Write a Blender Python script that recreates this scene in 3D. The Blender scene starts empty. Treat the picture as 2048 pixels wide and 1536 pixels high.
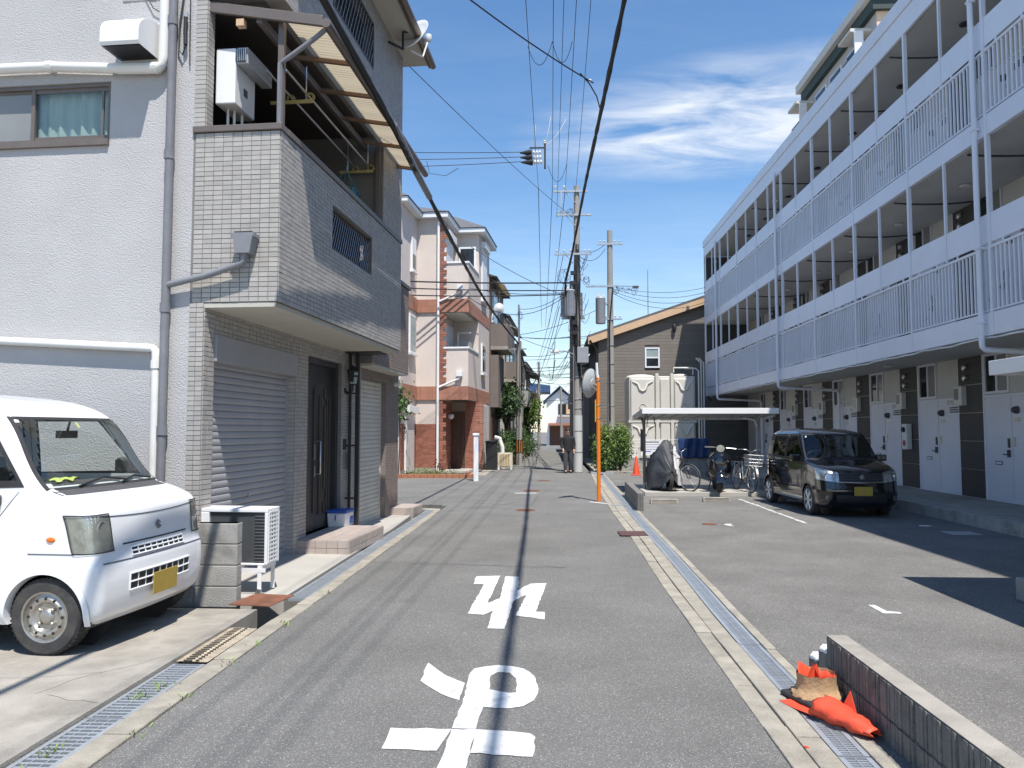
import bpy, bmesh, math, random
from mathutils import Vector, Matrix
R = math.radians
random.seed(7)
sc = bpy.context.scene
col = sc.collection
# ---------------------------------------------------------------- camera
cam = bpy.data.cameras.new("Camera")
cam.sensor_width = 36.0
cam.lens = 36.0 * 1540 / 2048
cam.clip_end = 2000
cam.clip_start = 0.05
camo = bpy.data.objects.new("Camera", cam)
camo.location = (0, 0, 1.6)
camo.rotation_euler = (R(90) + 0.0596693, 0, 0.049223)
col.objects.link(camo)
sc.camera = camo
# ---------------------------------------------------------------- light
SUN = Vector((0.195, -0.45, 1.0)).normalized()
sl = bpy.data.lights.new("Sun", 'SUN')
sl.energy = 4.6
sl.angle = R(0.53)
sl.color = (1.0, 0.955, 0.89)
slo = bpy.data.objects.new("Sun", sl)
slo.rotation_euler = (-SUN).to_track_quat('-Z', 'Y').to_euler()
slo.location = (10, -20, 40)
col.objects.link(slo)
w = bpy.data.worlds.new("World")
sc.world = w
w.use_nodes = True
nt = w.node_tree
nt.nodes.clear()
N = nt.nodes.new
def lk(a, b): nt.links.new(a, b)
sky = N('ShaderNodeTexSky')
sky.sky_type = 'NISHITA'
sky.sun_disc = False
sky.sun_elevation = math.asin(SUN.z)
sky.sun_rotation = math.atan2(SUN.x, SUN.y)
sky.altitude = 0
sky.air_density = 1.15
sky.dust_density = 0.05
sky.ozone_density = 4.5
tc = N('ShaderNodeTexCoord')
sep = N('ShaderNodeSeparateXYZ'); lk(tc.outputs['Generated'], sep.inputs[0])
addz = N('ShaderNodeMath'); addz.operation = 'ADD'; addz.inputs[1].default_value = 0.12; lk(sep.outputs['Z'], addz.inputs[0])
mx = N('ShaderNodeMath'); mx.operation = 'MAXIMUM'; mx.inputs[1].default_value = 0.05; lk(addz.outputs[0], mx.inputs[0])
dx = N('ShaderNodeMath'); dx.operation = 'DIVIDE'; lk(sep.outputs['X'], dx.inputs[0]); lk(mx.outputs[0], dx.inputs[1])
dy = N('ShaderNodeMath'); dy.operation = 'DIVIDE'; lk(sep.outputs['Y'], dy.inputs[0]); lk(mx.outputs[0], dy.inputs[1])
cmb = N('ShaderNodeCombineXYZ'); lk(dx.outputs[0], cmb.inputs[0]); lk(dy.outputs[0], cmb.inputs[1])
# large soft cloud bank (cirrus), broken by finer streaks
mp1 = N('ShaderNodeMapping'); mp1.inputs['Scale'].default_value = (0.55, 1.0, 1); mp1.inputs['Location'].default_value = (3.42, 0.15, 0); mp1.inputs['Rotation'].default_value = (0, 0, R(-14)); lk(cmb.outputs[0], mp1.inputs[0])
n1 = N('ShaderNodeTexNoise'); n1.inputs['Scale'].default_value = 0.95; n1.inputs['Detail'].default_value = 3; n1.inputs['Roughness'].default_value = 0.5; lk(mp1.outputs[0], n1.inputs['Vector'])
r1 = N('ShaderNodeValToRGB'); r1.color_ramp.elements[0].position = 0.60; r1.color_ramp.elements[1].position = 0.80; lk(n1.outputs[0], r1.inputs[0])
mp2 = N('ShaderNodeMapping'); mp2.inputs['Scale'].default_value = (1.2, 3.4, 1); mp2.inputs['Rotation'].default_value = (0, 0, R(-20)); lk(cmb.outputs[0], mp2.inputs[0])
n2 = N('ShaderNodeTexNoise'); n2.inputs['Scale'].default_value = 2.2; n2.inputs['Detail'].default_value = 9; n2.inputs['Roughness'].default_value = 0.62; n2.inputs['Distortion'].default_value = 0.5; lk(mp2.outputs[0], n2.inputs['Vector'])
r2 = N('ShaderNodeValToRGB'); r2.color_ramp.elements[0].position = 0.34; r2.color_ramp.elements[1].position = 0.7; lk(n2.outputs[0], r2.inputs[0])
mp3 = N('ShaderNodeMapping'); mp3.vector_type = 'TEXTURE'; mp3.inputs['Location'].default_value = (.50, 1.86, 0); mp3.inputs['Scale'].default_value = (.62, .30, 1); mp3.inputs['Rotation'].default_value = (0, 0, R(-12)); lk(cmb.outputs[0], mp3.inputs[0])
ln = N('ShaderNodeVectorMath'); ln.operation = 'LENGTH'; lk(mp3.outputs[0], ln.inputs[0])
nb_ = N('ShaderNodeMath'); nb_.operation = 'MULTIPLY_ADD'; nb_.inputs[1].default_value = 1.1; lk(n1.outputs[0], nb_.inputs[0]); lk(ln.outputs['Value'], nb_.inputs[2])
bank = N('ShaderNodeMapRange'); bank.inputs['From Min'].default_value = 1.62; bank.inputs['From Max'].default_value = 1.0; bank.inputs['To Min'].default_value = 0; bank.inputs['To Max'].default_value = 1.15; lk(nb_.outputs[0], bank.inputs['Value'])
mxb = N('ShaderNodeMath'); mxb.operation = 'MAXIMUM'; lk(bank.outputs[0], mxb.inputs[0]); lk(r1.outputs[0], mxb.inputs[1])
mul = N('ShaderNodeMath'); mul.operation = 'MULTIPLY'; lk(mxb.outputs[0], mul.inputs[0]); lk(r2.outputs[0], mul.inputs[1])
thin = N('ShaderNodeMath'); thin.operation = 'MULTIPLY'; thin.inputs[1].default_value = 0.05; lk(r2.outputs[0], thin.inputs[0])
cl = N('ShaderNodeMath'); cl.operation = 'ADD'; cl.use_clamp = True; lk(mul.outputs[0], cl.inputs[0]); lk(thin.outputs[0], cl.inputs[1])
hz = N('ShaderNodeMapRange'); hz.inputs['From Min'].default_value = .30; hz.inputs['From Max'].default_value = .02; hz.inputs['To Min'].default_value = 0; hz.inputs['To Max'].default_value = .75; lk(sep.outputs['Z'], hz.inputs['Value'])
hzn = N('ShaderNodeMath'); hzn.operation = 'MULTIPLY'; lk(hz.outputs[0], hzn.inputs[0]); lk(n2.outputs[0], hzn.inputs[1])
cl2 = N('ShaderNodeMath'); cl2.operation = 'ADD'; cl2.use_clamp = True; lk(cl.outputs[0], cl2.inputs[0]); lk(hzn.outputs[0], cl2.inputs[1]); cl = cl2
cfac = N('ShaderNodeMath'); cfac.operation = 'MULTIPLY'; cfac.inputs[1].default_value = 0.85; lk(cl.outputs[0], cfac.inputs[0])
mixc = N('ShaderNodeMix'); mixc.data_type = 'RGBA'
lk(cfac.outputs[0], mixc.inputs[0])
hs = N('ShaderNodeHueSaturation'); hs.inputs['Saturation'].default_value = 1.12; lk(sky.outputs[0], hs.inputs['Color'])
lk(hs.outputs[0], mixc.inputs[6]); mixc.inputs[7].default_value = (5.6, 5.9, 6.3, 1)
bg = N('ShaderNodeBackground'); bg.inputs['Strength'].default_value = 0.125
lk(mixc.outputs[2], bg.inputs['Color'])
out = N('ShaderNodeOutputWorld'); lk(bg.outputs[0], out.inputs[0])
sc.view_settings.view_transform = 'Standard'
sc.view_settings.look = 'None'
sc.view_settings.exposure = 0.5
sc.view_settings.gamma = 1.0
sc.view_settings.use_curve_mapping = False
sc.render.resolution_x, sc.render.resolution_y = 1024, 768

# ---------------------------------------------------------------- materials
MATS = {}
def mat(name, c, rough=0.6, var=0.12, scale=3.0, bump=0.0, bscale=80.0, metal=0.0, spec=0.5, stain=0.0, stain_c=None, stain_scale=1.2, piece=0.0, coat=0.0, alpha=1.0, trans=0.0, emit=0.0, streak=False, speck=0.0, speck_scale=140., detail=6):
    """procedural principled material driven by world position; piece>0 varies the tone from one separate piece to the next"""
    if name in MATS: return MATS[name]
    m = bpy.data.materials.new(name); m.use_nodes = True
    t = m.node_tree; n = t.nodes; l = t.links
    b = n['Principled BSDF']
    b.inputs['Roughness'].default_value = rough; b.inputs['Metallic'].default_value = metal
    b.inputs['Specular IOR Level'].default_value = spec
    if coat: b.inputs['Coat Weight'].default_value = coat; b.inputs['Coat Roughness'].default_value = 0.03
    if trans: b.inputs['Transmission Weight'].default_value = trans
    if alpha < 1: b.inputs['Alpha'].default_value = alpha
    g = n.new('ShaderNodeNewGeometry')
    pos = g.outputs['Position']
    nz = n.new('ShaderNodeTexNoise'); nz.inputs['Scale'].default_value = scale; nz.inputs['Detail'].default_value = detail; nz.inputs['Roughness'].default_value = 0.6
    if streak:
        mp = n.new('ShaderNodeMapping'); mp.inputs['Scale'].default_value = (1, 1, 0.12); l.new(pos, mp.inputs[0]); l.new(mp.outputs[0], nz.inputs['Vector'])
    else:
        l.new(pos, nz.inputs['Vector'])
    rp = n.new('ShaderNodeValToRGB')
    lo = [max(0, x * (1 - var)) for x in c]; hi = [min(1, x * (1 + var)) for x in c]
    rp.color_ramp.elements[0].position = 0.3; rp.color_ramp.elements[0].color = (*lo, 1)
    rp.color_ramp.elements[1].position = 0.7; rp.color_ramp.elements[1].color = (*hi, 1)
    l.new(nz.outputs[0], rp.inputs[0]); cur = rp.outputs[0]
    def mixin(fac, color, blend='MIX'):
        nonlocal cur
        mxn = n.new('ShaderNodeMix'); mxn.data_type = 'RGBA'; mxn.blend_type = blend
        if isinstance(fac, float): mxn.inputs[0].default_value = fac
        else: l.new(fac, mxn.inputs[0])
        l.new(cur, mxn.inputs[6])
        if isinstance(color, tuple): mxn.inputs[7].default_value = (*color, 1)
        else: l.new(color, mxn.inputs[7])
        cur = mxn.outputs[2]
    if stain:
        sn = n.new('ShaderNodeTexNoise'); sn.inputs['Scale'].default_value = stain_scale; sn.inputs['Detail'].default_value = 8; sn.inputs['Roughness'].default_value = 0.68; sn.inputs['Distortion'].default_value = 0.4
        l.new(pos, sn.inputs['Vector'])
        sr = n.new('ShaderNodeValToRGB'); sr.color_ramp.elements[0].position = 0.5; sr.color_ramp.elements[1].position = 0.72
        sr.color_ramp.elements[0].color = (0, 0, 0, 1); sr.color_ramp.elements[1].color = (stain, stain, stain, 1)
        l.new(sn.outputs[0], sr.inputs[0]); mixin(sr.outputs[0], stain_c or tuple(x * 0.4 for x in c))
    if speck:
        vo = n.new('ShaderNodeTexVoronoi'); vo.inputs['Scale'].default_value = speck_scale; l.new(pos, vo.inputs['Vector'])
        vs = n.new('ShaderNodeSeparateColor'); l.new(vo.outputs['Color'], vs.inputs[0])
        vr = n.new('ShaderNodeValToRGB'); vr.color_ramp.elements[0].position = 0.0; vr.color_ramp.elements[1].position = 1.0
        a = 1 - speck * 0.75; bb = 1 + speck * 0.55
        vr.color_ramp.elements[0].color = (a, a, a, 1); vr.color_ramp.elements[1].color = (bb, bb, bb, 1)
        e = vr.color_ramp.elements.new(0.93); e.color = (1 + speck * .35,) * 3 + (1,)
        e = vr.color_ramp.elements.new(0.965); e.color = (1 + speck * 2.4,) * 3 + (1,)
        vr.color_ramp.elements[-1].color = (1 + speck * 3.,) * 3 + (1,)
        l.new(vs.outputs[0], vr.inputs[0]); mixin(1.0, vr.outputs[0], 'MULTIPLY')
    if piece:
        oi = n.new('ShaderNodeObjectInfo')
        ad = n.new('ShaderNodeMath'); ad.operation = 'ADD'; l.new(oi.outputs['Random'], ad.inputs[0]); l.new(g.outputs['Random Per Island'], ad.inputs[1])
        fr = n.new('ShaderNodeMath'); fr.operation = 'FRACT'; l.new(ad.outputs[0], fr.inputs[0])
        pr = n.new('ShaderNodeMapRange'); pr.inputs['To Min'].default_value = 1 - piece; pr.inputs['To Max'].default_value = 1 + piece; l.new(fr.outputs[0], pr.inputs['Value'])
        cc = n.new('ShaderNodeCombineColor')
        for i in range(3): l.new(pr.outputs[0], cc.inputs[i])
        mixin(1.0, cc.outputs[0], 'MULTIPLY')
    l.new(cur, b.inputs['Base Color'])
    if emit:
        l.new(cur, b.inputs['Emission Color']); b.inputs['Emission Strength'].default_value = emit
    if bump:
        bn = n.new('ShaderNodeTexNoise'); bn.inputs['Scale'].default_value = bscale; bn.inputs['Detail'].default_value = 4; l.new(pos, bn.inputs['Vector'])
        bp = n.new('ShaderNodeBump'); bp.inputs['Strength'].default_value = min(1, bump); bp.inputs['Distance'].default_value = 0.02 * max(1, bump); l.new(bn.outputs[0], bp.inputs['Height']); l.new(bp.outputs[0], b.inputs['Normal'])
    MATS[name] = m
    return m
M = {}
M['asphalt'] = mat('asphalt', (.188, .184, .174), .95, spec=.12, var=.14, scale=.8, bump=.5, bscale=220, speck=.42, speck_scale=200, stain=.35, stain_c=(.15, .147, .14), stain_scale=.7)
M['asphalt_lot'] = mat('asphalt_lot', (.195, .188, .176), .95, spec=.12, var=.16, scale=1.1, bump=.5, bscale=220, speck=.42, speck_scale=190, stain=.5, stain_c=(.14, .136, .128), stain_scale=.5)
M['patch'] = mat('patch', (.085, .085, .088), .9, .2, 3, .5, 160, speck=.4, speck_scale=100)
M['paint'] = mat('paint', (.74, .74, .72), .6, .06, 6, .5, 180, stain=.75, stain_c=(.32, .32, .31), stain_scale=11, speck=.12, speck_scale=200)
M['paint_worn'] = mat('paint_worn', (.62, .61, .58), .7, .15, 20, .5, 180, stain=.9, stain_c=(.17, .17, .17), stain_scale=9)
M['concrete'] = mat('concrete', (.35, .32, .275), .9, .18, 3.5, .5, 110, stain=.6, stain_c=(.17, .155, .13), stain_scale=2.2)
M['concrete_new'] = mat('concrete_new', (.42, .40, .36), .8, .07, 2, .2, 120, stain=.35, stain_c=(.36, .33, .28), stain_scale=1.3)
M['kerb'] = mat('kerb', (.34, .31, .255), .9, .2, 5, .5, 90, stain=.75, stain_c=(.19, .17, .14), stain_scale=4, piece=.08)
M['block'] = mat('block', (.36, .35, .325), .92, .16, 4, .5, 110, stain=.7, stain_c=(.13, .125, .11), stain_scale=2.6, piece=.07, streak=False)
M['block_dark'] = mat('block_dark', (.20, .19, .175), .95, .2, 5, .7, 70, stain=.8, stain_c=(.06, .06, .055), stain_scale=5, piece=.08)
M['stucco'] = mat('stucco', (.465, .455, .45), .95, .045, 2.2, .5, 70, stain=.25, stain_c=(.38, .375, .37), stain_scale=.5)
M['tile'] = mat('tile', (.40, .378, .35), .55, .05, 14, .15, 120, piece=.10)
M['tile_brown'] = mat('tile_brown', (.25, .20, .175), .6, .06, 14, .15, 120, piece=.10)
M['grout'] = mat('grout', (.20, .19, .18), .9, .1, 20)
M['soffit'] = mat('soffit', (.50, .475, .41), .85, .06, 3, .15, 60)
M['white_paint'] = mat('white_paint', (.80, .80, .79), .45, .03, 3)
M['pvc'] = mat('pvc', (.74, .73, .69), .4, .05, 5, stain=.3, stain_c=(.5, .47, .4), stain_scale=3)
M['pvc_grey'] = mat('pvc_grey', (.19, .19, .205), .4, .08, 5, stain=.3, stain_c=(.3, .3, .3), stain_scale=6)
M['pvc_lgrey'] = mat('pvc_lgrey', (.36, .37, .385), .4, .06, 5)
M['brown_metal'] = mat('brown_metal', (.17, .14, .12), .4, .08, 6, metal=.2)
M['bronze'] = mat('bronze', (.10, .085, .075), .4, .08, 6, metal=.3)
M['shutter'] = mat('shutter', (.37, .37, .385), .5, .05, 3, metal=.1, stain=.3, stain_c=(.34, .33, .31), stain_scale=2, piece=.03)
M['shutter2'] = mat('shutter2', (.63, .60, .53), .5, .05, 3, stain=.3, stain_c=(.38, .35, .3), stain_scale=2, piece=.03)
M['door_black'] = mat('door_black', (.035, .034, .036), .4, .1, 6)
M['black'] = mat('black', (.022, .022, .024), .5, .15, 8)
M['black_rubber'] = mat('black_rubber', (.03, .03, .032), .75, .2, 20, .3, 150)
M['tyre'] = mat('tyre', (.045, .043, .042), .85, .2, 18, .3, 120, stain=.4, stain_c=(.12, .11, .095), stain_scale=8)
M['cable'] = mat('cable', (.014, .014, .016), .6, .2, 20)
M['galv'] = mat('galv', (.42, .45, .48), .5, .1, 12, metal=.5, stain=.35, stain_c=(.26, .26, .25), stain_scale=5, piece=.06)
M['steel'] = mat('steel', (.6, .6, .6), .3, .06, 10, metal=.9)
M['chrome'] = mat('chrome', (.8, .8, .8), .12, .03, 10, metal=1.0)
M['rust'] = mat('rust', (.20, .082, .045), .9, .3, 9, .4, 90, stain=.5, stain_c=(.09, .045, .03), stain_scale=7)
M['rust_pale'] = mat('rust_pale', (.42, .36, .27), .8, .2, 12, metal=.2, stain=.8, stain_c=(.22, .12, .06), stain_scale=11)
M['interior_shade'] = mat('interior_shade', (.012, .012, .012), .95, .2, 5)  # near-black colour standing in for shade inside the balcony
M['mud'] = mat('mud', (.07, .065, .05), .95, .3, 12, .5, 80)
M['car_white'] = mat('car_white', (.80, .81, .82), .3, .01, 2, coat=.8)
M['car_black'] = mat('car_black', (.004, .004, .006), .12, .05, 2, coat=1.0)
M['plastic_grey'] = mat('plastic_grey', (.075, .075, .08), .55, .1, 12)
M['hubcap'] = mat('hubcap', (.42, .40, .36), .38, .12, 9, metal=.75, stain=.5, stain_c=(.2, .17, .13), stain_scale=14)
M['alloy'] = mat('alloy', (.62, .63, .65), .3, .05, 9, metal=.7)
M['wood_dark'] = mat('wood_dark', (.105, .05, .03), .5, .25, 9)
M['render_pink'] = mat('render_pink', (.67, .585, .52), .9, .05, 1.5, .4, 90, stain=.3, stain_c=(.60, .50, .44), stain_scale=.8)
M['brick_red'] = mat('brick_red', (.32, .13, .085), .8, .14, 12, .3, 90, piece=.2)
M['brick_band'] = mat('brick_band', (.40, .19, .125), .7, .1, 10, .2, 90, piece=.08)
M['mortar'] = mat('mortar', (.30, .24, .20), .9, .1, 15)
M['roof_grey'] = mat('roof_grey', (.12, .12, .125), .8, .15, 6)
M['siding'] = mat('siding', (.205, .183, .16), .85, .07, 2.5, .3, 40, piece=.05)
M['siding_joint'] = mat('siding_joint', (.10, .088, .075), .9, .1, 5)
M['fascia_tan'] = mat('fascia_tan', (.62, .42, .26), .6, .06, 4)
M['apt_white'] = mat('apt_white', (.80, .815, .87), .4, .035, 1.5, metal=.0, stain=.2, stain_c=(.68, .69, .73), stain_scale=1.0, piece=.02)
M['apt_wall'] = mat('apt_wall', (.60, .585, .54), .8, .04, 2, stain=.2, stain_c=(.46, .44, .4), stain_scale=1.2)
M['apt_dark'] = mat('apt_dark', (.062, .060, .056), .6, .08, 3, piece=.07)
M['apt_door'] = mat('apt_door', (.76, .77, .82), .4, .03, 2)
M['apt_ceiling'] = mat('apt_ceiling', (.55, .54, .50), .85, .04, 2)
M['tank'] = mat('tank', (.64, .61, .54), .5, .05, 2, stain=.3, stain_c=(.5, .46, .39), stain_scale=1.3)
M['orange'] = mat('orange', (.72, .20, .015), .45, .06, 6, stain=.2, stain_c=(.5, .16, .03), stain_scale=6)
M['cone_red'] = mat('cone_red', (.66, .075, .03), .6, .08, 8, stain=.25, stain_c=(.5, .09, .05), stain_scale=7)
M['card'] = mat('card', (.42, .27, .145), .85, .12, 9, .3, 50)
M['white_cap'] = mat('white_cap', (.8, .8, .8), .8, .06, 10, .3, 60)
M['pole_conc'] = mat('pole_conc', (.33, .31, .275), .9, .12, 3, .3, 60, stain=.55, stain_c=(.2, .185, .16), stain_scale=3)
M['pole_wrap'] = mat('pole_wrap', (.52, .515, .49), .7, .06, 6, .2, 80)
M['insulator'] = mat('insulator', (.72, .72, .70), .25, .04, 10)
M['transformer'] = mat('transformer', (.30, .31, .325), .5, .07, 5)
M['blue_sheet'] = mat('blue_sheet', (.014, .045, .14), .55, .2, 5, .4, 25)
M['blue_plastic'] = mat('blue_plastic', (.03, .10, .42), .4, .1, 5)
M['cyan_plastic'] = mat('cyan_plastic', (.06, .38, .52), .4, .1, 5)
M['yellow_plastic'] = mat('yellow_plastic', (.50, .42, .16), .5, .1, 5)
M['bike_cover'] = mat('bike_cover', (.052, .055, .062), .6, .2, 6, .5, 25)
M['silver_cloth'] = mat('silver_cloth', (.60, .60, .60), .5, .12, 6, .6, 22)
M['roof_blue'] = mat('roof_blue', (.05, .09, .19), .5, .15, 5)
M['cream'] = mat('cream', (.64, .57, .46), .85, .05, 2)
M['brown_wall'] = mat('brown_wall', (.20, .165, .145), .85, .08, 2, piece=.05)
M['grey_wall'] = mat('grey_wall', (.36, .35, .33), .85, .08, 2)
M['green_fascia'] = mat('green_fascia', (.028, .048, .042), .6, .1, 3)
M['polycarb'] = mat('polycarb', (.50, .46, .38), .6, .12, 3, stain=.5, stain_c=(.32, .27, .2), stain_scale=1.7)
M['skin'] = mat('skin', (.50, .31, .23), .6, .06, 12)
M['cloth_black'] = mat('cloth_black', (.02, .02, .022), .9, .2, 12, .4, 60)
M['terracotta'] = mat('terracotta', (.36, .15, .08), .8, .15, 8)
M['soil'] = mat('soil', (.10, .075, .05), .95, .3, 14, .7, 60)
M['plate_yellow'] = mat('plate_yellow', (.40, .28, .05), .5, .1, 8)
M['paper'] = mat('paper', (.75, .75, .73), .7, .05, 6)
M['bark'] = mat('bark', (.10, .075, .055), .9, .25, 14, .6, 50)
_p = M['polycarb'].node_tree; _b = _p.nodes['Principled BSDF']; _t = _p.nodes.new('ShaderNodeBsdfTranslucent'); _t.inputs[0].default_value = (.62, .54, .40, 1); _m = _p.nodes.new('ShaderNodeMixShader'); _m.inputs[0].default_value = .45
_p.links.new(_b.outputs[0], _m.inputs[1]); _p.links.new(_t.outputs[0], _m.inputs[2]); _p.links.new(_m.outputs[0], _p.nodes['Material Output'].inputs[0])
M['hopper_grey'] = mat('hopper_grey', (.21, .215, .23), .45, .08, 6)
def leafmat(name, c):
    m = mat(name, c, .55, .35, 9, 0, 0, piece=.45)
    b = m.node_tree.nodes['Principled BSDF']
    b.inputs['Subsurface Weight'].default_value = 0.0
    return m
M['leaf'] = leafmat('leaf', (.065, .125, .03))
M['leaf_dark'] = leafmat('leaf_dark', (.030, .062, .022))
M['leaf_light'] = leafmat('leaf_light', (.155, .23, .045))
def glassmat(name, c, rough=.04, alpha=1.0):
    m = bpy.data.materials.new(name); m.use_nodes = True
    b = m.node_tree.nodes['Principled BSDF']
    b.inputs['Base Color'].default_value = (*c, 1); b.inputs['Roughness'].default_value = rough
    b.inputs['Specular IOR Level'].default_value = .5
    n = m.node_tree.nodes; l = m.node_tree.links
    if alpha < 1:
        # clear pane: mostly see-through with a fresnel reflection
        tr = n.new('ShaderNodeBsdfTransparent'); tr.inputs[0].default_value = (*c, 1)
        gl = n.new('ShaderNodeBsdfGlossy'); gl.inputs['Roughness'].default_value = rough
        fz = n.new('ShaderNodeFresnel')
        gg = n.new('ShaderNodeNewGeometry'); io = n.new('ShaderNodeMapRange'); io.inputs['To Min'].default_value = 1.5; io.inputs['To Max'].default_value = 1 / 1.5   # a thin pane reflects alike from both sides
        l.new(gg.outputs['Backfacing'], io.inputs['Value']); l.new(io.outputs[0], fz.inputs[0])
        ad = n.new('ShaderNodeMath'); ad.operation = 'ADD'; ad.inputs[1].default_value = 1 - alpha - .02 if alpha < .9 else 0.02; l.new(fz.outputs[0], ad.inputs[0])
        mx_ = n.new('ShaderNodeMixShader'); l.new(ad.outputs[0], mx_.inputs[0]); l.new(tr.outputs[0], mx_.inputs[1]); l.new(gl.outputs[0], mx_.inputs[2])
        l.new(mx_.outputs[0], n['Material Output'].inputs[0])
    else:
        nz = n.new('ShaderNodeTexNoise'); nz.inputs['Scale'].default_value = 1.5
        g = n.new('ShaderNodeNewGeometry'); l.new(g.outputs['Position'], nz.inputs['Vector'])
        bp = n.new('ShaderNodeBump'); bp.inputs['Strength'].default_value = .05; l.new(nz.outputs[0], bp.inputs['Height']); l.new(bp.outputs[0], b.inputs['Normal'])
    MATS[name] = m
    return m
M['glass_dark'] = glassmat('glass_dark', (.02, .024, .026))
M['glass_clear'] = glassmat('glass_clear', (.90, .94, .92), .02, .93)
M['glass_tint'] = glassmat('glass_tint', (.16, .18, .18), .02, .93)
M['glass_frost'] = mat('glass_frost', (.30, .38, .36), .25, .06, 2)
M['glass_grey'] = mat('glass_grey', (.26, .265, .255), .12, .1, 1.5)
M['curtain'] = mat('curtain', (.50, .56, .53), .8, .06, 6)
M['lens'] = glassmat('lens', (.85, .86, .84), .03, .92)
M['mirror'] = mat('mirror', (.75, .78, .80), .05, .03, 3, metal=1.0)
# ---------------------------------------------------------------- geometry helpers
class MB:
    """collects faces; build() links them as one mesh object"""
    def __init__(s): s.v = []; s.f = []
    def quad(s, *p):
        i = len(s.v); s.v += [tuple(q) for q in p]; s.f.append(tuple(range(i, i + len(p)))); return s
    def box(s, x0, x1, y0, y1, z0, z1):
        if x0 > x1: x0, x1 = x1, x0
        if y0 > y1: y0, y1 = y1, y0
        if z0 > z1: z0, z1 = z1, z0
        i = len(s.v)
        s.v += [(x0, y0, z0), (x1, y0, z0), (x1, y1, z0), (x0, y1, z0), (x0, y0, z1), (x1, y0, z1), (x1, y1, z1), (x0, y1, z1)]
        s.f += [tuple(i + k for k in q) for q in ((0, 3, 2, 1), (4, 5, 6, 7), (0, 1, 5, 4), (1, 2, 6, 5), (2, 3, 7, 6), (3, 0, 4, 7))]
        return s
    def prism(s, poly, z0, z1):
        """poly: list of (x,y), extruded in z"""
        a = sum(poly[k][0] * poly[(k + 1) % len(poly)][1] - poly[(k + 1) % len(poly)][0] * poly[k][1] for k in range(len(poly)))
        if a < 0: poly = poly[::-1]
        i = len(s.v); n = len(poly)
        s.v += [(p[0], p[1], z0) for p in poly] + [(p[0], p[1], z1) for p in poly]
        s.f.append(tuple(range(i + n - 1, i - 1, -1))); s.f.append(tuple(range(i + n, i + 2 * n)))
        for k in range(n): s.f.append((i + k, i + (k + 1) % n, i + n + (k + 1) % n, i + n + k))
        return s
    def extr(s, poly, axis, a0, a1):
        """poly in the two other axes (x: (y,z), y: (x,z)), extruded along axis"""
        i = len(s.v); n = len(poly)
        f = {'x': lambda p, a: (a, p[0], p[1]), 'y': lambda p, a: (p[0], a, p[1]), 'z': lambda p, a: (p[0], p[1], a)}[axis]
        s.v += [f(p, a0) for p in poly] + [f(p, a1) for p in poly]
        s.f.append(tuple(range(i + n - 1, i - 1, -1))); s.f.append(tuple(range(i + n, i + 2 * n)))
        for k in range(n): s.f.append((i + k, i + (k + 1) % n, i + n + (k + 1) % n, i + n + k))
        return s
    def tube(s, pts, r, n=8, caps=True):
        pts = [Vector(p) for p in pts]
        rs = r if isinstance(r, (list, tuple)) else [r] * len(pts)
        i0 = len(s.v); prev = None
        for k, p in enumerate(pts):
            d = (pts[min(k + 1, len(pts) - 1)] - pts[max(k - 1, 0)])
            if d.length < 1e-9: d = Vector((0, 0, 1))
            d.normalize()
            if prev is None:
                a = Vector((0, 0, 1)) if abs(d.z) < .9 else Vector((1, 0, 0))
                prev = d.cross(a).normalized()
            u = (prev - d * prev.dot(d))
            if u.length < 1e-6: u = d.orthogonal()
            u.normalize(); prev = u; w_ = d.cross(u)
            for j in range(n):
                t = 2 * math.pi * j / n
                s.v.append(tuple(p + (u * math.cos(t) + w_ * math.sin(t)) * rs[k]))
        for k in range(len(pts) - 1):
            for j in range(n):
                a = i0 + k * n + j; b = i0 + k * n + (j + 1) % n
                s.f.append((a, b, b + n, a + n))
        if caps:
            s.f.append(tuple(i0 + j for j in range(n - 1, -1, -1)))
            e = i0 + (len(pts) - 1) * n
            s.f.append(tuple(e + j for j in range(n)))
        return s
    def lathe(s, prof, n=20, c=(0, 0, 0), axis='z', caps=True):
        """prof: list of (r,h) about an axis through c"""
        i0 = len(s.v)
        for r, h in prof:
            for j in range(n):
                t = 2 * math.pi * j / n; a, b = r * math.cos(t), r * math.sin(t)
                q = {'z': (a, b, h), 'y': (b, h, a), 'x': (h, a, b)}[axis]
                s.v.append((c[0] + q[0], c[1] + q[1], c[2] + q[2]))
        for k in range(len(prof) - 1):
            for j in range(n):
                a = i0 + k * n + j; b = i0 + k * n + (j + 1) % n
                s.f.append((a, b, b + n, a + n))
        if caps:
            s.f.append(tuple(i0 + j for j in range(n - 1, -1, -1)))
            e = i0 + (len(prof) - 1) * n
            s.f.append(tuple(e + j for j in range(n)))
        return s
    def grid(s, rows, close=False):
        """rows of equal-length point lists"""
        i0 = len(s.v); n = len(rows[0])
        for r in rows: s.v += [tuple(p) for p in r]
        for k in range(len(rows) - 1):
            for j in range(n if close else n - 1):
                a = i0 + k * n + j; b = i0 + k * n + (j + 1) % n
                s.f.append((a, b, b + n, a + n))
        return s
    def xf(s, m):
        s.v = [tuple(m @ Vector(p)) for p in s.v]; return s
    def join(s, o):
        i = len(s.v); s.v += o.v; s.f += [tuple(i + k for k in q) for q in o.f]; return s
    def mesh(s, name):
        me = bpy.data.meshes.new(name); me.from_pydata(s.v, [], s.f); me.update(); return me
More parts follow.
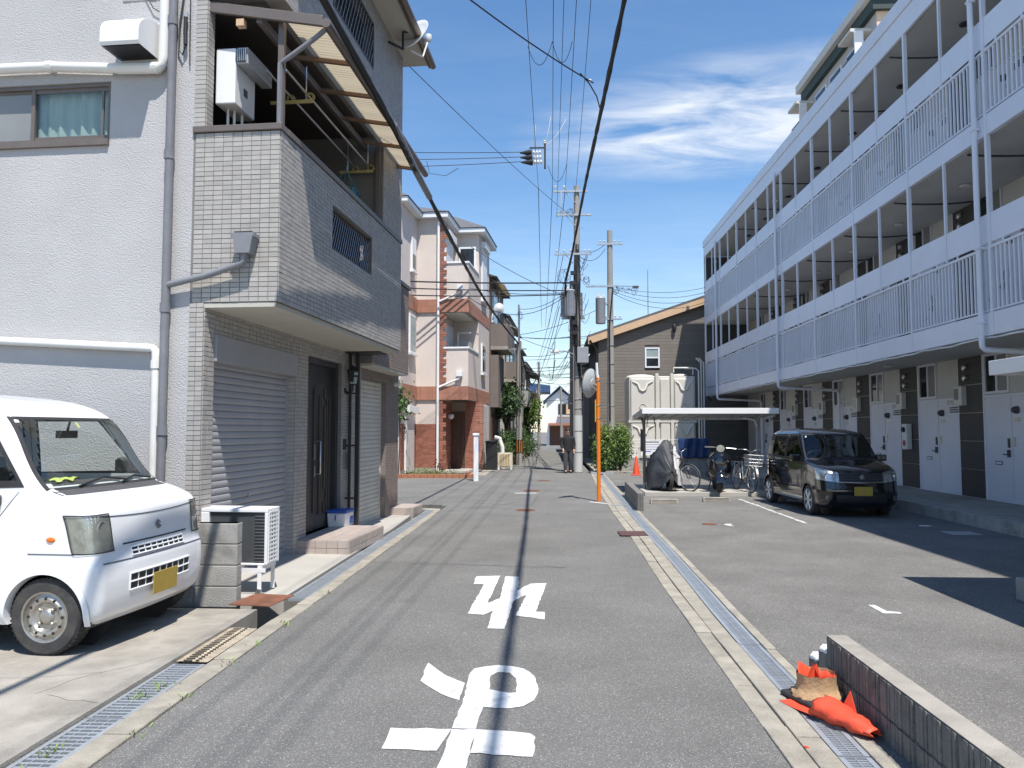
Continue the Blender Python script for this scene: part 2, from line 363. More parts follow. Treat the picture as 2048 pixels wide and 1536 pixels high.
def ob(name, me, material, parent=None, smooth=False, bevel=0.0, label=None, loc=None, rot=None, fix=True, seg=2):
    if isinstance(me, MB):
        me = me.mesh(name)
        if fix:
            bm = bmesh.new(); bm.from_mesh(me); bmesh.ops.recalc_face_normals(bm, faces=bm.faces); bm.to_mesh(me); bm.free()
    o = bpy.data.objects.new(name, me); col.objects.link(o)
    mm = M[material] if isinstance(material, str) else material
    if not me.materials: me.materials.append(mm)
    if smooth:
        for p in me.polygons: p.use_smooth = True
        me.set_sharp_from_angle(angle=R(smooth if smooth is not True else 40))
    if bevel:
        b = o.modifiers.new('bevel', 'BEVEL'); b.width = bevel; b.segments = seg; b.limit_method = 'ANGLE'; b.angle_limit = R(40)
    if parent: o.parent = parent
    if loc: o.location = loc
    if rot: o.rotation_euler = rot
    if label: o['label'] = label
    return o
def tag(o, label, cat, group=None):
    o['label'] = label; o['category'] = cat
    if group: o['group'] = group
    return o
def thing(name, label, cat, loc=(0, 0, 0), rz=0.0, group=None):
    o = bpy.data.objects.new(name, None); o.empty_display_size = .1; col.objects.link(o)
    o.location = loc; o.rotation_euler = (0, 0, rz)
    return tag(o, label, cat, group)
def struct(name, mb, material, **k):
    o = ob(name, mb, material, **k); o['kind'] = 'structure'; return o
def dup(o, parent=None, loc=None, rz=None):
    c = o.copy(); col.objects.link(c); c.parent = parent
    if loc is not None: c.location = loc
    if rz is not None: c.rotation_euler = (0, 0, rz)
    for ch in o.children: dup(ch, c)
    return c
def inst(name, me, parent, loc, rot=None, scale=None):
    """another piece sharing mesh data"""
    o = bpy.data.objects.new(name, me); col.objects.link(o); o.parent = parent; o.location = loc
    if rot: o.rotation_euler = rot
    if scale: o.scale = scale
    return o
def shared(name, mb, material, smooth=False):
    me = mb.mesh(name); me.materials.append(M[material])
    bm = bmesh.new(); bm.from_mesh(me); bmesh.ops.recalc_face_normals(bm, faces=bm.faces); bm.to_mesh(me); bm.free()
    if smooth:
        for p in me.polygons: p.use_smooth = True
        me.set_sharp_from_angle(angle=R(40))
    return me
def sag(a, b, s, n=14):
    """points of a hanging wire"""
    a = Vector(a); b = Vector(b)
    return [a.lerp(b, t / n) - Vector((0, 0, s * 4 * (t / n) * (1 - t / n))) for t in range(n + 1)]
def arc(c, r, a0, a1, n=8):
    return [(c[0] + r * math.cos(R(a0 + (a1 - a0) * k / n)), c[1] + r * math.sin(R(a0 + (a1 - a0) * k / n))) for k in range(n + 1)]
def wall_with_holes(mb, w0, w1, z0, z1, holes, emit):
    """splits a rectangle into boxes around holes; emit(a0,a1,b0,b1) adds one piece"""
    xs = sorted(set([w0, w1] + [h[0] for h in holes] + [h[1] for h in holes]))
    for a, b in zip(xs, xs[1:]):
        if b <= w0 or a >= w1: continue
        hs_ = sorted([(h[2], h[3]) for h in holes if h[0] <= a + 1e-6 and h[1] >= b - 1e-6])
        z = z0
        for h0, h1 in hs_:
            if h0 > z: emit(a, b, z, h0)
            z = max(z, h1)
        if z < z1: emit(a, b, z, z1)
def tiles(parent, name, matname, O_, U_, V_, W, Hh, tw, th, gap=.006, dep=.008, holes=(), single=0, stagger=False, jitter=0.0015):
    """tiles on a plane: O_ origin, U_ along, V_ up (unit vectors); single = how many stay objects of their own; the rest are one joined part"""
    O_ = Vector(O_); U_ = Vector(U_); V_ = Vector(V_); Nn = U_.cross(V_)
    nu = max(1, round(W / tw)); nv = max(1, round(Hh / th)); tw = W / nu; th = Hh / nv
    rest = MB(); cnt = 0; shared_me = None
    for j in range(nv):
        off = (.5 * tw if (stagger and j % 2) else 0)
        for i in range(-1 if off else 0, nu):
            a0 = max(0, i * tw + off) + gap / 2; a1 = min(W, (i + 1) * tw + off) - gap / 2
            b0 = j * th + gap / 2; b1 = (j + 1) * th - gap / 2
            if a1 - a0 < gap: continue
            am, bm_ = (a0 + a1) / 2, (b0 + b1) / 2
            if any(h[0] < am < h[1] and h[2] < bm_ < h[3] for h in holes): continue
            d = dep + random.uniform(-jitter, jitter)
            full = abs((a1 - a0) - (tw - gap)) < 1e-6
            if cnt < single and full:
                if shared_me is None:
                    q = MB(); hw, hh = (tw - gap) / 2, (th - gap) / 2
                    def P(a, b, c): return U_ * a + V_ * b + Nn * c
                    e = .0018
                    f0 = [P(-hw, -hh, -.004), P(hw, -hh, -.004), P(hw, hh, -.004), P(-hw, hh, -.004)]
                    f1 = [P(-hw, -hh, dep - e), P(hw, -hh, dep - e), P(hw, hh, dep - e), P(-hw, hh, dep - e)]
                    f2 = [P(-hw + e, -hh + e, dep), P(hw - e, -hh + e, dep), P(hw - e, hh - e, dep), P(-hw + e, hh - e, dep)]
                    q.grid([f0, f1, f2], close=True); k0 = len(q.v) - 4; q.f.append((k0, k0 + 1, k0 + 2, k0 + 3))
                    shared_me = shared(name, q, matname)
                inst(name, shared_me, parent, O_ + U_ * am + V_ * bm_ + Nn * random.uniform(-jitter, jitter))
                cnt += 1
            else:
                p = [O_ + U_ * a + V_ * b for a, b in ((a0, b0), (a1, b0), (a1, b1), (a0, b1))]
                t = [x + Nn * d for x in p]
                k0 = len(rest.v); rest.v += [tuple(x) for x in p + t]
                rest.f += [(k0 + 4, k0 + 5, k0 + 6, k0 + 7)] + [(k0 + a, k0 + (a + 1) % 4, k0 + 4 + (a + 1) % 4, k0 + 4 + a) for a in range(4)]
    if rest.f:
        o = ob(name, rest, matname, parent, fix=False); o['kind'] = 'stuff'
def leaves(mb, c, rad, n, size, seed=0, clump=6, flat=.5):
    """leaf-sized faces clumped through an ellipsoid crown"""
    rnd = random.Random(seed)
    cs = []
    for _ in range(max(1, n // clump)):
        while True:
            p = Vector((rnd.uniform(-1, 1), rnd.uniform(-1, 1), rnd.uniform(-1, 1)))
            if .25 < p.length < 1: break
        p *= (.55 + .5 * rnd.random())
        cs.append(Vector((c[0] + p.x * rad[0], c[1] + p.y * rad[1], c[2] + p.z * rad[2])))
    for q in cs:
        for _ in range(clump):
            p = q + Vector((rnd.gauss(0, 1), rnd.gauss(0, 1), rnd.gauss(0, 1))) * size * 1.3
            u = Vector((rnd.gauss(0, 1), rnd.gauss(0, 1), rnd.gauss(0, flat))).normalized()
            v = u.orthogonal(); v.rotate(Matrix.Rotation(rnd.uniform(0, 6.28), 3, u)); v = v.normalized()
            s = size * rnd.uniform(.6, 1.25); wv = u.cross(v) * s * .42
            a = p - v * s * .5; b = p + v * s * .5; m_ = p + u * s * .12
            mb.quad(a, m_ + wv * .9, b, m_ - wv * .9)
# ---------------------------------------------------------------- ground, road, drains
def sheet(name, poly, z, material, th=.12):
    return struct(name, MB().prism(poly, z - th, z), material)
struct('ground', MB().box(-400, 400, -120, 700, -1.2, -.45), 'asphalt')
RR = [(1.135, -4), (1.14, 6), (1.15, 8.2), (1.165, 9.5), (1.195, 11), (1.205, 15.3), (1.29, 21), (1.42, 26), (1.5, 29)]      # right road edge
DL = [(1.40, -4), (1.40, 6.6), (1.434, 8.1), (1.459, 10), (1.482, 12.4), (1.505, 14.2), (1.548, 17.5), (1.616, 21.8), (1.70, 26), (1.76, 29)]
DRr = [(x + .165, y) for x, y in DL]; KR = [(x + .245, y) for x, y in DL]
road = sheet('road', [(-2.18, -4)] + RR + [(1.75, 140), (-2.3, 140), (-2.3, 16.3), (-2.18, 16.3)], 0, 'asphalt')
sheet('side_street', [(-2.302, 16.55), (-2.302, 27.4), (-70, 29), (-70, 13.5), (-3.6, 16.55)], -.004, 'asphalt')
sheet('lot_left_beyond', [(-2.302, 27.402), (-2.302, 140), (-60, 140), (-60, 29.3)], -.002, 'concrete')
sheet('parking_lot', [KR[0]] + KR[1:] + [(2.02, 29.6), (40, 29.6), (40, -4)], 0, 'asphalt_lot')
sheet('side_lane', [(1.752, 29.602), (40, 29.602), (40, 140), (1.752, 140)], -.004, 'concrete')
sheet('parking_slab', [(-14, -4), (-2.585, -4), (-2.575, 5.25), (-2.56, 6.72), (-14, 6.98)], .035, 'concrete', .4)
sheet('house_apron', [(-4.0, 7.15), (-2.52, 7.28), (-2.53, 12.5), (-2.62, 15.55), (-3.2, 16.1), (-4.0, 16.2)], .02, 'concrete_new', .3)
# tar joints and a dark patched trench in the road
cr = MB()
def crack(pts, wd=.012, z=.0022):
    rnd = random.Random(len(pts)); P = []
    for (a, b), (c, d) in zip(pts, pts[1:]):
        n = max(2, int(math.hypot(c - a, d - b) / .12))
        for k in range(n): P.append((a + (c - a) * k / n + rnd.uniform(-.02, .02), b + (d - b) * k / n + rnd.uniform(-.02, .02)))
    P.append(pts[-1])
    for p, q in zip(P, P[1:]):
        dx_, dy_ = q[0] - p[0], q[1] - p[1]; L_ = math.hypot(dx_, dy_) or 1; nx, ny = -dy_ / L_ * wd / 2, dx_ / L_ * wd / 2
        cr.quad((p[0] - nx, p[1] - ny, z), (q[0] - nx, q[1] - ny, z), (q[0] + nx, q[1] + ny, z), (p[0] + nx, p[1] + ny, z))
crack([(-2.15, 9.35), (-1.2, 9.25), (-.4, 9.15), (.2, 9.1)], .014)
crack([(-.45, 16.4), (-1.6, 16.9), (-2.2, 17.4)], .03)
crack([(.2, 22), (-.3, 19), (-.4, 16.4)], .018)
o = ob('road_crack', cr, 'patch', road, fix=False)
cs_ = MB(); _c = cr; cr = cs_
for pts in ([(-3.05, 4.55), (-2.95, 4.9), (-2.75, 5.15), (-2.66, 5.35)], [(-3.9, 4.7), (-3.2, 4.85), (-2.9, 4.95)], [(-2.97, 4.52), (-2.8, 4.45), (-2.6, 4.4)]):
    crack(pts, .005, .0385)
ob('slab_crack', cs_, 'block', bpy.data.objects['parking_slab'], fix=False)
# white lettering on the road (read by drivers coming the other way)
PZ = .0045
pm = MB()
def flat(poly, z=PZ):
    rnd = random.Random(len(poly)); P = []
    for k in range(len(poly)):
        a, b = Vector((*poly[k], 0)), Vector((*poly[(k + 1) % len(poly)], 0)); n = max(1, int((b - a).length / .06))
        for j in range(n):
            q = a.lerp(b, j / n)
            if j: q += Vector((rnd.uniform(-.006, .006), rnd.uniform(-.009, .009), 0))
            P.append((q.x, q.y))
    return P
RE = [(-0.81, 8.5), (-0.8, 8.08), (-0.69, 8.08), (-0.72, 6.79), (-0.58, 6.75), (-0.51, 6.9), (-0.51, 6.3), (-0.37, 6.29), (-0.35, 7.28), (-0.23, 7.6), (-0.3, 6.74), (-0.05, 6.61), (-0.05, 6.88), (-0.13, 6.89), (-0.04, 8.16), (-0.21, 8.12), (-0.33, 7.78), (-0.34, 8.5), (-0.49, 8.52), (-0.48, 7.41), (-0.58, 7.2), (-0.55, 8.55)]
TAIL = [(-0.84, 5.36), (-0.83, 4.98), (-0.8, 4.93), (-0.67, 4.75), (-0.54, 4.64), (-0.54, 4.95), (-0.68, 5.09), (-0.76, 5.22)]
LOOP = [(-0.53, 5.15), (-0.51, 5.25), (-0.45, 5.29), (-0.36, 5.33), (-0.26, 5.31), (-0.18, 5.26), (-0.11, 5.12), (-0.08, 4.92), (-0.08, 4.77), (-0.1, 4.66), (-0.16, 4.56), (-0.24, 4.52), (-0.32, 4.52), (-0.39, 4.54), (-0.4, 4.38), (-0.4, 4.21), (-0.53, 4.21), (-0.53, 4.33), (-0.52, 4.53), (-0.52, 4.85)]
HOLE = [(-0.39, 5.1), (-0.35, 5.18), (-0.27, 5.17), (-0.22, 5.05), (-0.21, 4.92), (-0.21, 4.79), (-0.25, 4.78), (-0.32, 4.81), (-0.38, 4.84)]
BARL = [(-0.86, 4.2), (-0.85, 3.93), (-0.57, 3.92), (-0.55, 4.06), (-0.53, 4.2)]
BARR = [(-0.4, 4.2), (-0.11, 4.16), (-0.08, 4.11), (-0.09, 3.87), (-0.4, 3.9)]
STEM = [(-0.53, 4.2), (-0.4, 4.205), (-0.4, 3.9), (-0.4, 3.45), (-0.54, 3.45), (-0.54, 3.73), (-0.53, 3.9)]
BAR2 = [(-.86, 3.45), (-.86, 3.2), (-.08, 3.17), (-.09, 3.43)]
def letter(name, polys):
    bm = bmesh.new()
    for poly, hole in polys:
        P = flat(poly); vs = [bm.verts.new((x, y, PZ)) for x, y in P]
        es = [bm.edges.new((vs[k], vs[(k + 1) % len(vs)])) for k in range(len(vs))]
        if hole:
            hv = [bm.verts.new((x, y, PZ)) for x, y in flat(hole)]
            es += [bm.edges.new((hv[k], hv[(k + 1) % len(hv)])) for k in range(len(hv))]
        bmesh.ops.triangle_fill(bm, use_beauty=True, use_dissolve=False, edges=es, normal=(0, 0, 1))
    for f in bm.faces:
        if f.normal.z < 0: f.normal_flip()
    me = bpy.data.meshes.new(name); bm.to_mesh(me); bm.free()
    return ob(name, me, 'paint', road)
letter('road_lettering', [(RE, None)])
letter('road_lettering', [(TAIL, None), (LOOP, HOLE), (BARL, None), (BARR, None), (STEM, None), (BAR2, None)])
lot = bpy.data.objects['parking_lot']
lm = MB()
for k in range(14):
    y0 = 18.2 - k * .335; lm.quad((4.345 + random.uniform(-.02, .02), y0, .0045), (4.42 + random.uniform(-.02, .02), y0, .0045), (4.42 + random.uniform(-.02, .02), y0 - .3, .0045), (4.345 + random.uniform(-.02, .02), y0 - .3, .0045))
ob('bay_line', lm, 'paint_worn', lot, fix=False)
ob('bay_mark', MB().prism([(2.9, 7.3), (2.96, 7.3), (2.965, 7.06), (3.06, 7.03), (3.06, 6.98), (2.9, 6.99)], .001, .0045), 'paint', lot)
ob('bay_mark', MB().prism([(2.93, 13.3), (3.0, 13.42), (3.1, 13.4), (3.02, 13.25), (3.06, 13.1), (2.98, 13.15)], .001, .0045), 'paint', lot)
ob('bay_mark', MB().prism([(3.1, 24.4), (3.3, 24.4), (3.25, 24.1), (3.18, 24.3)], .001, .0045), 'paint', lot)
ob('road_line', MB().prism([(.86, 17.3), (1.3, 16.75), (1.38, 16.85), (.9, 17.42)], .001, .0045), 'paint_worn', road)
ob('road_line', MB().prism([(-.9, 19.55), (-.35, 19.6), (-.35, 19.75), (-.9, 19.7)], .001, .0045), 'paint_worn', road)
def manhole(x, y, r, m='rust', parent=road):
    q = MB().lathe([(r, 0), (r, .006), (r * .93, .006), (r * .92, .003), (r * .2, .003)], 24, (x, y, 0))
    for k in range(-3, 4):
        h = math.sqrt(max(0, (r * .88) ** 2 - (k * r * .25) ** 2))
        q.box(x - h, x + h, y + k * r * .25 - .012, y + k * r * .25 + .012, .002, .0065)
    ob('manhole_cover', q, m, parent)
manhole(-.49, 15.5, .2); manhole(-.49, 20.4, .24); manhole(2.7, 13.35, .13, 'rust', lot); manhole(-.2, 24.5, .2)
ob('inspection_cover', MB().box(6.15, 6.6, 12.2, 12.6, -.01, .004), 'galv', lot)
for x, y, a in ((6.25, 13.3, .3), (6.05, 14.3, 1.), (5.9, 14.25, 2.), (6.55, 13.6, .4)):
    q = MB().prism([(x - .11, y - .03), (x - .02, y - .07), (x + .1, y - .02), (x + .06, y + .05), (x - .07, y + .06)], .001, .006)
    if a < .35: tag(ob('paper_scrap', q, 'paper'), 'crumpled white paper scrap lying on the shaded parking asphalt', 'litter')

# ---- kerb stones and drains
def strip(name, pts_a, pts_b, seg, z, material, parent, gap=.008, skip=None):
    """separate stones between two polylines, cut every seg metres"""
    def at(P, y):
        for (x0, y0), (x1, y1) in zip(P, P[1:]):
            if y0 <= y <= y1: return x0 + (x1 - x0) * (y - y0) / (y1 - y0)
        return P[-1][0]
    y = pts_a[0][1]
    while y < pts_a[-1][1] - .05:
        y2 = min(y + seg * random.uniform(.85, 1.15), pts_a[-1][1])
        if not (skip and skip[0] < y < skip[1]):
            dz = random.uniform(-.006, .004)
            ob(name, MB().prism([(at(pts_a, y), y + gap), (at(pts_b, y), y + gap), (at(pts_b, y2), y2), (at(pts_a, y2), y2)], -.3, z + dz), material, parent, bevel=.006)
        y = y2
kl = thing('kerb', 'row of worn beige concrete kerb stones beside the left drain', 'kerb'); kl['kind'] = 'structure'
strip('kerb_stone', [(-2.345, -1), (-2.345, 6.7), (-2.30, 7.3), (-2.30, 15.3)], [(-2.184, -1), (-2.184, 6.7), (-2.17, 7.3), (-2.184, 15.3)], .62, .012, 'kerb', kl)
kr = thing('kerb', 'row of cracked beige kerb stones between the road and the right drain', 'kerb'); kr['kind'] = 'structure'
strip('kerb_stone', [(x + .003, y) for x, y in RR], [(x + .125, y) for x, y in RR], .66, .008, 'kerb', kr)
strip('kerb_stone', [(x + .132, y) for x, y in RR], [(x - .004, y) for x, y in DL], .9, .010, 'kerb', kr)
strip('kerb_stone', [(x + .004, y) for x, y in DRr], [(x - .003, y) for x, y in KR], 1.1, .008, 'kerb', kr)
for k in (kl, kr):
    del k['category']; del k['label']
# channels
dl = struct('storm_drain', MB().box(-2.585, -2.34, -4, 7.26, -.44, -.22).box(-2.50, -2.295, 7.26, 15.6, -.44, -.22), 'mud')
dr = struct('storm_drain', MB().prism([(x - .01, y) for x, y in DL] + [(x + .01, y) for x, y in DRr[::-1]], -.44, -.2), 'mud')
bar_me = {}
def grating(parent, x0, y0, y1, wd, pitch, material, slope=0., singles=False, z=.006, mid=2, tilt=0.):
    """galvanised grating: two edge flats, cross bars, bearing bars"""
    L_ = y1 - y0 - .012
    g = ob('grating', MB().box(0, .028, 0, L_, -.03, 0).box(wd - .028, wd, 0, L_, -.03, 0).box(.028, wd - .028, 0, .006, -.028, -.001).box(.028, wd - .028, L_ - .006, L_, -.028, -.001), material, parent, loc=(x0, y0 + .006, z), rot=(tilt, 0, slope))
    n = int(L_ / pitch)
    key = (round(wd, 3), material, round(pitch, 3))
    if singles:
        if key not in bar_me: bar_me[key] = shared('bar', MB().box(.026, wd - .026, -pitch * .2, pitch * .2, -.024, -.003), material)
        for k in range(1, n): inst('bar', bar_me[key], g, (0, k * L_ / n, 0))
    else:
        q = MB()
        for k in range(1, n): q.box(.026, wd - .026, k * L_ / n - pitch * .22, k * L_ / n + pitch * .22, -.024, -.003)
        ob('bars', q, material, g)
    q = MB()
    for k in range(mid):
        xx = wd * (k + 1) / (mid + 1); q.box(xx - .003, xx + .003, .006, L_ - .006, -.02, -.0015)
    if mid: ob('tie_bar', q, material, g)
    return g
for y0, y1, p, m_, sg, md in ((2.2, 3.2, .04, 'galv', False, 2), (3.2, 4.24, .045, 'galv', True, 2), (4.24, 5.24, .045, 'galv', True, 1)):
    grating(dl, -2.57, y0, y1, .225, p, m_, 0, sg, mid=md, z=.01)
# ribbed, rusted steel cover over the next metre
cv = MB(); rows = []
for k in range(81):
    y = 5.27 + .9 * k / 80; h = .5 + .5 * math.cos(k * 2 * math.pi / 4)
    rows.append([(-2.57, y, .014), (-2.54, y, .016), (-2.53, y, -.004 + .02 * h), (-2.42, y, -.004 + .02 * h), (-2.41, y, .012), (-2.35, y, .012)])
cv.grid(rows); dcv = ob('drain_cover', cv, 'rust_pale', dl, smooth=30, label='rusty pale ribbed steel drain cover', fix=False)
sl_me = shared('slot', MB().box(-.06, .0, -.006, .006, -.002, .004).box(.03, .05, -.012, .004, -.002, .006), 'mud')
for k in range(20): inst('slot', sl_me, dcv, (-2.47, 5.30 + k * .0445, .014))
y = 7.3
while y < 15.3:
    grating(dl, -2.492 + .004 * (y - 7.3), y, min(y + .98, 15.35), .19, .032, 'galv', 0, y < 8.2, mid=1); y += .99
# turn of the drain into the side street
for k in range(3):
    g = grating(dl, 0, 0, .98, .19, .034, 'galv', 0, False, mid=1)
    g.location = (-2.31 - .9 * k, 15.42 + .27 * k, .006); g.rotation_euler = (0, 0, R(73))
struct('kerb', MB().prism([(-2.29, 15.3), (-2.18, 15.32), (-2.22, 15.62), (-3.8, 16.1), (-3.8, 15.98)], -.3, .01), 'concrete')
y = -1.0
def atx(P, y):
    for (x0, y0), (x1, y1) in zip(P, P[1:]):
        if y0 <= y <= y1: return x0 + (x1 - x0) * (y - y0) / (y1 - y0)
    return P[-1][0]
k = 0
while y < 27.5:
    y2 = y + .99
    if True:
        sl_ = -math.atan2(atx(DL, y2) - atx(DL, y), .99)
        grating(dr, atx(DL, y) + .004, y, y2, .157, .026 if y < 4.2 else .03, 'galv', sl_, 3.0 < y < 6.2, mid=3 if y > 5 else 1, tilt=random.uniform(-.004, .004))
    y = y2; k += 1
pl = ob('drain_plate', MB().box(1.29, 1.71, 11.72, 12.2, .016, .024), mat('plate_maroon', (.10, .048, .045), .7, .2, 12, .3, 120), bevel=.002)
pl.rotation_euler = (0, 0, .02); tag(pl, 'dark maroon steel plate bridging the drain beside the parking lot', 'plate')
q = ob('drain_plate', MB().box(-.22, .2, -.18, .22, 0, .007), 'rust', loc=(-2.62, 6.98, .05), rot=(R(2.0), R(-1.5), R(-14)))
tag(q, 'thin rust-brown steel sheet lying at the corner of the concrete slab', 'plate')
tag(ob('drain_plate', MB().box(1.28, 1.62, 16.35, 16.43, .012, .03), 'galv'), 'short grey metal strip across the drain by the low block wall', 'strip')
# weeds in the kerb joints and through the left gratings
def weed(q, x, y, n, h, seed):
    rnd = random.Random(seed)
    for _ in range(n):
        a = rnd.uniform(0, 6.28); l_ = h * rnd.uniform(.4, 1); bx_, by_ = x + rnd.gauss(0, .03), y + rnd.gauss(0, .05)
        dxx, dyy = math.cos(a) * l_ * .6, math.sin(a) * l_ * .6
        q.quad((bx_ - .003, by_, 0), (bx_ + .003, by_, 0), (bx_ + dxx + .006, by_ + dyy, l_ * .7), (bx_ + dxx * 1.3, by_ + dyy * 1.3, l_))
q = MB()
for i, (x, y) in enumerate(((-2.18, 6.35), (-2.2, 5.75), (-2.17, 4.6), (-2.19, 5.3), (-2.18, 4.05), (-2.2, 7.55))): weed(q, x, y, 9, .045, i)
for i, (x, y) in enumerate(((-2.48, 3.5), (-2.46, 4.6), (-2.44, 4.8), (-2.47, 3.8))): weed(q, x, y, 14, .045, 20 + i)
o = ob('weeds', q, 'leaf_light', fix=False); o['kind'] = 'stuff'; tag(o, 'sparse green weeds along the left kerb and drain grating', 'weeds')
# ---------------------------------------------------------------- tiled corner house (left); local x = towards the street, y = along its front
hs_ = thing('tiled_house', 'three-storey grey tiled house with white stucco side wall and two roller shutters', 'house', (-2.645, 7.31, 0), R(-3.4))
def hp(name, mb, m, **k): return ob(name, mb, m, k.pop('parent', hs_), **k)
DS = -.75                                   # ground-floor front
# stucco side wall with window opening
q = MB()
wall_with_holes(q, -8, -.90, -.2, 7.75, [(-3.75, -1.80, 4.51, 5.14)], lambda a, b, c, d: q.box(a, b, 0, .16, c, d))
sw = hp('side_wall', q, 'stucco')
hp('back_wall', MB().box(-8, -7.84, .16, 7.5, -.2, 7.75).box(-7.84, -.95, 7.35, 7.5, -.2, 7.75).box(-7.84, -1.7, .16, 7.35, 7.55, 7.75), 'stucco')
# window
wn = hp('window', MB().box(-3.75, -1.80, .02, .10, 5.10, 5.14).box(-3.75, -1.80, -.035, .10, 4.47, 4.535).box(-1.84, -1.80, .02, .10, 4.535, 5.10).box(-3.75, -3.71, .02, .10, 4.535, 5.10), 'brown_metal', bevel=.003)
hp('sash', MB().box(-2.69, -2.65, .03, .07, 4.54, 5.10).box(-2.65, -1.84, .04, .06, 4.54, 4.60).box(-2.65, -1.84, .04, .06, 5.06, 5.10).box(-1.92, -1.90, .04, .06, 4.6, 5.06), 'brown_metal', parent=wn)
hp('sash', MB().box(-3.71, -2.69, .05, .08, 4.54, 4.58).box(-3.71, -2.69, .05, .08, 5.07, 5.10), 'brown_metal', parent=wn)
hp('pane', MB().box(-2.65, -1.84, .05, .054, 4.59, 5.07), 'glass_clear', parent=wn)
hp('pane', MB().box(-3.71, -2.69, .06, .064, 4.57, 5.08), 'glass_grey', parent=wn)
rows = []
for z in (4.5, 5.12):
    rows.append([(-2.75 + k * .02, .13 + .018 * math.sin(k * 1.05) + .008 * math.sin(k * .37), z) for k in range(48)])
hp('curtain', MB().grid(rows), 'curtain', parent=wn, smooth=True, fix=False)
hp('room_back', MB().box(-3.7, -1.82, .20, .22, 4.45, 5.2), 'apt_wall', parent=wn)
# vent hood, quarter-round, with mesh opening below
prof = [(0, 0), (0, .36)] + [(-.36 * math.sin(R(a)), .36 * math.cos(R(a)) * .62 + .36 * .38) for a in range(10, 91, 10)] + [(-.36, .03), (-.34, .0)]
hood = MB(); n_ = len(prof); c0 = [(-1.69, p[0], 5.33 + p[1]) for p in prof]; c1 = [(-1.29, p[0], 5.33 + p[1]) for p in prof]
for k in range(1, n_ - 1): hood.quad(c0[k], c0[k + 1], c1[k + 1], c1[k])
hood.quad(*c0); hood.quad(*c1[::-1])
hood.box(-1.71, -1.27, -.012, 0, 5.31, 5.71)
hp('vent_hood', hood, 'white_paint', smooth=35, fix=False)
hp('vent_opening', MB().box(-1.67, -1.31, -.31, -.015, 5.335, 5.345), 'black')
# pipes on the side wall
def pipe(name, pts, r, m, parent=hs_, n=10): return ob(name, MB().tube(pts, r, n), m, parent, smooth=50)
pipe('rain_pipe', [(-1.115, -.065, 7.6), (-1.115, -.065, 3.0), (-1.125, -.065, .02)], .042, 'pvc_grey')
for z in (5.65, 4.28, 2.75, 1.55): hp('pipe_socket', MB().lathe([(.05, z), (.05, z + .09)], 12, (-1.117, -.065, 0)), 'pvc_grey')
pipe('duct_pipe', [(-1.2, -.07, 7.5), (-1.2, -.07, 5.32), (-1.205, -.07, 5.25), (-1.24, -.07, 5.215), (-1.6, -.07, 5.225), (-2.4, -.07, 5.285), (-2.75, -.07, 5.29), (-5, -.07, 5.30)], .05, 'pvc')
hp('pipe_socket', MB().tube([(-1.25, -.07, 5.215), (-1.68, -.07, 5.23)], .056, 12), 'pvc')
hp('pipe_socket', MB().tube([(-2.39, -.07, 5.285), (-2.45, -.07, 5.286)], .058, 12), 'pvc')
pipe('duct_pipe', [(-5, -.05, 2.56), (-3.5, -.05, 2.53), (-1.24, -.05, 2.40), (-1.21, -.05, 2.37), (-1.205, -.05, 2.3), (-1.205, -.05, .0)], .042, 'pvc')
hp('pipe_socket', MB().lathe([(.05, 2.2), (.05, 2.28)], 12, (-1.205, -.05, 0)), 'pvc')
pipe('meter_sleeve', [(-.99, -.05, 5.74), (-.99, -.05, 5.58), (-.985, -.05, 5.45)], .02, 'black'); hp('sleeve_cap', MB().lathe([(.024, 5.73), (.024, 5.78)], 10, (-.99, -.05, 0)), 'pvc_lgrey')
pipe('meter_cable', [(-.99, -.05, 5.66), (-.98, -.05, 5.45), (-1.02, -.04, 5.35), (-1.07, -.03, 5.42), (-1.06, -.03, 5.7), (-1.0, -.03, 6.2)], .008, 'cable', n=6)
pipe('meter_cable', [(-.96, -.02, 5.95), (-.955, -.02, 5.4), (-.95, -.02, 5.25)], .006, 'cable', n=6)
pipe('meter_cable', [(-1.55, -.02, 6.2), (-1.35, -.03, 5.86), (-1.22, -.03, 5.78)], .006, 'cable', n=6)
# ground-floor front (openings for two shutters and the door)
S1 = (.21, 2.33, -.2, 2.56); DO = (2.76, 4.14, -.2, 2.60); S2 = (5.1, 6.6, -.2, 2.46)
q = MB(); wall_with_holes(q, .012, 7.5, -.2, 2.86, [S1, DO, S2], lambda a, b, c, d: q.box(DS - .25, DS, a, b, c, d))
hp('front_wall', q, 'grout')
hp('pillar_bed', MB().box(-.90, DS, .0, .012, -.2, 2.85), 'grout'); hp('inner_wall', MB().box(-1.75, -1.65, .16, 7.35, -.2, 5.8), 'interior_shade')  # inner wall coloured near-black, so the balcony's shade is painted in
UY, UZ, UX = (0, 1, 0), (0, 0, 1), (1, 0, 0)
def front_tiles(y0, y1, z0, z1, single=0, m='tile', d=DS): tiles(hs_, 'wall_tile', m, (d, y0, z0), UY, UZ, y1 - y0, z1 - z0, .097, .0485, single=single)
front_tiles(0, .21, 0, 2.86); front_tiles(.21, 2.33, 2.56, 2.86); front_tiles(2.33, 2.76, 0, 2.86); front_tiles(2.76, 4.14, 2.60, 2.86)
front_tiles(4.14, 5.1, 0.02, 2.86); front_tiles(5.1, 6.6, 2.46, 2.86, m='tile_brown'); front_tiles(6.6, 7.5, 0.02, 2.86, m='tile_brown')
tiles(hs_, 'wall_tile', 'tile', (-.90, -.001, 0), UX, UZ, .15, 2.85, .095, .0485, single=60)                 # pillar face toward the drive
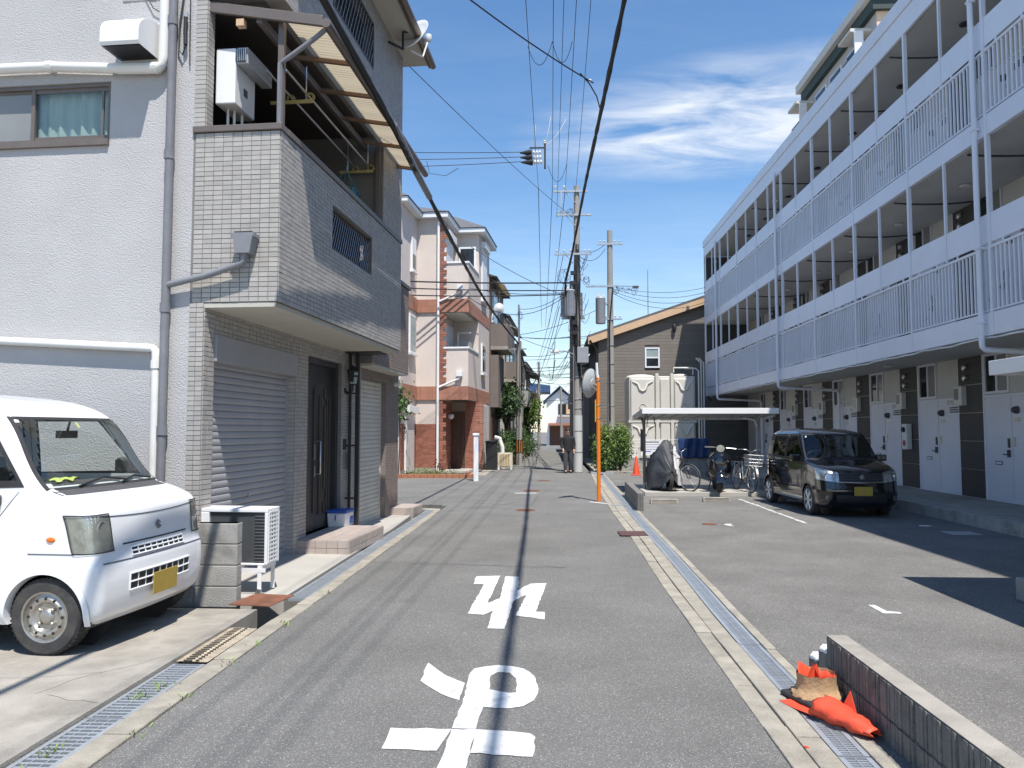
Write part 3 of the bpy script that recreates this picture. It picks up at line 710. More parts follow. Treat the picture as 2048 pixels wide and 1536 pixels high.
# reveals of the openings
def rev(y, z0, z1, m='tile', sgn=1):
    if sgn > 0: tiles(hs_, 'reveal_tile', m, (DS, y, z0), (-1, 0, 0), UZ, .12, z1 - z0, .11, .0485)
    else: tiles(hs_, 'reveal_tile', m, (DS - .12, y, z0), (1, 0, 0), UZ, .12, z1 - z0, .11, .0485)
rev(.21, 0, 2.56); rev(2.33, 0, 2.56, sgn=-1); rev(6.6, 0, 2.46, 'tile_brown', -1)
# overhanging upper floor: floor slab, parapet, soffit
hp('soffit', MB().box(DS, -.02, .0, 4.70, 2.80, 2.845), 'soffit')
hp('floor_slab', MB().box(-1.64, -.13, .13, 4.6, 2.9, 3.05), 'concrete')
LW = (1.50, 3.15, 3.74, 4.245)
q = MB(); wall_with_holes(q, 0, 4.72, 2.85, 4.55, [LW], lambda a, b, c, d: q.box(-.13, 0, a, b, c, d)); q.box(-.90, -.13, 0, .13, 2.85, 4.55)
hp('parapet', q, 'grout')
tiles(hs_, 'wall_tile', 'tile', (-.875, 0, 2.85), UX, UZ, .875, 1.70, .0945, .0486, single=240)
tiles(hs_, 'wall_tile', 'tile', (0, 0, 2.85), UY, UZ, 4.72, 1.70, .0945, .0486, holes=[(LW[0], LW[1], LW[2] - 2.85, LW[3] - 2.85)])
hp('coping', MB().box(-.90, .02, -.03, .16, 4.555, 4.62).box(-.16, .025, .16, 4.73, 4.555, 4.62), 'brown_metal', bevel=.006)
# lattice grille in the parapet opening
gr = hp('lattice_grille', MB().box(-.07, -.05, LW[0], LW[1], LW[2], LW[2] + .02).box(-.07, -.05, LW[0], LW[1], LW[3] - .02, LW[3]), 'bronze')
def lattice(y0, y1, z0, z1, x, par, p=.075, t=.0045):
    a = MB(); b = MB(); hgt = z1 - z0; k = y0 - hgt * .5
    while k < y1:
        for sgn, mbx in ((1, a), (-1, b)):
            ya, yb = (k, k + hgt * .5) if sgn > 0 else (k + hgt * .5, k)
            za, zb = z0, z1
            # clip to the opening
            def cl(yq): return max(y0, min(y1, yq))
            if max(ya, yb) <= y0 or min(ya, yb) >= y1: continue
            ta = (cl(ya) - ya) / (yb - ya); tb = (cl(yb) - ya) / (yb - ya)
            mbx.tube([(x + .006 * sgn, cl(ya), za + (zb - za) * ta), (x + .006 * sgn, cl(yb), za + (zb - za) * tb)], t, 4)
        k += p
    ob('lattice_bars', a, 'galv', par); ob('lattice_bars', b, 'bronze', par)
lattice(LW[0], LW[1], LW[2] + .02, LW[3] - .02, -.06, gr)
hp('shade_sheet', MB().box(-.26, -.25, 1.3, 3.4, 3.06, 4.54), 'interior_shade')  # added dark sheet: blocks sun and paints shade behind the lattice
# second-floor piers, third floor
hp('corner_pier', MB().box(-.90, -.78, 0, .13, 4.62, 5.95), 'grout')
tiles(hs_, 'wall_tile', 'tile', (-.90, 0, 4.62), UX, UZ, .12, 1.3, .12, .0486)
tiles(hs_, 'wall_tile', 'tile', (-.78, 0, 4.62), UY, UZ, .13, 1.3, .13, .0486)
hp('end_pier', MB().box(-1.6, 0, 3.66, 4.72, 4.55, 5.9), 'grout')
tiles(hs_, 'wall_tile', 'tile', (0, 3.66, 4.62), UY, UZ, 1.06, 1.28, .0945, .0486)
W3 = (1.45, 3.1, 6.62, 7.30)
q = MB(); wall_with_holes(q, .0, 4.72, 5.9, 7.6, [W3], lambda a, b, c, d: q.box(-.2, 0, a, b, c, d)); q.box(-1.7, -.2, 0, .15, 5.96, 7.6); q.box(-1.7, -.2, 4.57, 4.72, 5.9, 7.6)
hp('upper_wall', q, 'grout')
hp('upper_soffit', MB().box(-1.64, -.2, .15, 4.57, 5.9, 5.96), 'bronze')  # dark bronze here paints in the shade under the upper floor
tiles(hs_, 'wall_tile', 'tile', (0, 0, 5.9), UY, UZ, 4.72, 1.7, .0945, .0486, holes=[(W3[0], W3[1], W3[2] - 5.9, W3[3] - 5.9)])
tiles(hs_, 'wall_tile', 'tile', (-1.7, 0, 5.96), UX, UZ, 1.7, 1.64, .0945, .0486)
gr3 = hp('lattice_grille', MB().box(-.02, 0.01, W3[0], W3[1], W3[2], W3[2] + .03).box(-.02, 0.01, W3[0], W3[1], W3[3] - .03, W3[3]).box(-.02, .01, W3[0], W3[0] + .03, W3[2] + .03, W3[3] - .03).box(-.02, .01, W3[1] - .03, W3[1], W3[2] + .03, W3[3] - .03), 'bronze')
lattice(W3[0] + .03, W3[1] - .03, W3[2] + .03, W3[3] - .03, -.005, gr3, .1)
hp('upper_window', MB().box(-.16, -.15, W3[0] - .02, W3[1] + .02, W3[2] - .02, W3[3] + .02), 'glass_dark')
# roof with eaves
hp('roof', MB().box(-8.2, .40, -.3, 5.05, 7.62, 7.72).extr([(-8.3, 7.72), (.44, 7.72), (-3.6, 9.0)], 'y', -.34, 5.1), 'roof_grey')
hp('eaves_soffit', MB().box(-1.6, .36, -.26, 5.0, 7.595, 7.618), 'soffit')
pipe('roof_gutter', [(.42, -.35, 7.66), (.42, 5.08, 7.62)], .055, 'brown_metal')
hp('eaves_fascia', MB().box(.365, .385, -.26, 5.02, 7.56, 7.68), 'brown_metal')
# dark tiled volume beyond the overhang
hp('annex_wall', MB().box(-1.6, -.46, 4.73, 7.1, 2.66, 4.25), 'grout')
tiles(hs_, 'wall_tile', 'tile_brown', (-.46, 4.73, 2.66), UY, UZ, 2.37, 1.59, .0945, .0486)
hp('annex_coping', MB().box(-1.62, -.42, 4.75, 7.14, 4.25, 4.32), 'bronze', bevel=.006)
hp('annex_soffit', MB().box(DS, -.46, 4.73, 7.1, 2.62, 2.66), 'soffit')
hp('upper_core', MB().box(-7.84, -1.7, .2, 7.3, 5.85, 7.5), 'grout')
# roller shutters: every slat a piece, box above, guides
def shutter(y0, y1, z1, box_h, m, d):
    sh = hp('roller_shutter', MB().box(d - .02, d + .02, y0, y0 + .035, 0.02, z1 - box_h).box(d - .02, d + .02, y1 - .035, y1, 0.02, z1 - box_h), m)
    if box_h: hp('shutter_box', MB().box(d - .02, DS + .035, y0, y1, z1 - box_h, z1), m, parent=sh, bevel=.005)
    p = .073; L_ = y1 - y0 - .07
    me = shared('slat', MB().grid([[(x, yy, z) for yy in (0, L_)] for x, z in ((-.004, 0), (.006, .002), (.012, .02), (.013, .036), (.011, .054), (.006, .067), (-.006, .069), (-.006, .0735))]), m)
    z = .05; hp('bottom_bar', MB().box(d - .012, d + .018, y0 + .035, y1 - .035, .02, .05), m, parent=sh)
    while z < z1 - box_h - .01:
        inst('slat', me, sh, (d, y0 + .035, z)); z += p
    hp('shutter_back', MB().box(d - .03, d - .015, y0 + .03, y1 - .03, .02, z1 - box_h), 'black', parent=sh)
    ym = (y0 + y1) / 2
    hp('lock', MB().lathe([(.02, .0), (.02, .012)], 10, (d + .012, ym, .86), axis='x'), 'steel', parent=sh)
    return sh
shutter(.21, 2.33, 2.56, .27, 'shutter', -.86)
shutter(5.1, 6.6, 2.46, .0, 'shutter2', -.85)
# entrance door, double leaf, ribbed
dr_ = hp('door', MB().box(-.90, -.86, 2.85, 3.36, .2, 2.52).box(-.90, -.86, 3.37, 4.05, .2, 2.52), 'door_black', bevel=.004)
fr = MB().box(-.92, -.80, 2.76, 2.85, .19, 2.60).box(-.92, -.80, 4.05, 4.14, .19, 2.60).box(-.92, -.80, 2.85, 4.05, 2.52, 2.60)
hp('frame', fr, 'door_black', parent=dr_, bevel=.004)
for y0, y1, z0, z1 in ((2.96, 2.985, .45, 2.2), (3.02, 3.045, .45, 2.2), (3.50, 3.52, .4, 2.1), (3.56, 3.58, .4, 2.1), (3.70, 3.735, .75, 1.95), (3.70, 3.735, 2.05, 2.2), (3.70, 3.735, .42, .56), (3.80, 3.82, .4, 2.1), (3.90, 3.92, .4, 2.1), (3.28, 3.30, .45, 2.2)):
    hp('rib', MB().box(-.86, -.838, y0, y1, z0, z1), 'bronze', parent=dr_, bevel=.003)
hp('handle', MB().tube([(-.86, 3.42, .98), (-.80, 3.42, .98), (-.80, 3.42, 1.44), (-.86, 3.42, 1.44)], .012, 8), 'steel', parent=dr_, smooth=50)
hp('lock_plate', MB().box(-.86, -.845, 3.30, 3.345, 1.18, 1.4).box(-.86, -.845, 3.30, 3.345, .95, 1.1), 'steel', parent=dr_, bevel=.003)
# tiled doorstep
st = hp('doorstep', MB().box(-.80, -.06, 2.48, 4.06, -.1, .185), 'grout')
mt = mat('step_tile', (.42, .355, .315), .5, .05, 9, piece=.06); M['step_tile'] = mt
tiles(st, 'step_tile', 'step_tile', (-.06, 2.48, 0), UY, UZ, 1.58, .185, .155, .0925, single=40)
tiles(st, 'step_tile', 'step_tile', (-.80, 2.48, .0), UX, UZ, .74, .185, .15, .0925, single=20)
tiles(st, 'step_tile', 'step_tile', (-.06, 2.48, .185), UY, (-1, 0, 0), 1.58, .74, .155, .148, single=60, dep=.006)
hp('far_step', MB().box(-.75, -.30, 6.95, 7.75, -.1, .16), 'step_tile', bevel=.006)
# wall lamp, intercom, meter, black post and downpipes beside the door
lp = hp('wall_lamp', MB().lathe([(.05, 0), (.055, .02), (.075, .14), (.085, .2), (.10, .22), (.03, .29), (.012, .31)], 6, (-.62, 4.28, 2.28)), 'black')
hp('lamp_arm', MB().tube([(-.75, 4.28, 2.2), (-.66, 4.28, 2.16), (-.62, 4.28, 2.2), (-.62, 4.28, 2.28)], .012, 6).lathe([(.05, 0), (.04, .02)], 10, (-.75, 4.28, 2.2), axis='x'), 'black', parent=lp)
hp('lamp_glass', MB().lathe([(.056, .02), (.072, .135), (.083, .195)], 6, (-.618, 4.28, 2.281)), 'glass_frost', parent=lp)
hp('intercom', MB().box(-.75, -.725, 4.22, 4.34, 1.30, 1.46), 'black', bevel=.004)
hp('name_plate', MB().box(-.75, -.735, 4.22, 4.52, 1.0, 1.26), mat('granite', (.16, .165, .18), .3, .2, 40), bevel=.003); M['granite'] = MATS['granite']
mb_ = hp('power_meter', MB().box(-.75, -.63, 4.50, 4.68, 1.50, 1.78), 'pvc', bevel=.015)
hp('meter_glass', MB().box(-.63, -.62, 4.52, 4.66, 1.53, 1.73), 'glass_frost', parent=mb_, bevel=.01)
hp('switch_box', MB().box(-.75, -.71, 4.48, 4.56, 1.96, 2.10), 'pvc_lgrey', bevel=.005)
pipe('downpipe', [(-.71, 4.44, .03), (-.71, 4.44, 2.85)], .022, 'black')
hp('corner_post', MB().box(-.59, -.53, 4.31, 4.37, .02, 2.80), 'black', bevel=.004)
for z in (.55, 1.35, 2.15): hp('post_bracket', MB().box(-.75, -.59, 4.335, 4.36, z, z + .025), 'black')
hp('soffit_trim', MB().box(-.74, -.2, 4.25, 4.69, 2.782, 2.799), 'black')
hp('security_light', MB().lathe([(.03, 0), (.04, .03), (.04, .1), (.0, .13)], 10, (-.70, 7.0, 2.45), axis='x'), 'white_paint', smooth=True)
# balcony canopy: brown frame, corrugated panels, gutter, posts
cn = hp('balcony_canopy', MB().box(-.85, .40, .03, .07, 5.60, 5.66), 'brown_metal')
cn.data.transform(Matrix.Identity(4))
def cz(x): return 5.88 - (x + .85) * .175
hp('end_fascia', MB().extr([(-.86, cz(-.86) - .05), (.40, cz(.40) - .06), (.40, cz(.40) + .05), (-.86, cz(-.86) + .06)], 'y', .02, .06), 'brown_metal', parent=cn, bevel=.006)
bm_me = cn.data; bm_me.clear_geometry(); tmp = MB().extr([(-.3, cz(-.3) - .09), (-.24, cz(-.24) - .09), (-.24, cz(-.24) - .0), (-.3, cz(-.3))], 'y', .06, 4.45); bm_me.from_pydata(tmp.v, [], tmp.f)
for s_ in (.9, 1.75, 2.6, 3.45, 4.4):
    hp('rafter', MB().extr([(-.3, cz(-.3) - .045), (.40, cz(.40) - .045), (.40, cz(.40) - .004), (-.3, cz(-.3) - .004)], 'y', s_ - .025, s_ + .025), mat('rafter_brown', (.22, .13, .08), .6, .15, 9), parent=cn)
rows = []
for k in range(221):
    s_ = .06 + 4.38 * k / 220; wv = .007 * math.sin(k * 2.2)
    rows.append([(x, s_, cz(x) + .008 + wv) for x in (-.02, .12, .26, .40)])
hp('roof_panel', MB().grid(rows), 'polycarb', parent=cn, fix=False)
pipe('eaves_gutter', [(.44, .02, 5.63), (.44, 4.50, 5.60)], .048, 'brown_metal', cn)
pipe('gutter_drop', [(.40, .10, 5.60), (.30, .10, 5.52), (.02, .10, 5.33), (-.06, .10, 5.28), (-.06, .10, 4.62)], .026, 'pvc_grey', cn)
for s_ in (.14, 3.60): hp('post', MB().box(-.09, -.03, s_ - .03, s_ + .03, 4.62, cz(-.05) - .03), 'brown_metal', parent=cn, bevel=.003)
hp('wood_block', MB().box(-.50, -.42, .03, .10, 5.66, 5.73), 'fascia_tan', parent=cn)
# drying rails in the balcony
for s_ in (1.15, 3.55):
    hk = hp('pole_bracket', MB().box(-.62, -.12, s_ - .008, s_ + .008, 5.33, 5.37), 'yellow_plastic')
    hp('hook', MB().lathe([(.055, -.01), (.055, .01), (.03, .01), (.03, -.01)], 12, (-.15, s_, 5.40), axis='y', caps=False).lathe([(.05, -.01), (.05, .01), (.028, .01), (.028, -.01)], 12, (-.38, s_, 5.39), axis='y', caps=False), 'yellow_plastic', parent=hk)
    for x in (-.5, -.2): hp('hanger_rod', MB().tube([(x, s_, 5.37), (x, s_, cz(x) - .01)], .009, 6), 'steel', parent=hk)
for x in (-.38, -.17): pipe('drying_pole', [(x, .5, 5.41), (x, 4.0, 5.41)], .014, 'steel')
# hanging pegged clothes dryer
ph = thing('peg_hanger', 'pale blue plastic peg hanger hanging from the balcony drying pole', 'hanger', (-2.6 + .05, 10.35, 5.0))
q = MB()
for x in (-.15, 0, .15): q.tube([(x, -.22, -.1), (x, .22, -.1)], .007, 5)
for y in (-.22, -.07, .07, .22): q.tube([(-.15, y, -.1), (.15, y, -.1)], .007, 5)
ob('rack', q, 'cyan_plastic', ph)
q = MB()
for x in (-.15, .15):
    for y in (-.22, .22): q.tube([(x, y, -.1), (0, 0, .22)], .004, 4)
q.tube([(0, 0, .22), (0, 0, .27), (.03, 0, .30), (.0, 0, .33)], .006, 5)
ob('cord', q, 'cyan_plastic', ph)
rnd = random.Random(3)
for k in range(14):
    x, y = rnd.choice((-.15, 0, .15)), rnd.uniform(-.2, .2); h = rnd.uniform(.07, .2)
    ob('peg', MB().box(x - .008, x + .008, y - .02, y + .02, -.1 - h, -.1), 'cyan_plastic', ph)
ph.location = (-2.86, 10.55, 5.05)
# satellite dish on the eaves
sd = thing('satellite_dish', 'white satellite dish with feed arm on the upper wall of the tiled house', 'satellite dish', (-2.08, 11.3, 7.62), R(150)); sd.scale = (1.3, 1.3, 1.3)
q = MB().lathe([(.0, .07), (.08, .064), (.16, .045), (.22, .0), (.225, .0), (.165, .038), (.08, .055), (0, .06)], 24)
q.v = [(x, y * 1.06, z) for x, y, z in q.v]; q.xf(Matrix.Rotation(R(118), 4, 'X'))
ob('reflector', q, 'white_paint', sd, smooth=True)
ob('feed_arm', MB().tube([(0, .02, -.21), (0, -.2, -.19), (0, -.3, .06)], .011, 6), 'pvc', sd)
ob('feed_horn', MB().lathe([(.03, -.05), (.045, -.02), (.04, .03), (.02, .04)], 10, (0, -.30, .09)), 'white_paint', sd, smooth=True)
ob('bracket', MB().tube([(0, .06, 0), (0, .16, -.05), (0, .16, -.25), (.0, .40, -.27)], .016, 6), 'black', sd)
# rain hopper and sloping pipe on the tiled side face
hop = hp('rain_hopper', MB().extr([(-.09, 3.30), (.09, 3.30), (.125, 3.46), (.14, 3.46), (.14, 3.50), (-.14, 3.50), (-.14, 3.46), (-.125, 3.46)], 'y', -.17, -.02), 'hopper_grey', bevel=.004); hop.scale = (.8, .9, 1)
hop.location.x = -.30
hp('hopper_mouth', MB().box(-.11, .11, -.155, -.035, 3.49, 3.515), 'black', parent=hop)
pipe('hopper_pipe', [(-.30, -.095, 3.30), (-.30, -.095, 3.24), (-.33, -.09, 3.21), (-.70, -.08, 3.10), (-1.10, -.07, 3.02)], .032, 'hopper_grey')
# water heater on the balcony
wh = thing('water_heater', 'white wall-hung water heater with flue box on the balcony', 'water heater', (-2.645, 7.31, 0), R(-3.4))
ob('casing', MB().box(-.77, -.56, .16, .62, 4.92, 5.50), 'white_paint', wh, bevel=.012)
ob('flue_box', MB().box(-.545, -.43, .16, .75, 5.33, 5.50), 'pvc_lgrey', wh, bevel=.006)
fl = ob('flue_grille', MB().box(-.53, -.445, .145, .157, 5.35, 5.48), 'black', wh)
for k in range(5): ob('fin', MB().box(-.53 + k * .02, -.522 + k * .02, .135, .148, 5.35, 5.48), 'steel', fl)
ob('label_plate', MB().box(-.558, -.554, .35, .43, 5.08, 5.16), 'plastic_grey', wh)
for x, y in ((-.70, .3), (-.66, .36), (-.62, .45)): ob('supply_pipe', MB().tube([(x, y, 4.92), (x, y, 4.62)], .014, 6), 'pvc', wh)
# ---- block wall, outdoor unit, cooler box
bw = thing('block_wall', 'short grey concrete block wall beside the outdoor unit', 'wall')
for r_ in range(4):
    z0 = r_ * .192 - .02; z1 = z0 + .186
    cuts = (-5.0, -4.6, -4.2, -3.8, -3.395, -2.99, -2.835) if r_ % 1 == 0 else ()
    cuts = (-5.05, -4.655, -4.26, -3.865, -3.47, -3.27, -2.865)
    for a, b in zip(cuts, cuts[1:]):
        ob('block', MB().box(a + .002, b - .002, 7.0, 7.12, z0, z1), 'block', bw, bevel=.008)
ob('mortar', MB().box(-5.04, -2.875, 7.008, 7.112, -.1, .742), 'mortar', bw)
ac = thing('outdoor_unit', 'white air conditioner outdoor unit on a metal stand beside the block wall', 'air conditioner', (-2.72, 7.30, 0), R(-3))
X0, X1, Y0, Y1, Z0, Z1 = -.76, 0.0, .05, .34, .30, .84
q = MB().box(X0, X1, Y0, Y1, Z1 - .035, Z1).box(X0, X0 + .17, Y0, Y1, Z0, Z1 - .035).box(X0 + .17, X1, Y1 - .012, Y1, Z0, Z1 - .035).box(X1 - .03, X1, Y0, Y0 + .03, Z0, Z1 - .035).box(X1 - .012, X1, Y1 - .05, Y1 - .012, Z0, Z1 - .035).box(X0 + .17, X1, Y0, Y1 - .012, Z0, Z0 + .02)
ob('casing', q, 'white_paint', ac, bevel=.006)
q = MB()
for k in range(70):
    x = X0 + .175 + k * (.55 / 70); q.box(x, x + .003, Y0 + .02, Y0 + .05, Z0 + .02, Z1 - .04)
q.box(X0 + .17, X1 - .03, Y0 + .045, Y0 + .06, Z0 + .02, Z1 - .04)
ob('condenser_fins', q, mat('fin_grey', (.20, .215, .225), .45, .1, 8, metal=.5), ac)
q = MB()
for k in range(15): q.box(X1 - .13, X1 - .035, Y0 + .008, Y0 + .02, Z0 + .03 + k * .031, Z0 + .038 + k * .031)
ob('coil_bends', q, 'steel', ac)
sg = ob('side_grille', MB().box(X1 - .006, X1 + .004, Y0 + .03, Y0 + .05, Z0 + .02, Z1 - .035), 'white_paint', ac)
for k in range(13): ob('grille_bar', MB().box(X1 - .01, X1 + .003, Y0 + .05, Y1 - .05, Z0 + .02 + k * .0395, Z0 + .038 + k * .0395), 'white_paint', sg)
for k in range(3): ob('grille_bar', MB().box(X1 - .01, X1 + .002, Y0 + .085 + k * .06, Y0 + .10 + k * .06, Z0 + .02, Z1 - .036), 'white_paint', sg)
ob('inner_shade', MB().box(X1 - .05, X1 - .04, Y0 + .06, Y1 - .02, Z0 + .02, Z1 - .04), 'black', ac)
for x in (X0 + .1, X1 - .05):
    for y in (Y0 - .02, Y1 + .0):
        ob('stand_leg', MB().box(x - .03, x + .01, y - .006, y + .0, .035, Z0 - .0).box(x - .03, x - .026, y, y + .03, .035, Z0), 'white_paint', ac)
    ob('stand_rail', MB().box(x - .03, x + .01, Y0 - .02, Y1 + .02, Z0 - .045, Z0 - .004), 'white_paint', ac)
ob('stand_rail', MB().box(X0, X1, Y0 - .028, Y0 - .021, Z0 - .06, Z0 - .02), 'white_paint', ac)
for x in (X0 + .1, X1 - .05): ob('stand_foot', MB().lathe([(.028, -.012), (.03, 0), (.028, .012)], 14, (x - .01, Y0 - .04, .06), axis='y'), 'steel', ac)
cb = thing('cooler_box', 'white cooler box with blue lid by the front door', 'cooler box', (-3.12, 11.2, .185), R(-3.4))
ob('tub', MB().extr([(-.13, 0), (.13, 0), (.145, .2), (-.145, .2)], 'y', 0, .36), 'white_paint', cb, bevel=.015)
ob('lid', MB().box(-.155, .155, -.015, .375, .2, .245), 'blue_plastic', cb, bevel=.012)
ob('sticker', MB().box(.135, .142, .2, .34, .03, .14), 'blue_plastic', cb)
ob('handle', MB().tube([(-.0, -.02, .17), (0, -.045, .16), (0, -.045, .1)], .01, 6), 'blue_plastic', cb)
# ---------------------------------------------------------------- vehicles
def pchip(K):
    """monotone cubic through knots [(x,y)...]"""
    xs = [k[0] for k in K]; ys = [k[1] for k in K]; n = len(K)
    d = [(ys[i + 1] - ys[i]) / (xs[i + 1] - xs[i]) for i in range(n - 1)]
    m = [d[0]] + [0 if d[i - 1] * d[i] <= 0 else 2 * d[i - 1] * d[i] / (d[i - 1] + d[i]) for i in range(1, n - 1)] + [d[-1]]
    def f(x):
        if x <= xs[0]: return ys[0]
        if x >= xs[-1]: return ys[-1]
        i = max(j for j in range(n - 1) if xs[j] <= x)
        h = xs[i + 1] - xs[i]; t = (x - xs[i]) / h
        return (2 * t ** 3 - 3 * t ** 2 + 1) * ys[i] + (t ** 3 - 2 * t ** 2 + t) * h * m[i] + (-2 * t ** 3 + 3 * t ** 2) * ys[i + 1] + (t ** 3 - t ** 2) * h * m[i + 1]
    return f
class Shell:
    """car body as stacked rounded-rectangle slices; x forward (front at x=0), y to the left, z up"""
    def __init__(s, XF, XRr, W, RC, bow=.07, zb=.2, zt=1.87, arches=(), ar=.31, dz=.02):
        s.xf, s.xr, s.w, s.rc, s.bow, s.zb, s.zt = pchip(XF), pchip(XRr), pchip(W), pchip(RC), bow, zb, zt
        s.arches, s.ar, s.dz = arches, ar, dz
    def front(s, t, z, off=0.):
        """point on the nose surface; t across -1..1"""
        w_ = s.w(z); y = t * w_; r = s.rc(z); yy = max(0, abs(y) - (w_ - r)); xx = s.xf(z) - s.bow * (min(abs(y), w_ - r) / w_) ** 2 - (r - math.sqrt(max(0, r * r - yy * yy)))
        return Vector((xx + off, y, z))
    def nose(s, y0, d, z, sgn, off=0.):
        """point d metres along the nose from y0 round the corner to the flank"""
        w_ = s.w(z); r = s.rc(z); yc = w_ - r; xc = s.xf(z) - s.bow * (yc / w_) ** 2
        L1 = yc - y0
        if d < L1: y = y0 + d; return Vector((s.xf(z) - s.bow * (y / w_) ** 2 + off, sgn * y, z))
        a = (d - L1) / r
        if a < math.pi / 2: return Vector((xc - r + (r + off) * math.cos(a), sgn * (yc + (r + off) * math.sin(a)), z))
        return Vector((xc - r - (d - L1 - r * math.pi / 2), sgn * (w_ + off), z))
    def side(s, x, z, sgn, off=0.):
        return Vector((x, sgn * (s.w(z) + off), z))
    def build(s, skip):
        zs = [s.zb]
        while zs[-1] < s.zt - 1e-6: zs.append(min(s.zt, zs[-1] + (s.dz if zs[-1] < s.zt - .06 else s.dz * .4)))
        NS, NC, NF = 96, 7, 22
        rows = []; info = []
        for z in zs:
            w_, r, xf_, xr_ = s.w(z), s.rc(z), s.xf(z), s.xr(z); r = min(r, w_ * .9); row = []; inf = []
            for k in range(NF + 1):
                y = -(w_ - r) + 2 * (w_ - r) * k / NF; row.append(Vector((xf_ - s.bow * (y / w_) ** 2, y, z))); inf.append('F')
            xc = xf_ - s.bow * ((w_ - r) / w_) ** 2 - r
            for k in range(1, NC + 1):
                a = R(90 * k / NC); row.append(Vector((xc + r * math.cos(a), w_ - r + r * math.sin(a), z))); inf.append('C')
            x1 = xr_ + r
            for k in range(1, NS + 1): row.append(Vector((xc + (x1 - xc) * k / NS, w_, z))); inf.append('S')
            for k in range(1, NC + 1):
                a = R(90 + 90 * k / NC); row.append(Vector((x1 + r * math.cos(a), w_ - r + r * math.sin(a), z))); inf.append('C')
            for k in range(1, NF + 1): row.append(Vector((xr_, (w_ - r) - 2 * (w_ - r) * k / NF, z))); inf.append('B')
            for k in range(1, NC + 1):
                a = R(180 + 90 * k / NC); row.append(Vector((x1 + r * math.cos(a), -(w_ - r) + r * math.sin(a), z))); inf.append('C')
            for k in range(1, NS + 1): row.append(Vector((x1 + (xc - x1) * k / NS, -w_, z))); inf.append('S')
            for k in range(1, NC): 
                a = R(270 + 90 * k / NC); row.append(Vector((xc + r * math.cos(a), -(w_ - r) + r * math.sin(a), z))); inf.append('C')
            rows.append(row); info.append(inf)
        mb = MB(); n = len(rows[0])
        for row in rows:
            for p in row:
                for ax in s.arches:
                    d = Vector((p.x - ax, p.z - s.arz)); L_ = d.length
                    if abs(p.y) > .45 and abs(L_ - s.ar) < .02 and L_ > 1e-4:
                        d = d * (s.ar / L_); p.x = ax + d.x; p.z = s.arz + d.y
                mb.v.append(tuple(p))
        for k in range(len(rows) - 1):
            for j in range(n):
                a = k * n + j; b = k * n + (j + 1) % n
                c = (Vector(mb.v[a]) + Vector(mb.v[b]) + Vector(mb.v[a + n]) + Vector(mb.v[b + n])) / 4
                if abs(c.y) > .45 and any(math.hypot(c.x - ax, c.z - s.arz) < s.ar - .004 for ax in s.arches): continue
                if skip(c, info[k][j]): continue
                mb.f.append((a, b, b + n, a + n))
        e = (len(rows) - 1) * n; mb.f.append(tuple(e + j for j in range(n)))
        return mb
def patch(pts_fn, nu, nv):
    return MB().grid([[pts_fn(i / nu, j / nv) for i in range(nu + 1)] for j in range(nv + 1)])
def ring_strip(outline, inner):
    """closed band between two outlines of equal length"""
    m_ = MB(); n = len(outline)
    m_.v = [tuple(p) for p in outline] + [tuple(p) for p in inner]
    m_.f = [(k, (k + 1) % n, n + (k + 1) % n, n + k) for k in range(n)]
    return m_
def side_poly(sh, poly, sgn, off, n=7):
    """closed outline on the body side through (x,z) corners"""
    P = []
    for (x0, z0), (x1, z1) in zip(poly, poly[1:] + poly[:1]):
        for k in range(n): P.append(sh.side(x0 + (x1 - x0) * k / n, z0 + (z1 - z0) * k / n, sgn, off))
    return P
def shrink(poly, d):
    cx_ = sum(p[0] for p in poly) / len(poly); cz_ = sum(p[1] for p in poly) / len(poly)
    w_ = max(p[0] for p in poly) - min(p[0] for p in poly); h_ = max(p[1] for p in poly) - min(p[1] for p in poly)
    return [(cx_ + (x - cx_) * (1 - 2 * d / w_), cz_ + (z - cz_) * (1 - 2 * d / h_)) for x, z in poly]
def inpoly(x, z, P):
    c = False; j = len(P) - 1
    for i in range(len(P)):
        if (P[i][1] > z) != (P[j][1] > z) and x < (P[j][0] - P[i][0]) * (z - P[i][1]) / (P[j][1] - P[i][1]) + P[i][0]: c = not c
        j = i
    return c
def fill_side(sh, poly, sgn, off):
    """glass following the body side inside an (x,z) polygon"""
    P = side_poly(sh, poly, sgn, off); c = sum(P, Vector()) / len(P)
    m_ = MB(); n = len(P); m_.v = [tuple(p) for p in P] + [tuple(c)]
    m_.f = [(k, (k + 1) % n, n) for k in range(n)]
    return m_
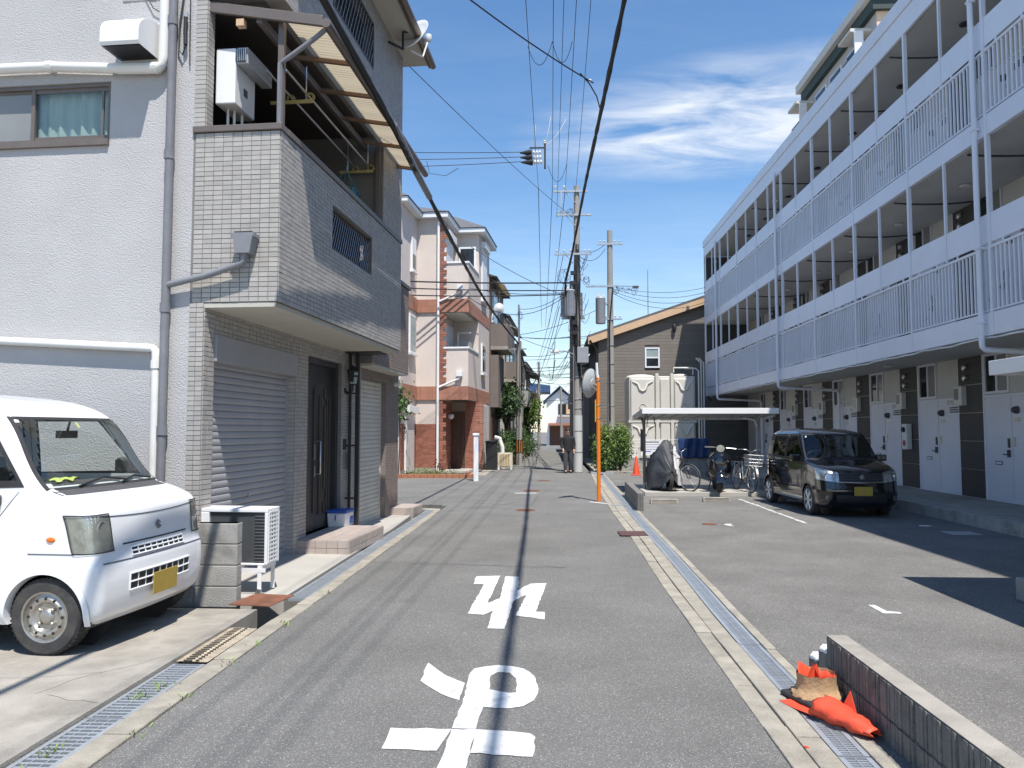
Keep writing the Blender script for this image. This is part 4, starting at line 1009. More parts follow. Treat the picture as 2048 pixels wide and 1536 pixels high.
def wheel(parent, x, y, sgn, r, wd, style):
    """sgn: outer side of the wheel"""
    wl = ob('wheel', MB().lathe([(r * .62, -wd / 2), (r * .93, -wd / 2), (r, -wd * .36), (r, wd * .36), (r * .93, wd / 2), (r * .66, wd / 2), (r * .63, wd * .40), (r * .62, wd * .2)], 40, axis='y', caps=False), 'tyre', parent, smooth=35, loc=(x, y, r), fix=True)
    if sgn < 0: wl.rotation_euler = (0, 0, math.pi)
    tread = MB()
    for k in range(48):
        a = 2 * math.pi * k / 48
        for yy in (-.3, 0, .3): tread.box(-.008, .008, wd * yy - .016, wd * yy + .016, r - .004, r + .003); m4 = Matrix.Rotation(a, 4, 'Y'); tread.v[-8:] = [tuple(m4 @ Vector(p)) for p in tread.v[-8:]]
    ob('tread', tread, 'tyre', wl)
    if style == 'steel':
        ob('rim', MB().lathe([(r * .64, wd * .46), (r * .66, wd * .5), (r * .62, wd * .47), (r * .60, wd * .34), (r * .52, wd * .36), (r * .47, wd * .44), (r * .40, wd * .42), (r * .33, wd * .30), (r * .22, wd * .30), (r * .17, wd * .42), (r * .12, wd * .46), (0.001, wd * .46)], 40, axis='y', caps=False), 'hubcap', wl, smooth=35)
        hq = MB()
        for k in range(12):
            a = 2 * math.pi * k / 12; hq.lathe([(.011, wd * .40), (.011, wd * .452)], 8, (r * .475 * math.cos(a), 0, r * .475 * math.sin(a)), axis='y')
        ob('vent_holes', hq, 'black', wl)
        hq = MB()
        for k in range(4):
            a = 2 * math.pi * (k + .5) / 4; hq.lathe([(.014, wd * .3), (.014, wd * .42), (.008, wd * .45)], 6, (r * .25 * math.cos(a), 0, r * .25 * math.sin(a)), axis='y')
        ob('wheel_nut', hq, 'hubcap', wl)
    else:
        ob('rim', MB().lathe([(r * .70, wd * .5), (r * .72, wd * .52), (r * .68, wd * .48), (r * .66, wd * .1), (r * .2, wd * .05), (.001, wd * .05)], 40, axis='y', caps=False), 'plastic_grey', wl, smooth=35)
        for k in range(6):
            a = 2 * math.pi * k / 6
            for da in (-.13, .13):
                p0 = (r * .12 * math.cos(a), r * .12 * math.sin(a)); p1 = (r * .68 * math.cos(a + da), r * .68 * math.sin(a + da))
                sp = MB().tube([(p0[0], wd * .44, p0[1]), (p1[0], wd * .46, p1[1])], [.022, .016], 6)
                ob('spoke', sp, 'alloy', wl)
        ob('hub', MB().lathe([(r * .2, wd * .36), (r * .2, wd * .5), (r * .14, wd * .54), (.001, wd * .54)], 16, axis='y', caps=False), 'alloy', wl, smooth=40)
        ob('rim_lip', MB().lathe([(r * .66, wd * .42), (r * .72, wd * .52), (r * .68, wd * .53), (r * .64, wd * .44)], 40, axis='y', caps=False), 'alloy', wl, smooth=40)
    return wl
def arch_lip(parent, sh, x, sgn, m, wd=.03, out=.012):
    rows = []
    for k in range(33):
        a = R(-14 + 208 * k / 32); row = []
        for rr, o_ in ((sh.ar + wd, .002), (sh.ar + wd * .6, out), (sh.ar - .004, out), (sh.ar - .012, -.05)):
            px_, pz_ = x + rr * math.cos(a), max(sh.zb + .005, sh.arz + rr * math.sin(a)); row.append(sh.side(px_, pz_, sgn, o_))
        rows.append(row)
    ob('wheel_arch', MB().grid(rows), m, parent, smooth=50, fix=False)
    q = MB(); rows = []
    for k in range(25):
        a = R(-20 + 220 * k / 24); rows.append([(x + (sh.ar + .01) * math.cos(a), sgn * yy, max(.18, sh.arz + (sh.ar + .01) * math.sin(a))) for yy in (sh.w(.6) - .03, .42)])
    q.grid(rows); q.quad(*[(x + (sh.ar + .01) * math.cos(R(a)), sgn * .42, sh.arz + (sh.ar + .01) * math.sin(R(a))) for a in range(0, 360, 20)])
    ob('wheel_well', q, 'black', parent, fix=False)
def emblem(parent, pos, s, ry, m='chrome'):
    """angular S-shaped badge"""
    P = [(-.5, .10), (0, .5), (.5, .12), (.36, .0), (0, .28), (-.14, .16), (.5, -.36), (.36, -.5)]
    Q = [(.5, -.10), (0, -.5), (-.5, -.12), (-.36, 0), (0, -.28), (.14, -.16), (-.5, .36), (-.36, .5)]
    q = MB()
    for poly in ([(-.5, .14), (-.05, .5), (.1, .5), (.5, .18), (.36, .06), (.03, .32), (-.12, .2), (.5, -.2), (.5, -.28), (.36, -.4), (-.5, .06)], [(.5, -.14), (.05, -.5), (-.1, -.5), (-.5, -.18), (-.36, -.06), (-.03, -.32), (.12, -.2), (.0, -.1), (-.1, -.02)]):
        i = len(q.v); n = len(poly)
        q.v += [(0, y * s, z * s * .95) for y, z in poly] + [(.006, y * s, z * s * .95) for y, z in poly]
        q.f.append(tuple(range(i + n, i + 2 * n)))
        q.f += [(i + k, i + (k + 1) % n, i + n + (k + 1) % n, i + n + k) for k in range(n)]
    return ob('emblem', q, m, parent, loc=pos, rot=(0, ry, 0), fix=False)
def plate(parent, pos, ry, number=True):
    p = ob('number_plate', MB().box(-.004, .004, -.165, .165, -.0825, .0825), 'plate_yellow', parent, loc=pos, rot=(0, ry, 0), bevel=.003)
    return p
# ---- white kei van
van = thing('white_van', 'small white van with steel wheels parked nose-out before the stucco wall', 'van', (-3.03, 5.96, .035), R(-3.4))
V = Shell([(.2, -.09), (.26, -.035), (.4, -.005), (.5, 0), (.6, -.008), (.66, -.03), (.72, -.045), (.95, -.075), (1.0, -.10), (1.05, -.19), (1.09, -.30), (1.135, -.43), (1.64, -.80), (1.72, -.90), (1.80, -1.1), (1.85, -1.45), (1.87, -1.8)],
          [(.2, -3.36), (.5, -3.39), (1.0, -3.37), (1.7, -3.30), (1.80, -3.2), (1.85, -3.05), (1.87, -2.9)],
          [(.2, .69), (.28, .725), (.6, .735), (.9, .735), (1.08, .73), (1.14, .72), (1.64, .645), (1.72, .615), (1.80, .55), (1.85, .43), (1.87, .25)],
          [(.2, .11), (.5, .10), (.95, .105), (1.14, .11), (1.64, .10), (1.75, .12), (1.87, .16)], .045, .2, 1.87, (-.44, -2.85), .302)
V.arz = .265
fw_ = [(-.66, 1.19), (-1.62, 1.17), (-1.62, 1.66), (-1.02, 1.66)]
rw_ = [(-1.74, 1.17), (-3.0, 1.17), (-2.98, 1.66), (-1.74, 1.66)]
def vskip(c, k):
    if k == 'F' and 1.15 < c.z < 1.66: return True
    if k == 'C' and c.x > -1.2 and 1.17 < c.z < 1.62 and abs(c.y) < V.w(c.z) - .05: return True
    if k == 'S' and (inpoly(c.x, c.z, fw_) or inpoly(c.x, c.z, rw_)): return True
    if k == 'B' and 1.2 < c.z < 1.6: return True
    return False
ob('body', V.build(vskip), 'car_white', van, smooth=38, fix=False)
def vglass(u, v):
    z = 1.135 + (1.655 - 1.135) * v; return V.front(-.93 + 1.86 * u, z, .003)
ob('windscreen', patch(vglass, 24, 14), 'glass_clear', van, smooth=True, fix=False)
def border(sh, z0, z1, t, wd, off):
    o_, i_ = [], []
    for k in range(20): o_.append(sh.front(-t + 2 * t * k / 20, z0, off)); i_.append(sh.front((-t + 2 * t * k / 20) * (1 - wd * 1.2), z0 + wd * .6, off))
    for k in range(12): z = z0 + (z1 - z0) * k / 12; o_.append(sh.front(t, z, off)); i_.append(sh.front(t * (1 - wd * 1.2), max(z0 + wd * .6, min(z1 - wd * .6, z)), off))
    for k in range(20): o_.append(sh.front(t - 2 * t * k / 20, z1, off)); i_.append(sh.front((t - 2 * t * k / 20) * (1 - wd * 1.2), z1 - wd * .6, off))
    for k in range(12): z = z1 + (z0 - z1) * k / 12; o_.append(sh.front(-t, z, off)); i_.append(sh.front(-t * (1 - wd * 1.2), max(z0 + wd * .6, min(z1 - wd * .6, z)), off))
    return ring_strip(o_, i_)
ob('windscreen_seal', border(V, 1.13, 1.665, .95, .035, .005), 'black_rubber', van, fix=False)
for sgn in (-1, 1):
    for nm, pl_ in (('door_window', fw_), ('side_window', rw_)):
        g = ob(nm, fill_side(V, pl_, sgn, .002), 'glass_tint' if nm == 'side_window' else 'glass_clear', van, fix=False)
        ob('seal', ring_strip(side_poly(V, shrink(pl_, -.03), sgn, .004), side_poly(V, shrink(pl_, .02), sgn, .005)), 'black_rubber', g, fix=False)
    arch_lip(van, V, -.44, sgn, 'car_white', .035, .012); arch_lip(van, V, -2.85, sgn, 'car_white', .035, .012)
    wheel(van, -.44, sgn * .645, sgn, .265, .15, 'steel'); wheel(van, -2.85, sgn * .645, sgn, .265, .15, 'steel')
    # door seams
    q = MB()
    for pts in ([(-.66, 1.13), (-.80, .95), (-.83, .75), (-.80, .62)], [(-1.68, 1.70), (-1.68, .35)], [(-.98, 1.66), (-.66, 1.17)]):
        for (x0, z0), (x1, z1) in zip(pts, pts[1:]): q.tube([V.side(x0 + (x1 - x0) * t / 6, z0 + (z1 - z0) * t / 6, sgn, .0005) for t in range(7)], .003, 4)
    q.tube([V.side(-.22 - .05 * t, .70 + .0 * t, sgn, .0) for t in range(8)], .004, 4)
    q.tube([V.side(-.84 - .15 * t, .70, sgn, .0) for t in range(16)], .004, 4)
    ob('door_seam', q, 'plastic_grey', van)
    ob('side_indicator', MB().lathe([(.0, .012), (.018, .009), (.026, 0)], 14, (0, 0, 0), axis='y', caps=False), mat('amber', (.75, .16, .01), .25, .05, 5), van, loc=(-.40, sgn * .735, .80), rot=(0, 0, 0 if sgn > 0 else math.pi)).scale = (1.4, 1, .75)
    # headlamp wraps the corner
    def hl(u, v, off=.006):
        z = .70 + .27 * v; return V.nose(.53 + .02 * v, (.32 + .02 * v) * u, z, sgn, off)
    rows = [[hl(i / 12, j / 8) for i in range(13)] for j in range(9)]
    h = ob('headlight', MB().grid(rows), 'lens', van, smooth=60, fix=False)
    ob('headlight_bowl', MB().grid([[hl(i / 12, j / 8, .001) for i in range(13)] for j in range(9)]), mat('lamp_inner', (.50, .50, .46), .3, .25, 14, metal=.5), h, smooth=60, fix=False)
    ob('headlight_bulb', MB().lathe([(.05, 0), (.04, -.01), (.012, -.02)], 16, axis='x', caps=False), 'chrome', h, loc=V.nose(.5, .12, .87, sgn, .003))
    ob('headlight_trim', ring_strip([hl(i / 12, 0, .008) for i in range(12)] + [hl(1, j / 8, .008) for j in range(8)] + [hl(1 - i / 12, 1, .008) for i in range(12)] + [hl(0, 1 - j / 8, .008) for j in range(8)],
        [hl(.03 + .94 * i / 12, .03, .009) for i in range(12)] + [hl(.97, .03 + .94 * j / 8, .009) for j in range(8)] + [hl(.97 - .94 * i / 12, .97, .009) for i in range(12)] + [hl(.03, .97 - .94 * j / 8, .009) for j in range(8)]), 'black_rubber', h, fix=False)
    # door mirror
    mr = ob('mirror', MB().box(-.06, .03, -.09, .09, -.12, .12), 'plastic_grey', van, loc=(-.86, sgn * .84, 1.20), rot=(0, 0, sgn * -.25), bevel=.035, seg=3)
    ob('mirror_arm', MB().box(-.10, .10, -.14 if sgn > 0 else 0, 0 if sgn > 0 else .14, -.17, -.09), 'plastic_grey', mr, bevel=.02)
    ob('mirror_glass', MB().box(-.064, -.061, -.075, .075, -.10, .10), 'mirror', mr)
ob('bumper_line', MB().tube([V.front(t / 10, .625, .001) for t in range(-9, 10)], .005, 5), 'plastic_grey', van)
ob('hood_seam', MB().tube([V.front(t / 12, .93 + .03 * abs(t / 12) ** 2, .001) for t in range(-10, 11)], .004, 5), 'plastic_grey', van)
ob('hood_seam', MB().tube([V.front(t / 12, .735, .001) for t in range(-7, 8)], .006, 5), 'black_rubber', van)
def vent(par, sh, t0, t1, z0, z1, n, nm='grille_slot', bars=9):
    gq = ob(nm, patch(lambda u, v: sh.front(t0 + (t1 - t0) * u, z0 + (z1 - z0) * v, .003), 10, 3), 'black', par, fix=False)
    for k in range(n + 1):
        z = z0 + (z1 - z0) * k / n; ob('slat', MB().tube([sh.front(t0 + (t1 - t0) * i / 10, z, .006) for i in range(11)], .007, 5), 'car_white', gq)
    for k in range(bars + 1):
        t = t0 + (t1 - t0) * k / bars; ob('divider', MB().tube([sh.front(t, z0, .004), sh.front(t, z1, .004)], .005, 5), 'car_white', gq)
vent(van, V, -.48, .48, .645, .705, 2); vent(van, V, -.55, .55, .40, .52, 2, 'lower_grille', 9)
emblem(van, V.front(0, .83, .006), .075, R(-8)); plate(van, V.front(0.0, .40, .03), R(2))
ob('wiper', MB().tube([V.front(-.55, 1.15, .02), V.front(-.1, 1.20, .03), V.front(.25, 1.165, .03)], .008, 6), 'black', van)
ob('wiper', MB().tube([V.front(.15, 1.15, .02), V.front(.45, 1.19, .03), V.front(.75, 1.16, .03)], .008, 6), 'black', van)
ob('cowl', patch(lambda u, v: V.front(-.92 + 1.84 * u, 1.10 + .035 * v, .004), 16, 2), 'plastic_grey', van, fix=False)
ob('dashboard', MB().extr([(-.42, .9), (-.52, 1.12), (-.62, 1.17), (-.85, 1.16), (-.95, 1.0), (-.95, .9)], 'y', -.66, .66), 'plastic_grey', van, bevel=.02)
ob('steering_wheel', MB().lathe([(.18, -.012), (.192, 0), (.18, .012), (.168, 0), (.18, -.012)], 24, caps=False).lathe([(.05, -.01), (.05, .01)], 10).box(-.17, .17, -.015, .015, -.008, .008), 'black', van, loc=(-.98, -.33, 1.13), rot=(0, R(-55), 0), smooth=40)
for sgn in (-1, 1):
    sq = ob('seat', MB().box(-1.75, -1.2, sgn * .33 - .24, sgn * .33 + .24, .55, .75), 'plastic_grey', van, bevel=.05)
    ob('backrest', MB().extr([(-1.62, .75), (-1.74, .75), (-1.92, 1.32), (-1.82, 1.34)], 'y', sgn * .33 - .22, sgn * .33 + .22), 'plastic_grey', sq, bevel=.03)
    ob('headrest', MB().box(-1.95, -1.86, sgn * .33 - .11, sgn * .33 + .11, 1.36, 1.54), 'plastic_grey', sq, bevel=.03)
ob('rear_mirror', MB().box(-.86, -.83, -.11, .11, 1.50, 1.56).tube([(-.84, 0, 1.56), (-.82, 0, 1.64)], .01, 5), 'black', van)
ob('floor', MB().box(-3.3, -.3, -.66, .66, .25, .40), 'black', van)
q = MB(); rnd = random.Random(5); rows = [[(-.72 + .11 * i / 5 + rnd.uniform(-.01, .01), -.42 + .3 * j / 7, 1.175 + rnd.uniform(0, .03)) for i in range(6)] for j in range(8)]
cl_ = ob('dust_cloth', q.grid(rows), mat('cloth_yellow', (.55, .62, .16), .8, .12, 12), van, smooth=60, fix=False)
ob('sticker', patch(lambda u, v: V.front(.02 + .04 * u, 1.585 + .04 * v, -.004), 2, 2), mat('sticker_yellow', (.75, .68, .25), .6, .05, 8), van, fix=False)
# ---- black kei wagon
cw = thing('black_car', 'black compact hatchback with chrome grille bar parked before the apartment doors', 'car', (5.66, 14.33, 0), R(-90 + 1.5))
B = Shell([(.17, -.12), (.24, -.05), (.36, -.005), (.48, 0), (.60, -.02), (.70, -.04), (.80, -.07), (.86, -.12), (.91, -.24), (.96, -.46), (1.0, -.66), (1.035, -.83), (1.50, -1.32), (1.55, -1.44), (1.60, -1.75), (1.63, -2.1), (1.64, -2.3)],
          [(.17, -3.33), (.5, -3.39), (1.0, -3.36), (1.45, -3.22), (1.57, -3.1), (1.62, -2.95), (1.64, -2.8)],
          [(.17, .66), (.26, .715), (.5, .7375), (.8, .7375), (.95, .73), (1.05, .715), (1.50, .63), (1.56, .58), (1.61, .48), (1.64, .25)],
          [(.17, .24), (.45, .26), (.8, .26), (.95, .22), (1.05, .14), (1.5, .11), (1.64, .16)], .10, .17, 1.64, (-.73, -3.155 + .0), .315)
B.arches = (-.73, -3.15 + .0); B.arches = (-.73, -3.15); B.arz = .28
B.arches = (-.73, -.73 - 2.425)
bf = [(-1.02, 1.07), (-1.98, 1.04), (-1.98, 1.49), (-1.47, 1.51)]
br = [(-2.06, 1.04), (-2.86, 1.06), (-2.90, 1.18), (-2.84, 1.49), (-2.06, 1.49)]
def bskip(c, k):
    if k == 'F' and 1.05 < c.z < 1.51: return True
    if k == 'C' and c.x > -1.6 and 1.06 < c.z < 1.48 and abs(c.y) < B.w(c.z) - .05: return True
    if k == 'S' and (inpoly(c.x, c.z, bf) or inpoly(c.x, c.z, br)): return True
    return False
ob('body', B.build(bskip), 'car_black', cw, smooth=38, fix=False)
ob('windscreen', patch(lambda u, v: B.front(-.93 + 1.86 * u, 1.035 + .475 * v, .003), 24, 14), 'glass_clear', cw, smooth=True, fix=False)
ob('windscreen_seal', border(B, 1.03, 1.52, .95, .03, .005), 'black_rubber', cw, fix=False)
for sgn in (-1, 1):
    for nm, pl_ in (('door_window', bf), ('rear_window', br)):
        g = ob(nm, fill_side(B, pl_, sgn, .002), 'glass_tint', cw, fix=False)
        ob('seal', ring_strip(side_poly(B, shrink(pl_, -.03), sgn, .003), side_poly(B, shrink(pl_, .02), sgn, .004)), 'black_rubber', g, fix=False)
    for ax in B.arches:
        arch_lip(cw, B, ax, sgn, 'car_black', .03, .008); wheel(cw, ax, sgn * .655, sgn, .28, .155, 'alloy')
    q = MB()
    for pts in ([(-1.02, 1.05), (-1.06, .8), (-1.06, .40)], [(-2.02, 1.5), (-2.02, .36)], [(-2.75, 1.05), (-2.88, .75)], [(-1.06, .34), (-2.8, .34)]):
        for (x0, z0), (x1, z1) in zip(pts, pts[1:]): q.tube([B.side(x0 + (x1 - x0) * t / 6, z0 + (z1 - z0) * t / 6, sgn, .0) for t in range(7)], .003, 4)
    ob('door_seam', q, 'black_rubber', cw)
    for xh in (-1.82, -2.62): ob('door_handle', MB().tube([B.side(xh - .08, .88, sgn, .0), B.side(xh - .07, .88, sgn, .03), B.side(xh + .07, .88, sgn, .03), B.side(xh + .08, .88, sgn, .0)], .012, 6), 'car_black', cw, smooth=50)
    ob('sill_trim', MB().tube([B.side(-1.1 - .17 * k, .26, sgn, .005) for k in range(11)], .018, 6), 'alloy', cw)
    def hl(u, v, off=.005):
        z0 = .645 + .06 * u; z1 = .825 + .11 * u; z = z0 + (z1 - z0) * v; return B.nose(.40, .50 * u, z, sgn, off)
    rows = [[hl(i / 14, j / 8) for i in range(15)] for j in range(9)]
    h = ob('headlight', MB().grid(rows), 'lens', cw, smooth=60, fix=False)
    ob('headlight_bowl', MB().grid([[hl(i / 14, j / 8, .001) for i in range(15)] for j in range(9)]), mat('lamp_bright', (.62, .64, .68), .22, .35, 22, metal=.8), h, smooth=60, fix=False)
    ob('headlight_bulb', MB().lathe([(.045, .0), (.035, -.012), (.01, -.02)], 14, axis='x', caps=False), 'chrome', h, loc=B.nose(.4, .2, .77, sgn, .003))
    mr = ob('mirror', MB().box(-.05, .04, -.10, .10, -.065, .065), 'car_black', cw, loc=(-1.10, sgn * .83, 1.06), rot=(0, 0, sgn * -.2), bevel=.03, seg=3)
    ob('mirror_glass', MB().box(-.054, -.051, -.085, .085, -.05, .05), 'mirror', mr)
gq = ob('grille', patch(lambda u, v: B.front(-.53 + 1.06 * u, .64 + .17 * v, .003), 14, 4), 'black', cw, fix=False)
for k in range(5): ob('slat', MB().tube([B.front(-.53 + 1.06 * i / 12, .665 + .033 * k, .006) for i in range(13)], .006, 5), 'plastic_grey', gq)
ob('grille_bar', MB().tube([B.front(-.60 + 1.2 * i / 14, .637 + .012 * abs(i / 7 - 1), .010) for i in range(15)], .011, 6), 'chrome', cw, smooth=50)
ob('lower_grille', patch(lambda u, v: B.front(-.62 + 1.24 * u, .28 + .14 * v, .003), 14, 4), 'black', cw, fix=False)
emblem(cw, B.front(0, .745, .014), .085, R(-8)); plate(cw, B.front(0, .49, .02), 0)
for sgn in (-1, 1): ob('fog_lamp', MB().lathe([(.05, 0), (.045, .012), (.02, .016)], 16, axis='x'), 'plastic_grey', cw, loc=B.front(sgn * .82, .36, .0))
ob('hood_seam', MB().tube([B.front(t / 12, .835 + .05 * abs(t / 12) ** 2, .001) for t in range(-9, 10)], .004, 5), 'black_rubber', cw)
for t0 in (-.5, .15): ob('wiper', MB().tube([B.front(t0, 1.05, .02), B.front(t0 + .25, 1.09, .025), B.front(t0 + .5, 1.06, .02)], .008, 6), 'black', cw)
ob('dashboard', MB().extr([(-.84, .85), (-.92, 1.02), (-1.1, 1.06), (-1.35, 1.03), (-1.42, .85)], 'y', -.64, .64), 'black', cw, bevel=.02)
ob('steering_wheel', MB().lathe([(.17, -.012), (.182, 0), (.17, .012), (.158, 0), (.17, -.012)], 24, caps=False).box(-.16, .16, -.02, .02, -.008, .008), 'plastic_grey', cw, loc=(-1.45, -.33, 1.05), rot=(0, R(-60), 0), smooth=40)
for sgn in (-1, 1):
    sq = ob('seat', MB().box(-2.15, -1.6, sgn * .33 - .24, sgn * .33 + .24, .5, .68), 'plastic_grey', cw, bevel=.05)
    ob('backrest', MB().extr([(-2.05, .68), (-2.17, .68), (-2.35, 1.2), (-2.25, 1.22)], 'y', sgn * .33 - .23, sgn * .33 + .23), 'plastic_grey', sq, bevel=.03)
    ob('headrest', MB().box(-2.38, -2.28, sgn * .33 - .12, sgn * .33 + .12, 1.24, 1.40), 'plastic_grey', sq, bevel=.03)
ob('rear_bench', MB().box(-3.0, -2.75, -.6, .6, .5, 1.15), 'plastic_grey', cw, bevel=.05)
ob('rear_mirror', MB().box(-1.36, -1.34, -.10, .10, 1.40, 1.45), 'black', cw)
ob('floor', MB().box(-3.2, -.6, -.62, .62, .22, .36), 'black', cw)
ob('sticker', patch(lambda u, v: B.front(-.86 + .05 * u, 1.455 + .035 * v, -.003), 2, 2), 'paper', cw, fix=False)
# ---------------------------------------------------------------- apartment block on the right; local x from its street face, y as world
apt = thing('apartment_block', 'long white three-storey apartment block with railed open corridors', 'apartment block', (7, 0, 0))
def ap(name, mb, m, **k): return ob(name, mb, m, k.pop('parent', apt), **k)
YN, YF = -1.2, 34.85
FL = (.2, 3.45, 6.63)
ap('main_wall', MB().box(1.83, 8.5, YN, YF, -.2, 10.0), 'apt_wall')
ap('end_screen', MB().box(.06, 1.83, YF - .06, YF, 3.12, 9.4), 'apt_dark')
ap('corridor_slab', MB().box(.07, 1.83, YN, YF, 3.13, 3.43), 'apt_ceiling'); ap('corridor_slab', MB().box(.07, 1.83, YN, YF, 6.32, 6.61), 'apt_ceiling')
ap('roof_slab', MB().box(.07, 8.5, YN, YF, 9.42, 10.05), 'apt_ceiling')
ap('roof_edge', MB().box(-.06, .03, YN, YF + .04, 9.84, 10.14), 'apt_white', bevel=.008)
ap('roof_edge', MB().box(-.03, .03, YN, YF + .02, 9.39, 9.835), 'apt_white', bevel=.008)
ap('end_pipe', MB().tube([(.02, YF + .05, 10), (.02, YF + .05, 3.2), (.2, YF + .02, 2.9)], .035, 8), 'black', smooth=50)
# raised walkway
ap('walkway', MB().box(.10, 1.83, YN, YF, -.2, .195), 'concrete')
y = YN
while y < YF:
    y2 = min(y + random.choice((1.2, .6, 1.2)), YF); ap('walkway_kerb', MB().box(.02, .10, y + .004, y2 - .004, -.2, .198), 'block', bevel=.006); y = y2
MP = [34.82, 31.7, 28.86, 26.12, 23.3, 20.54, 17.83, 15.13, 12.43, 9.72, 7.0, 4.3, 1.6, YN]
post_me = shared('post', MB().box(-.03, .035, -.032, .032, 3.1, 9.4), 'apt_white')
half_me = [shared('slim_post', MB().box(-.022, .022, -.022, .022, a, b), 'apt_white') for a, b in ((4.53, 6.32), (7.70, 9.40))]
bar_a = shared('rail_bar', MB().box(-.012, .012, -.016, .016, 0, .98), 'apt_white')
for k, y in enumerate(MP): inst('post', post_me, apt, (0, y, 0))
far_bars = MB(); nb = 0
for k in range(len(MP) - 1):
    y1, y0 = MP[k] - .035, MP[k + 1] + .035; ym = (y0 + y1) / 2
    for me in half_me: inst('slim_post', me, apt, (0, ym, 0))
    for f, (zb, zt) in enumerate(((3.1, 3.46), (6.31, 6.64))):
        ap('edge_beam', MB().box(-.02, .066, y0, y1, zb, zt), 'apt_white', bevel=.006)
        rb, rt = zt + .03, zt + 1.02
        ap('top_rail', MB().box(-.025, .025, y0, y1, rt, rt + .045), 'apt_white', bevel=.005)
        ap('bottom_rail', MB().box(-.018, .018, y0, y1, rb - .005, rb + .02), 'apt_white')
        zp = rt + .10
        for a, b in ((y0, ym - .024), (ym + .024, y1)): ap('sight_panel', MB().box(-.008, .012, a, b, zp, zp + .47), 'apt_white', bevel=.003)
        for a in (y0 + .3, ym - .35, ym + .35, y1 - .3): ap('panel_clip', MB().box(-.01, .01, a - .02, a + .02, rt + .045, zp), 'apt_white')
        n = int((y1 - y0) / .112)
        for j in range(1, n):
            yy = y0 + (y1 - y0) * j / n
            if nb < 300 and y0 > 6: inst('rail_bar', bar_a, apt, (0, yy, rb + .012)); nb += 1
            else: far_bars.box(-.012, .012, yy - .016, yy + .016, rb + .012, rb + .99)
o = ap('rail_bar', far_bars, 'apt_white'); o['kind'] = 'stuff'
for y in (32.17, 23.65, 12.62, 2.2):
    ap('downpipe', MB().tube([(-.09, y, 9.5), (-.09, y, 3.0), (-.085, y, 2.93), (-.05, y, 2.88), (1.55, y, 2.80), (1.66, y, 2.78), (1.70, y, 2.70), (1.70, y, .2)], .045, 10), 'apt_white', smooth=50)
    for z in (8.6, 6.45, 4.5, 3.3): ap('pipe_clip', MB().box(-.14, -.03, y - .055, y + .055, z, z + .03), 'apt_white')
pts = []
for k in range(120):
    y = 11.0 + 23 * k / 119; pts.append((-.02 + .012 * math.sin(k), y, 3.075 - .022 * abs(math.sin(k * .33)) + .006 * math.sin(k * 1.7)))
ap('conduit', MB().tube(pts, .017, 6), 'pvc', smooth=60)
for zc, ys in ((9.40, (12, 14.8, 17.5, 20.3, 23, 25.8, 28.5, 31)), (6.30, (12.2, 15, 17.8, 20.5, 23.2, 26)), (3.11, (13, 18.6, 24.1))):
    for y in ys: ap('ceiling_lamp', MB().lathe([(.09, -.02), (.10, 0), (.09, .012)], 16, (1.0, y, zc)), 'black' if zc > 9 else 'pvc')
for zc in (9.36, 6.27):
    for y in (13.2, 16, 18.7, 21.4, 24.2, 27, 29.7): ap('ceiling_conduit', MB().tube(sag((.1, y, zc), (1.8, y - .1, zc), .05, 8), .02, 6), 'plastic_grey', smooth=60)
# corridor-front modules: door, side panel, meter cupboard, dark cladding, window
def slats(y0, y1, z0, z1, n, x=-.012):
    q = MB()
    for k in range(n):
        z = z0 + (z1 - z0) * k / n; q.box(x, .0, y0, y1, z, z + (z1 - z0) / n * .55)
    return q
me_door = shared('door', MB().box(-.02, .02, -.885, -.005, .02, 2.05), 'apt_door')
me_side = shared('side_panel', MB().box(-.012, .02, -1.285, -.895, .02, 2.05), 'apt_door')
me_cup = shared('meter_cupboard', MB().box(-.022, .02, -1.785, -1.295, .02, 1.95), 'apt_door')
me_trim = shared('door_frame', MB().box(-.035, .0, -.004, .035, 0, 2.95).box(-.03, .0, -1.80, .0, 2.052, 2.10).box(-.03, 0, -1.81, -1.788, 0, 2.95).box(-.03, 0, -2.77, 0, .0, .018), 'apt_white')
me_panel = shared('cladding_panel', MB().box(-.03, .0, -2.735, -1.815, .005, .575), 'apt_dark')
me_win = shared('window_frame', MB().box(-.04, 0, -.86, -.03, 2.12, 2.17).box(-.04, 0, -.86, -.03, 2.88, 2.93).box(-.04, 0, -.07, -.03, 2.17, 2.88).box(-.04, 0, -.86, -.82, 2.17, 2.88).box(-.036, 0, -.47, -.43, 2.17, 2.88), 'apt_white')
me_pane = [shared('pane', MB().box(-.012, -.004, a, b, 2.17, 2.88), 'glass_dark' if i else 'glass_grey') for i, (a, b) in enumerate(((-.82, -.47), (-.43, -.07)))]
me_fill = shared('wall_panel', MB().box(-.015, .0, -1.785, -.88, 2.11, 2.94), 'apt_wall')
me_louv = shared('louvre', slats(-1.77, -1.31, .06, .38, 9, -.032), 'apt_white'); me_louv2 = shared('louvre', slats(-1.77, -1.42, 1.78, 1.92, 3, -.034), 'plastic_grey')
me_hand = shared('door_handle', MB().box(-.06, -.02, -.83, -.775, .88, 1.02).tube([(-.06, -.80, .93), (-.075, -.80, .93), (-.075, -.68, .93)], .012, 6).box(-.045, -.02, -.825, -.78, 1.06, 1.24), 'plastic_grey')
me_ic = shared('intercom', MB().box(-.035, -.012, -1.0, -.91, 1.10, 1.26), 'steel')
me_lamp = shared('door_lamp', MB().lathe([(.075, 0), (.07, -.05), (.045, -.10), (.01, -.115)], 14, (-.012, -1.08, 1.78), axis='x'), 'plastic_grey', True)
me_num = shared('number_plate', MB().box(-.02, -.012, -1.17, -1.0, 1.56, 1.64), 'steel')
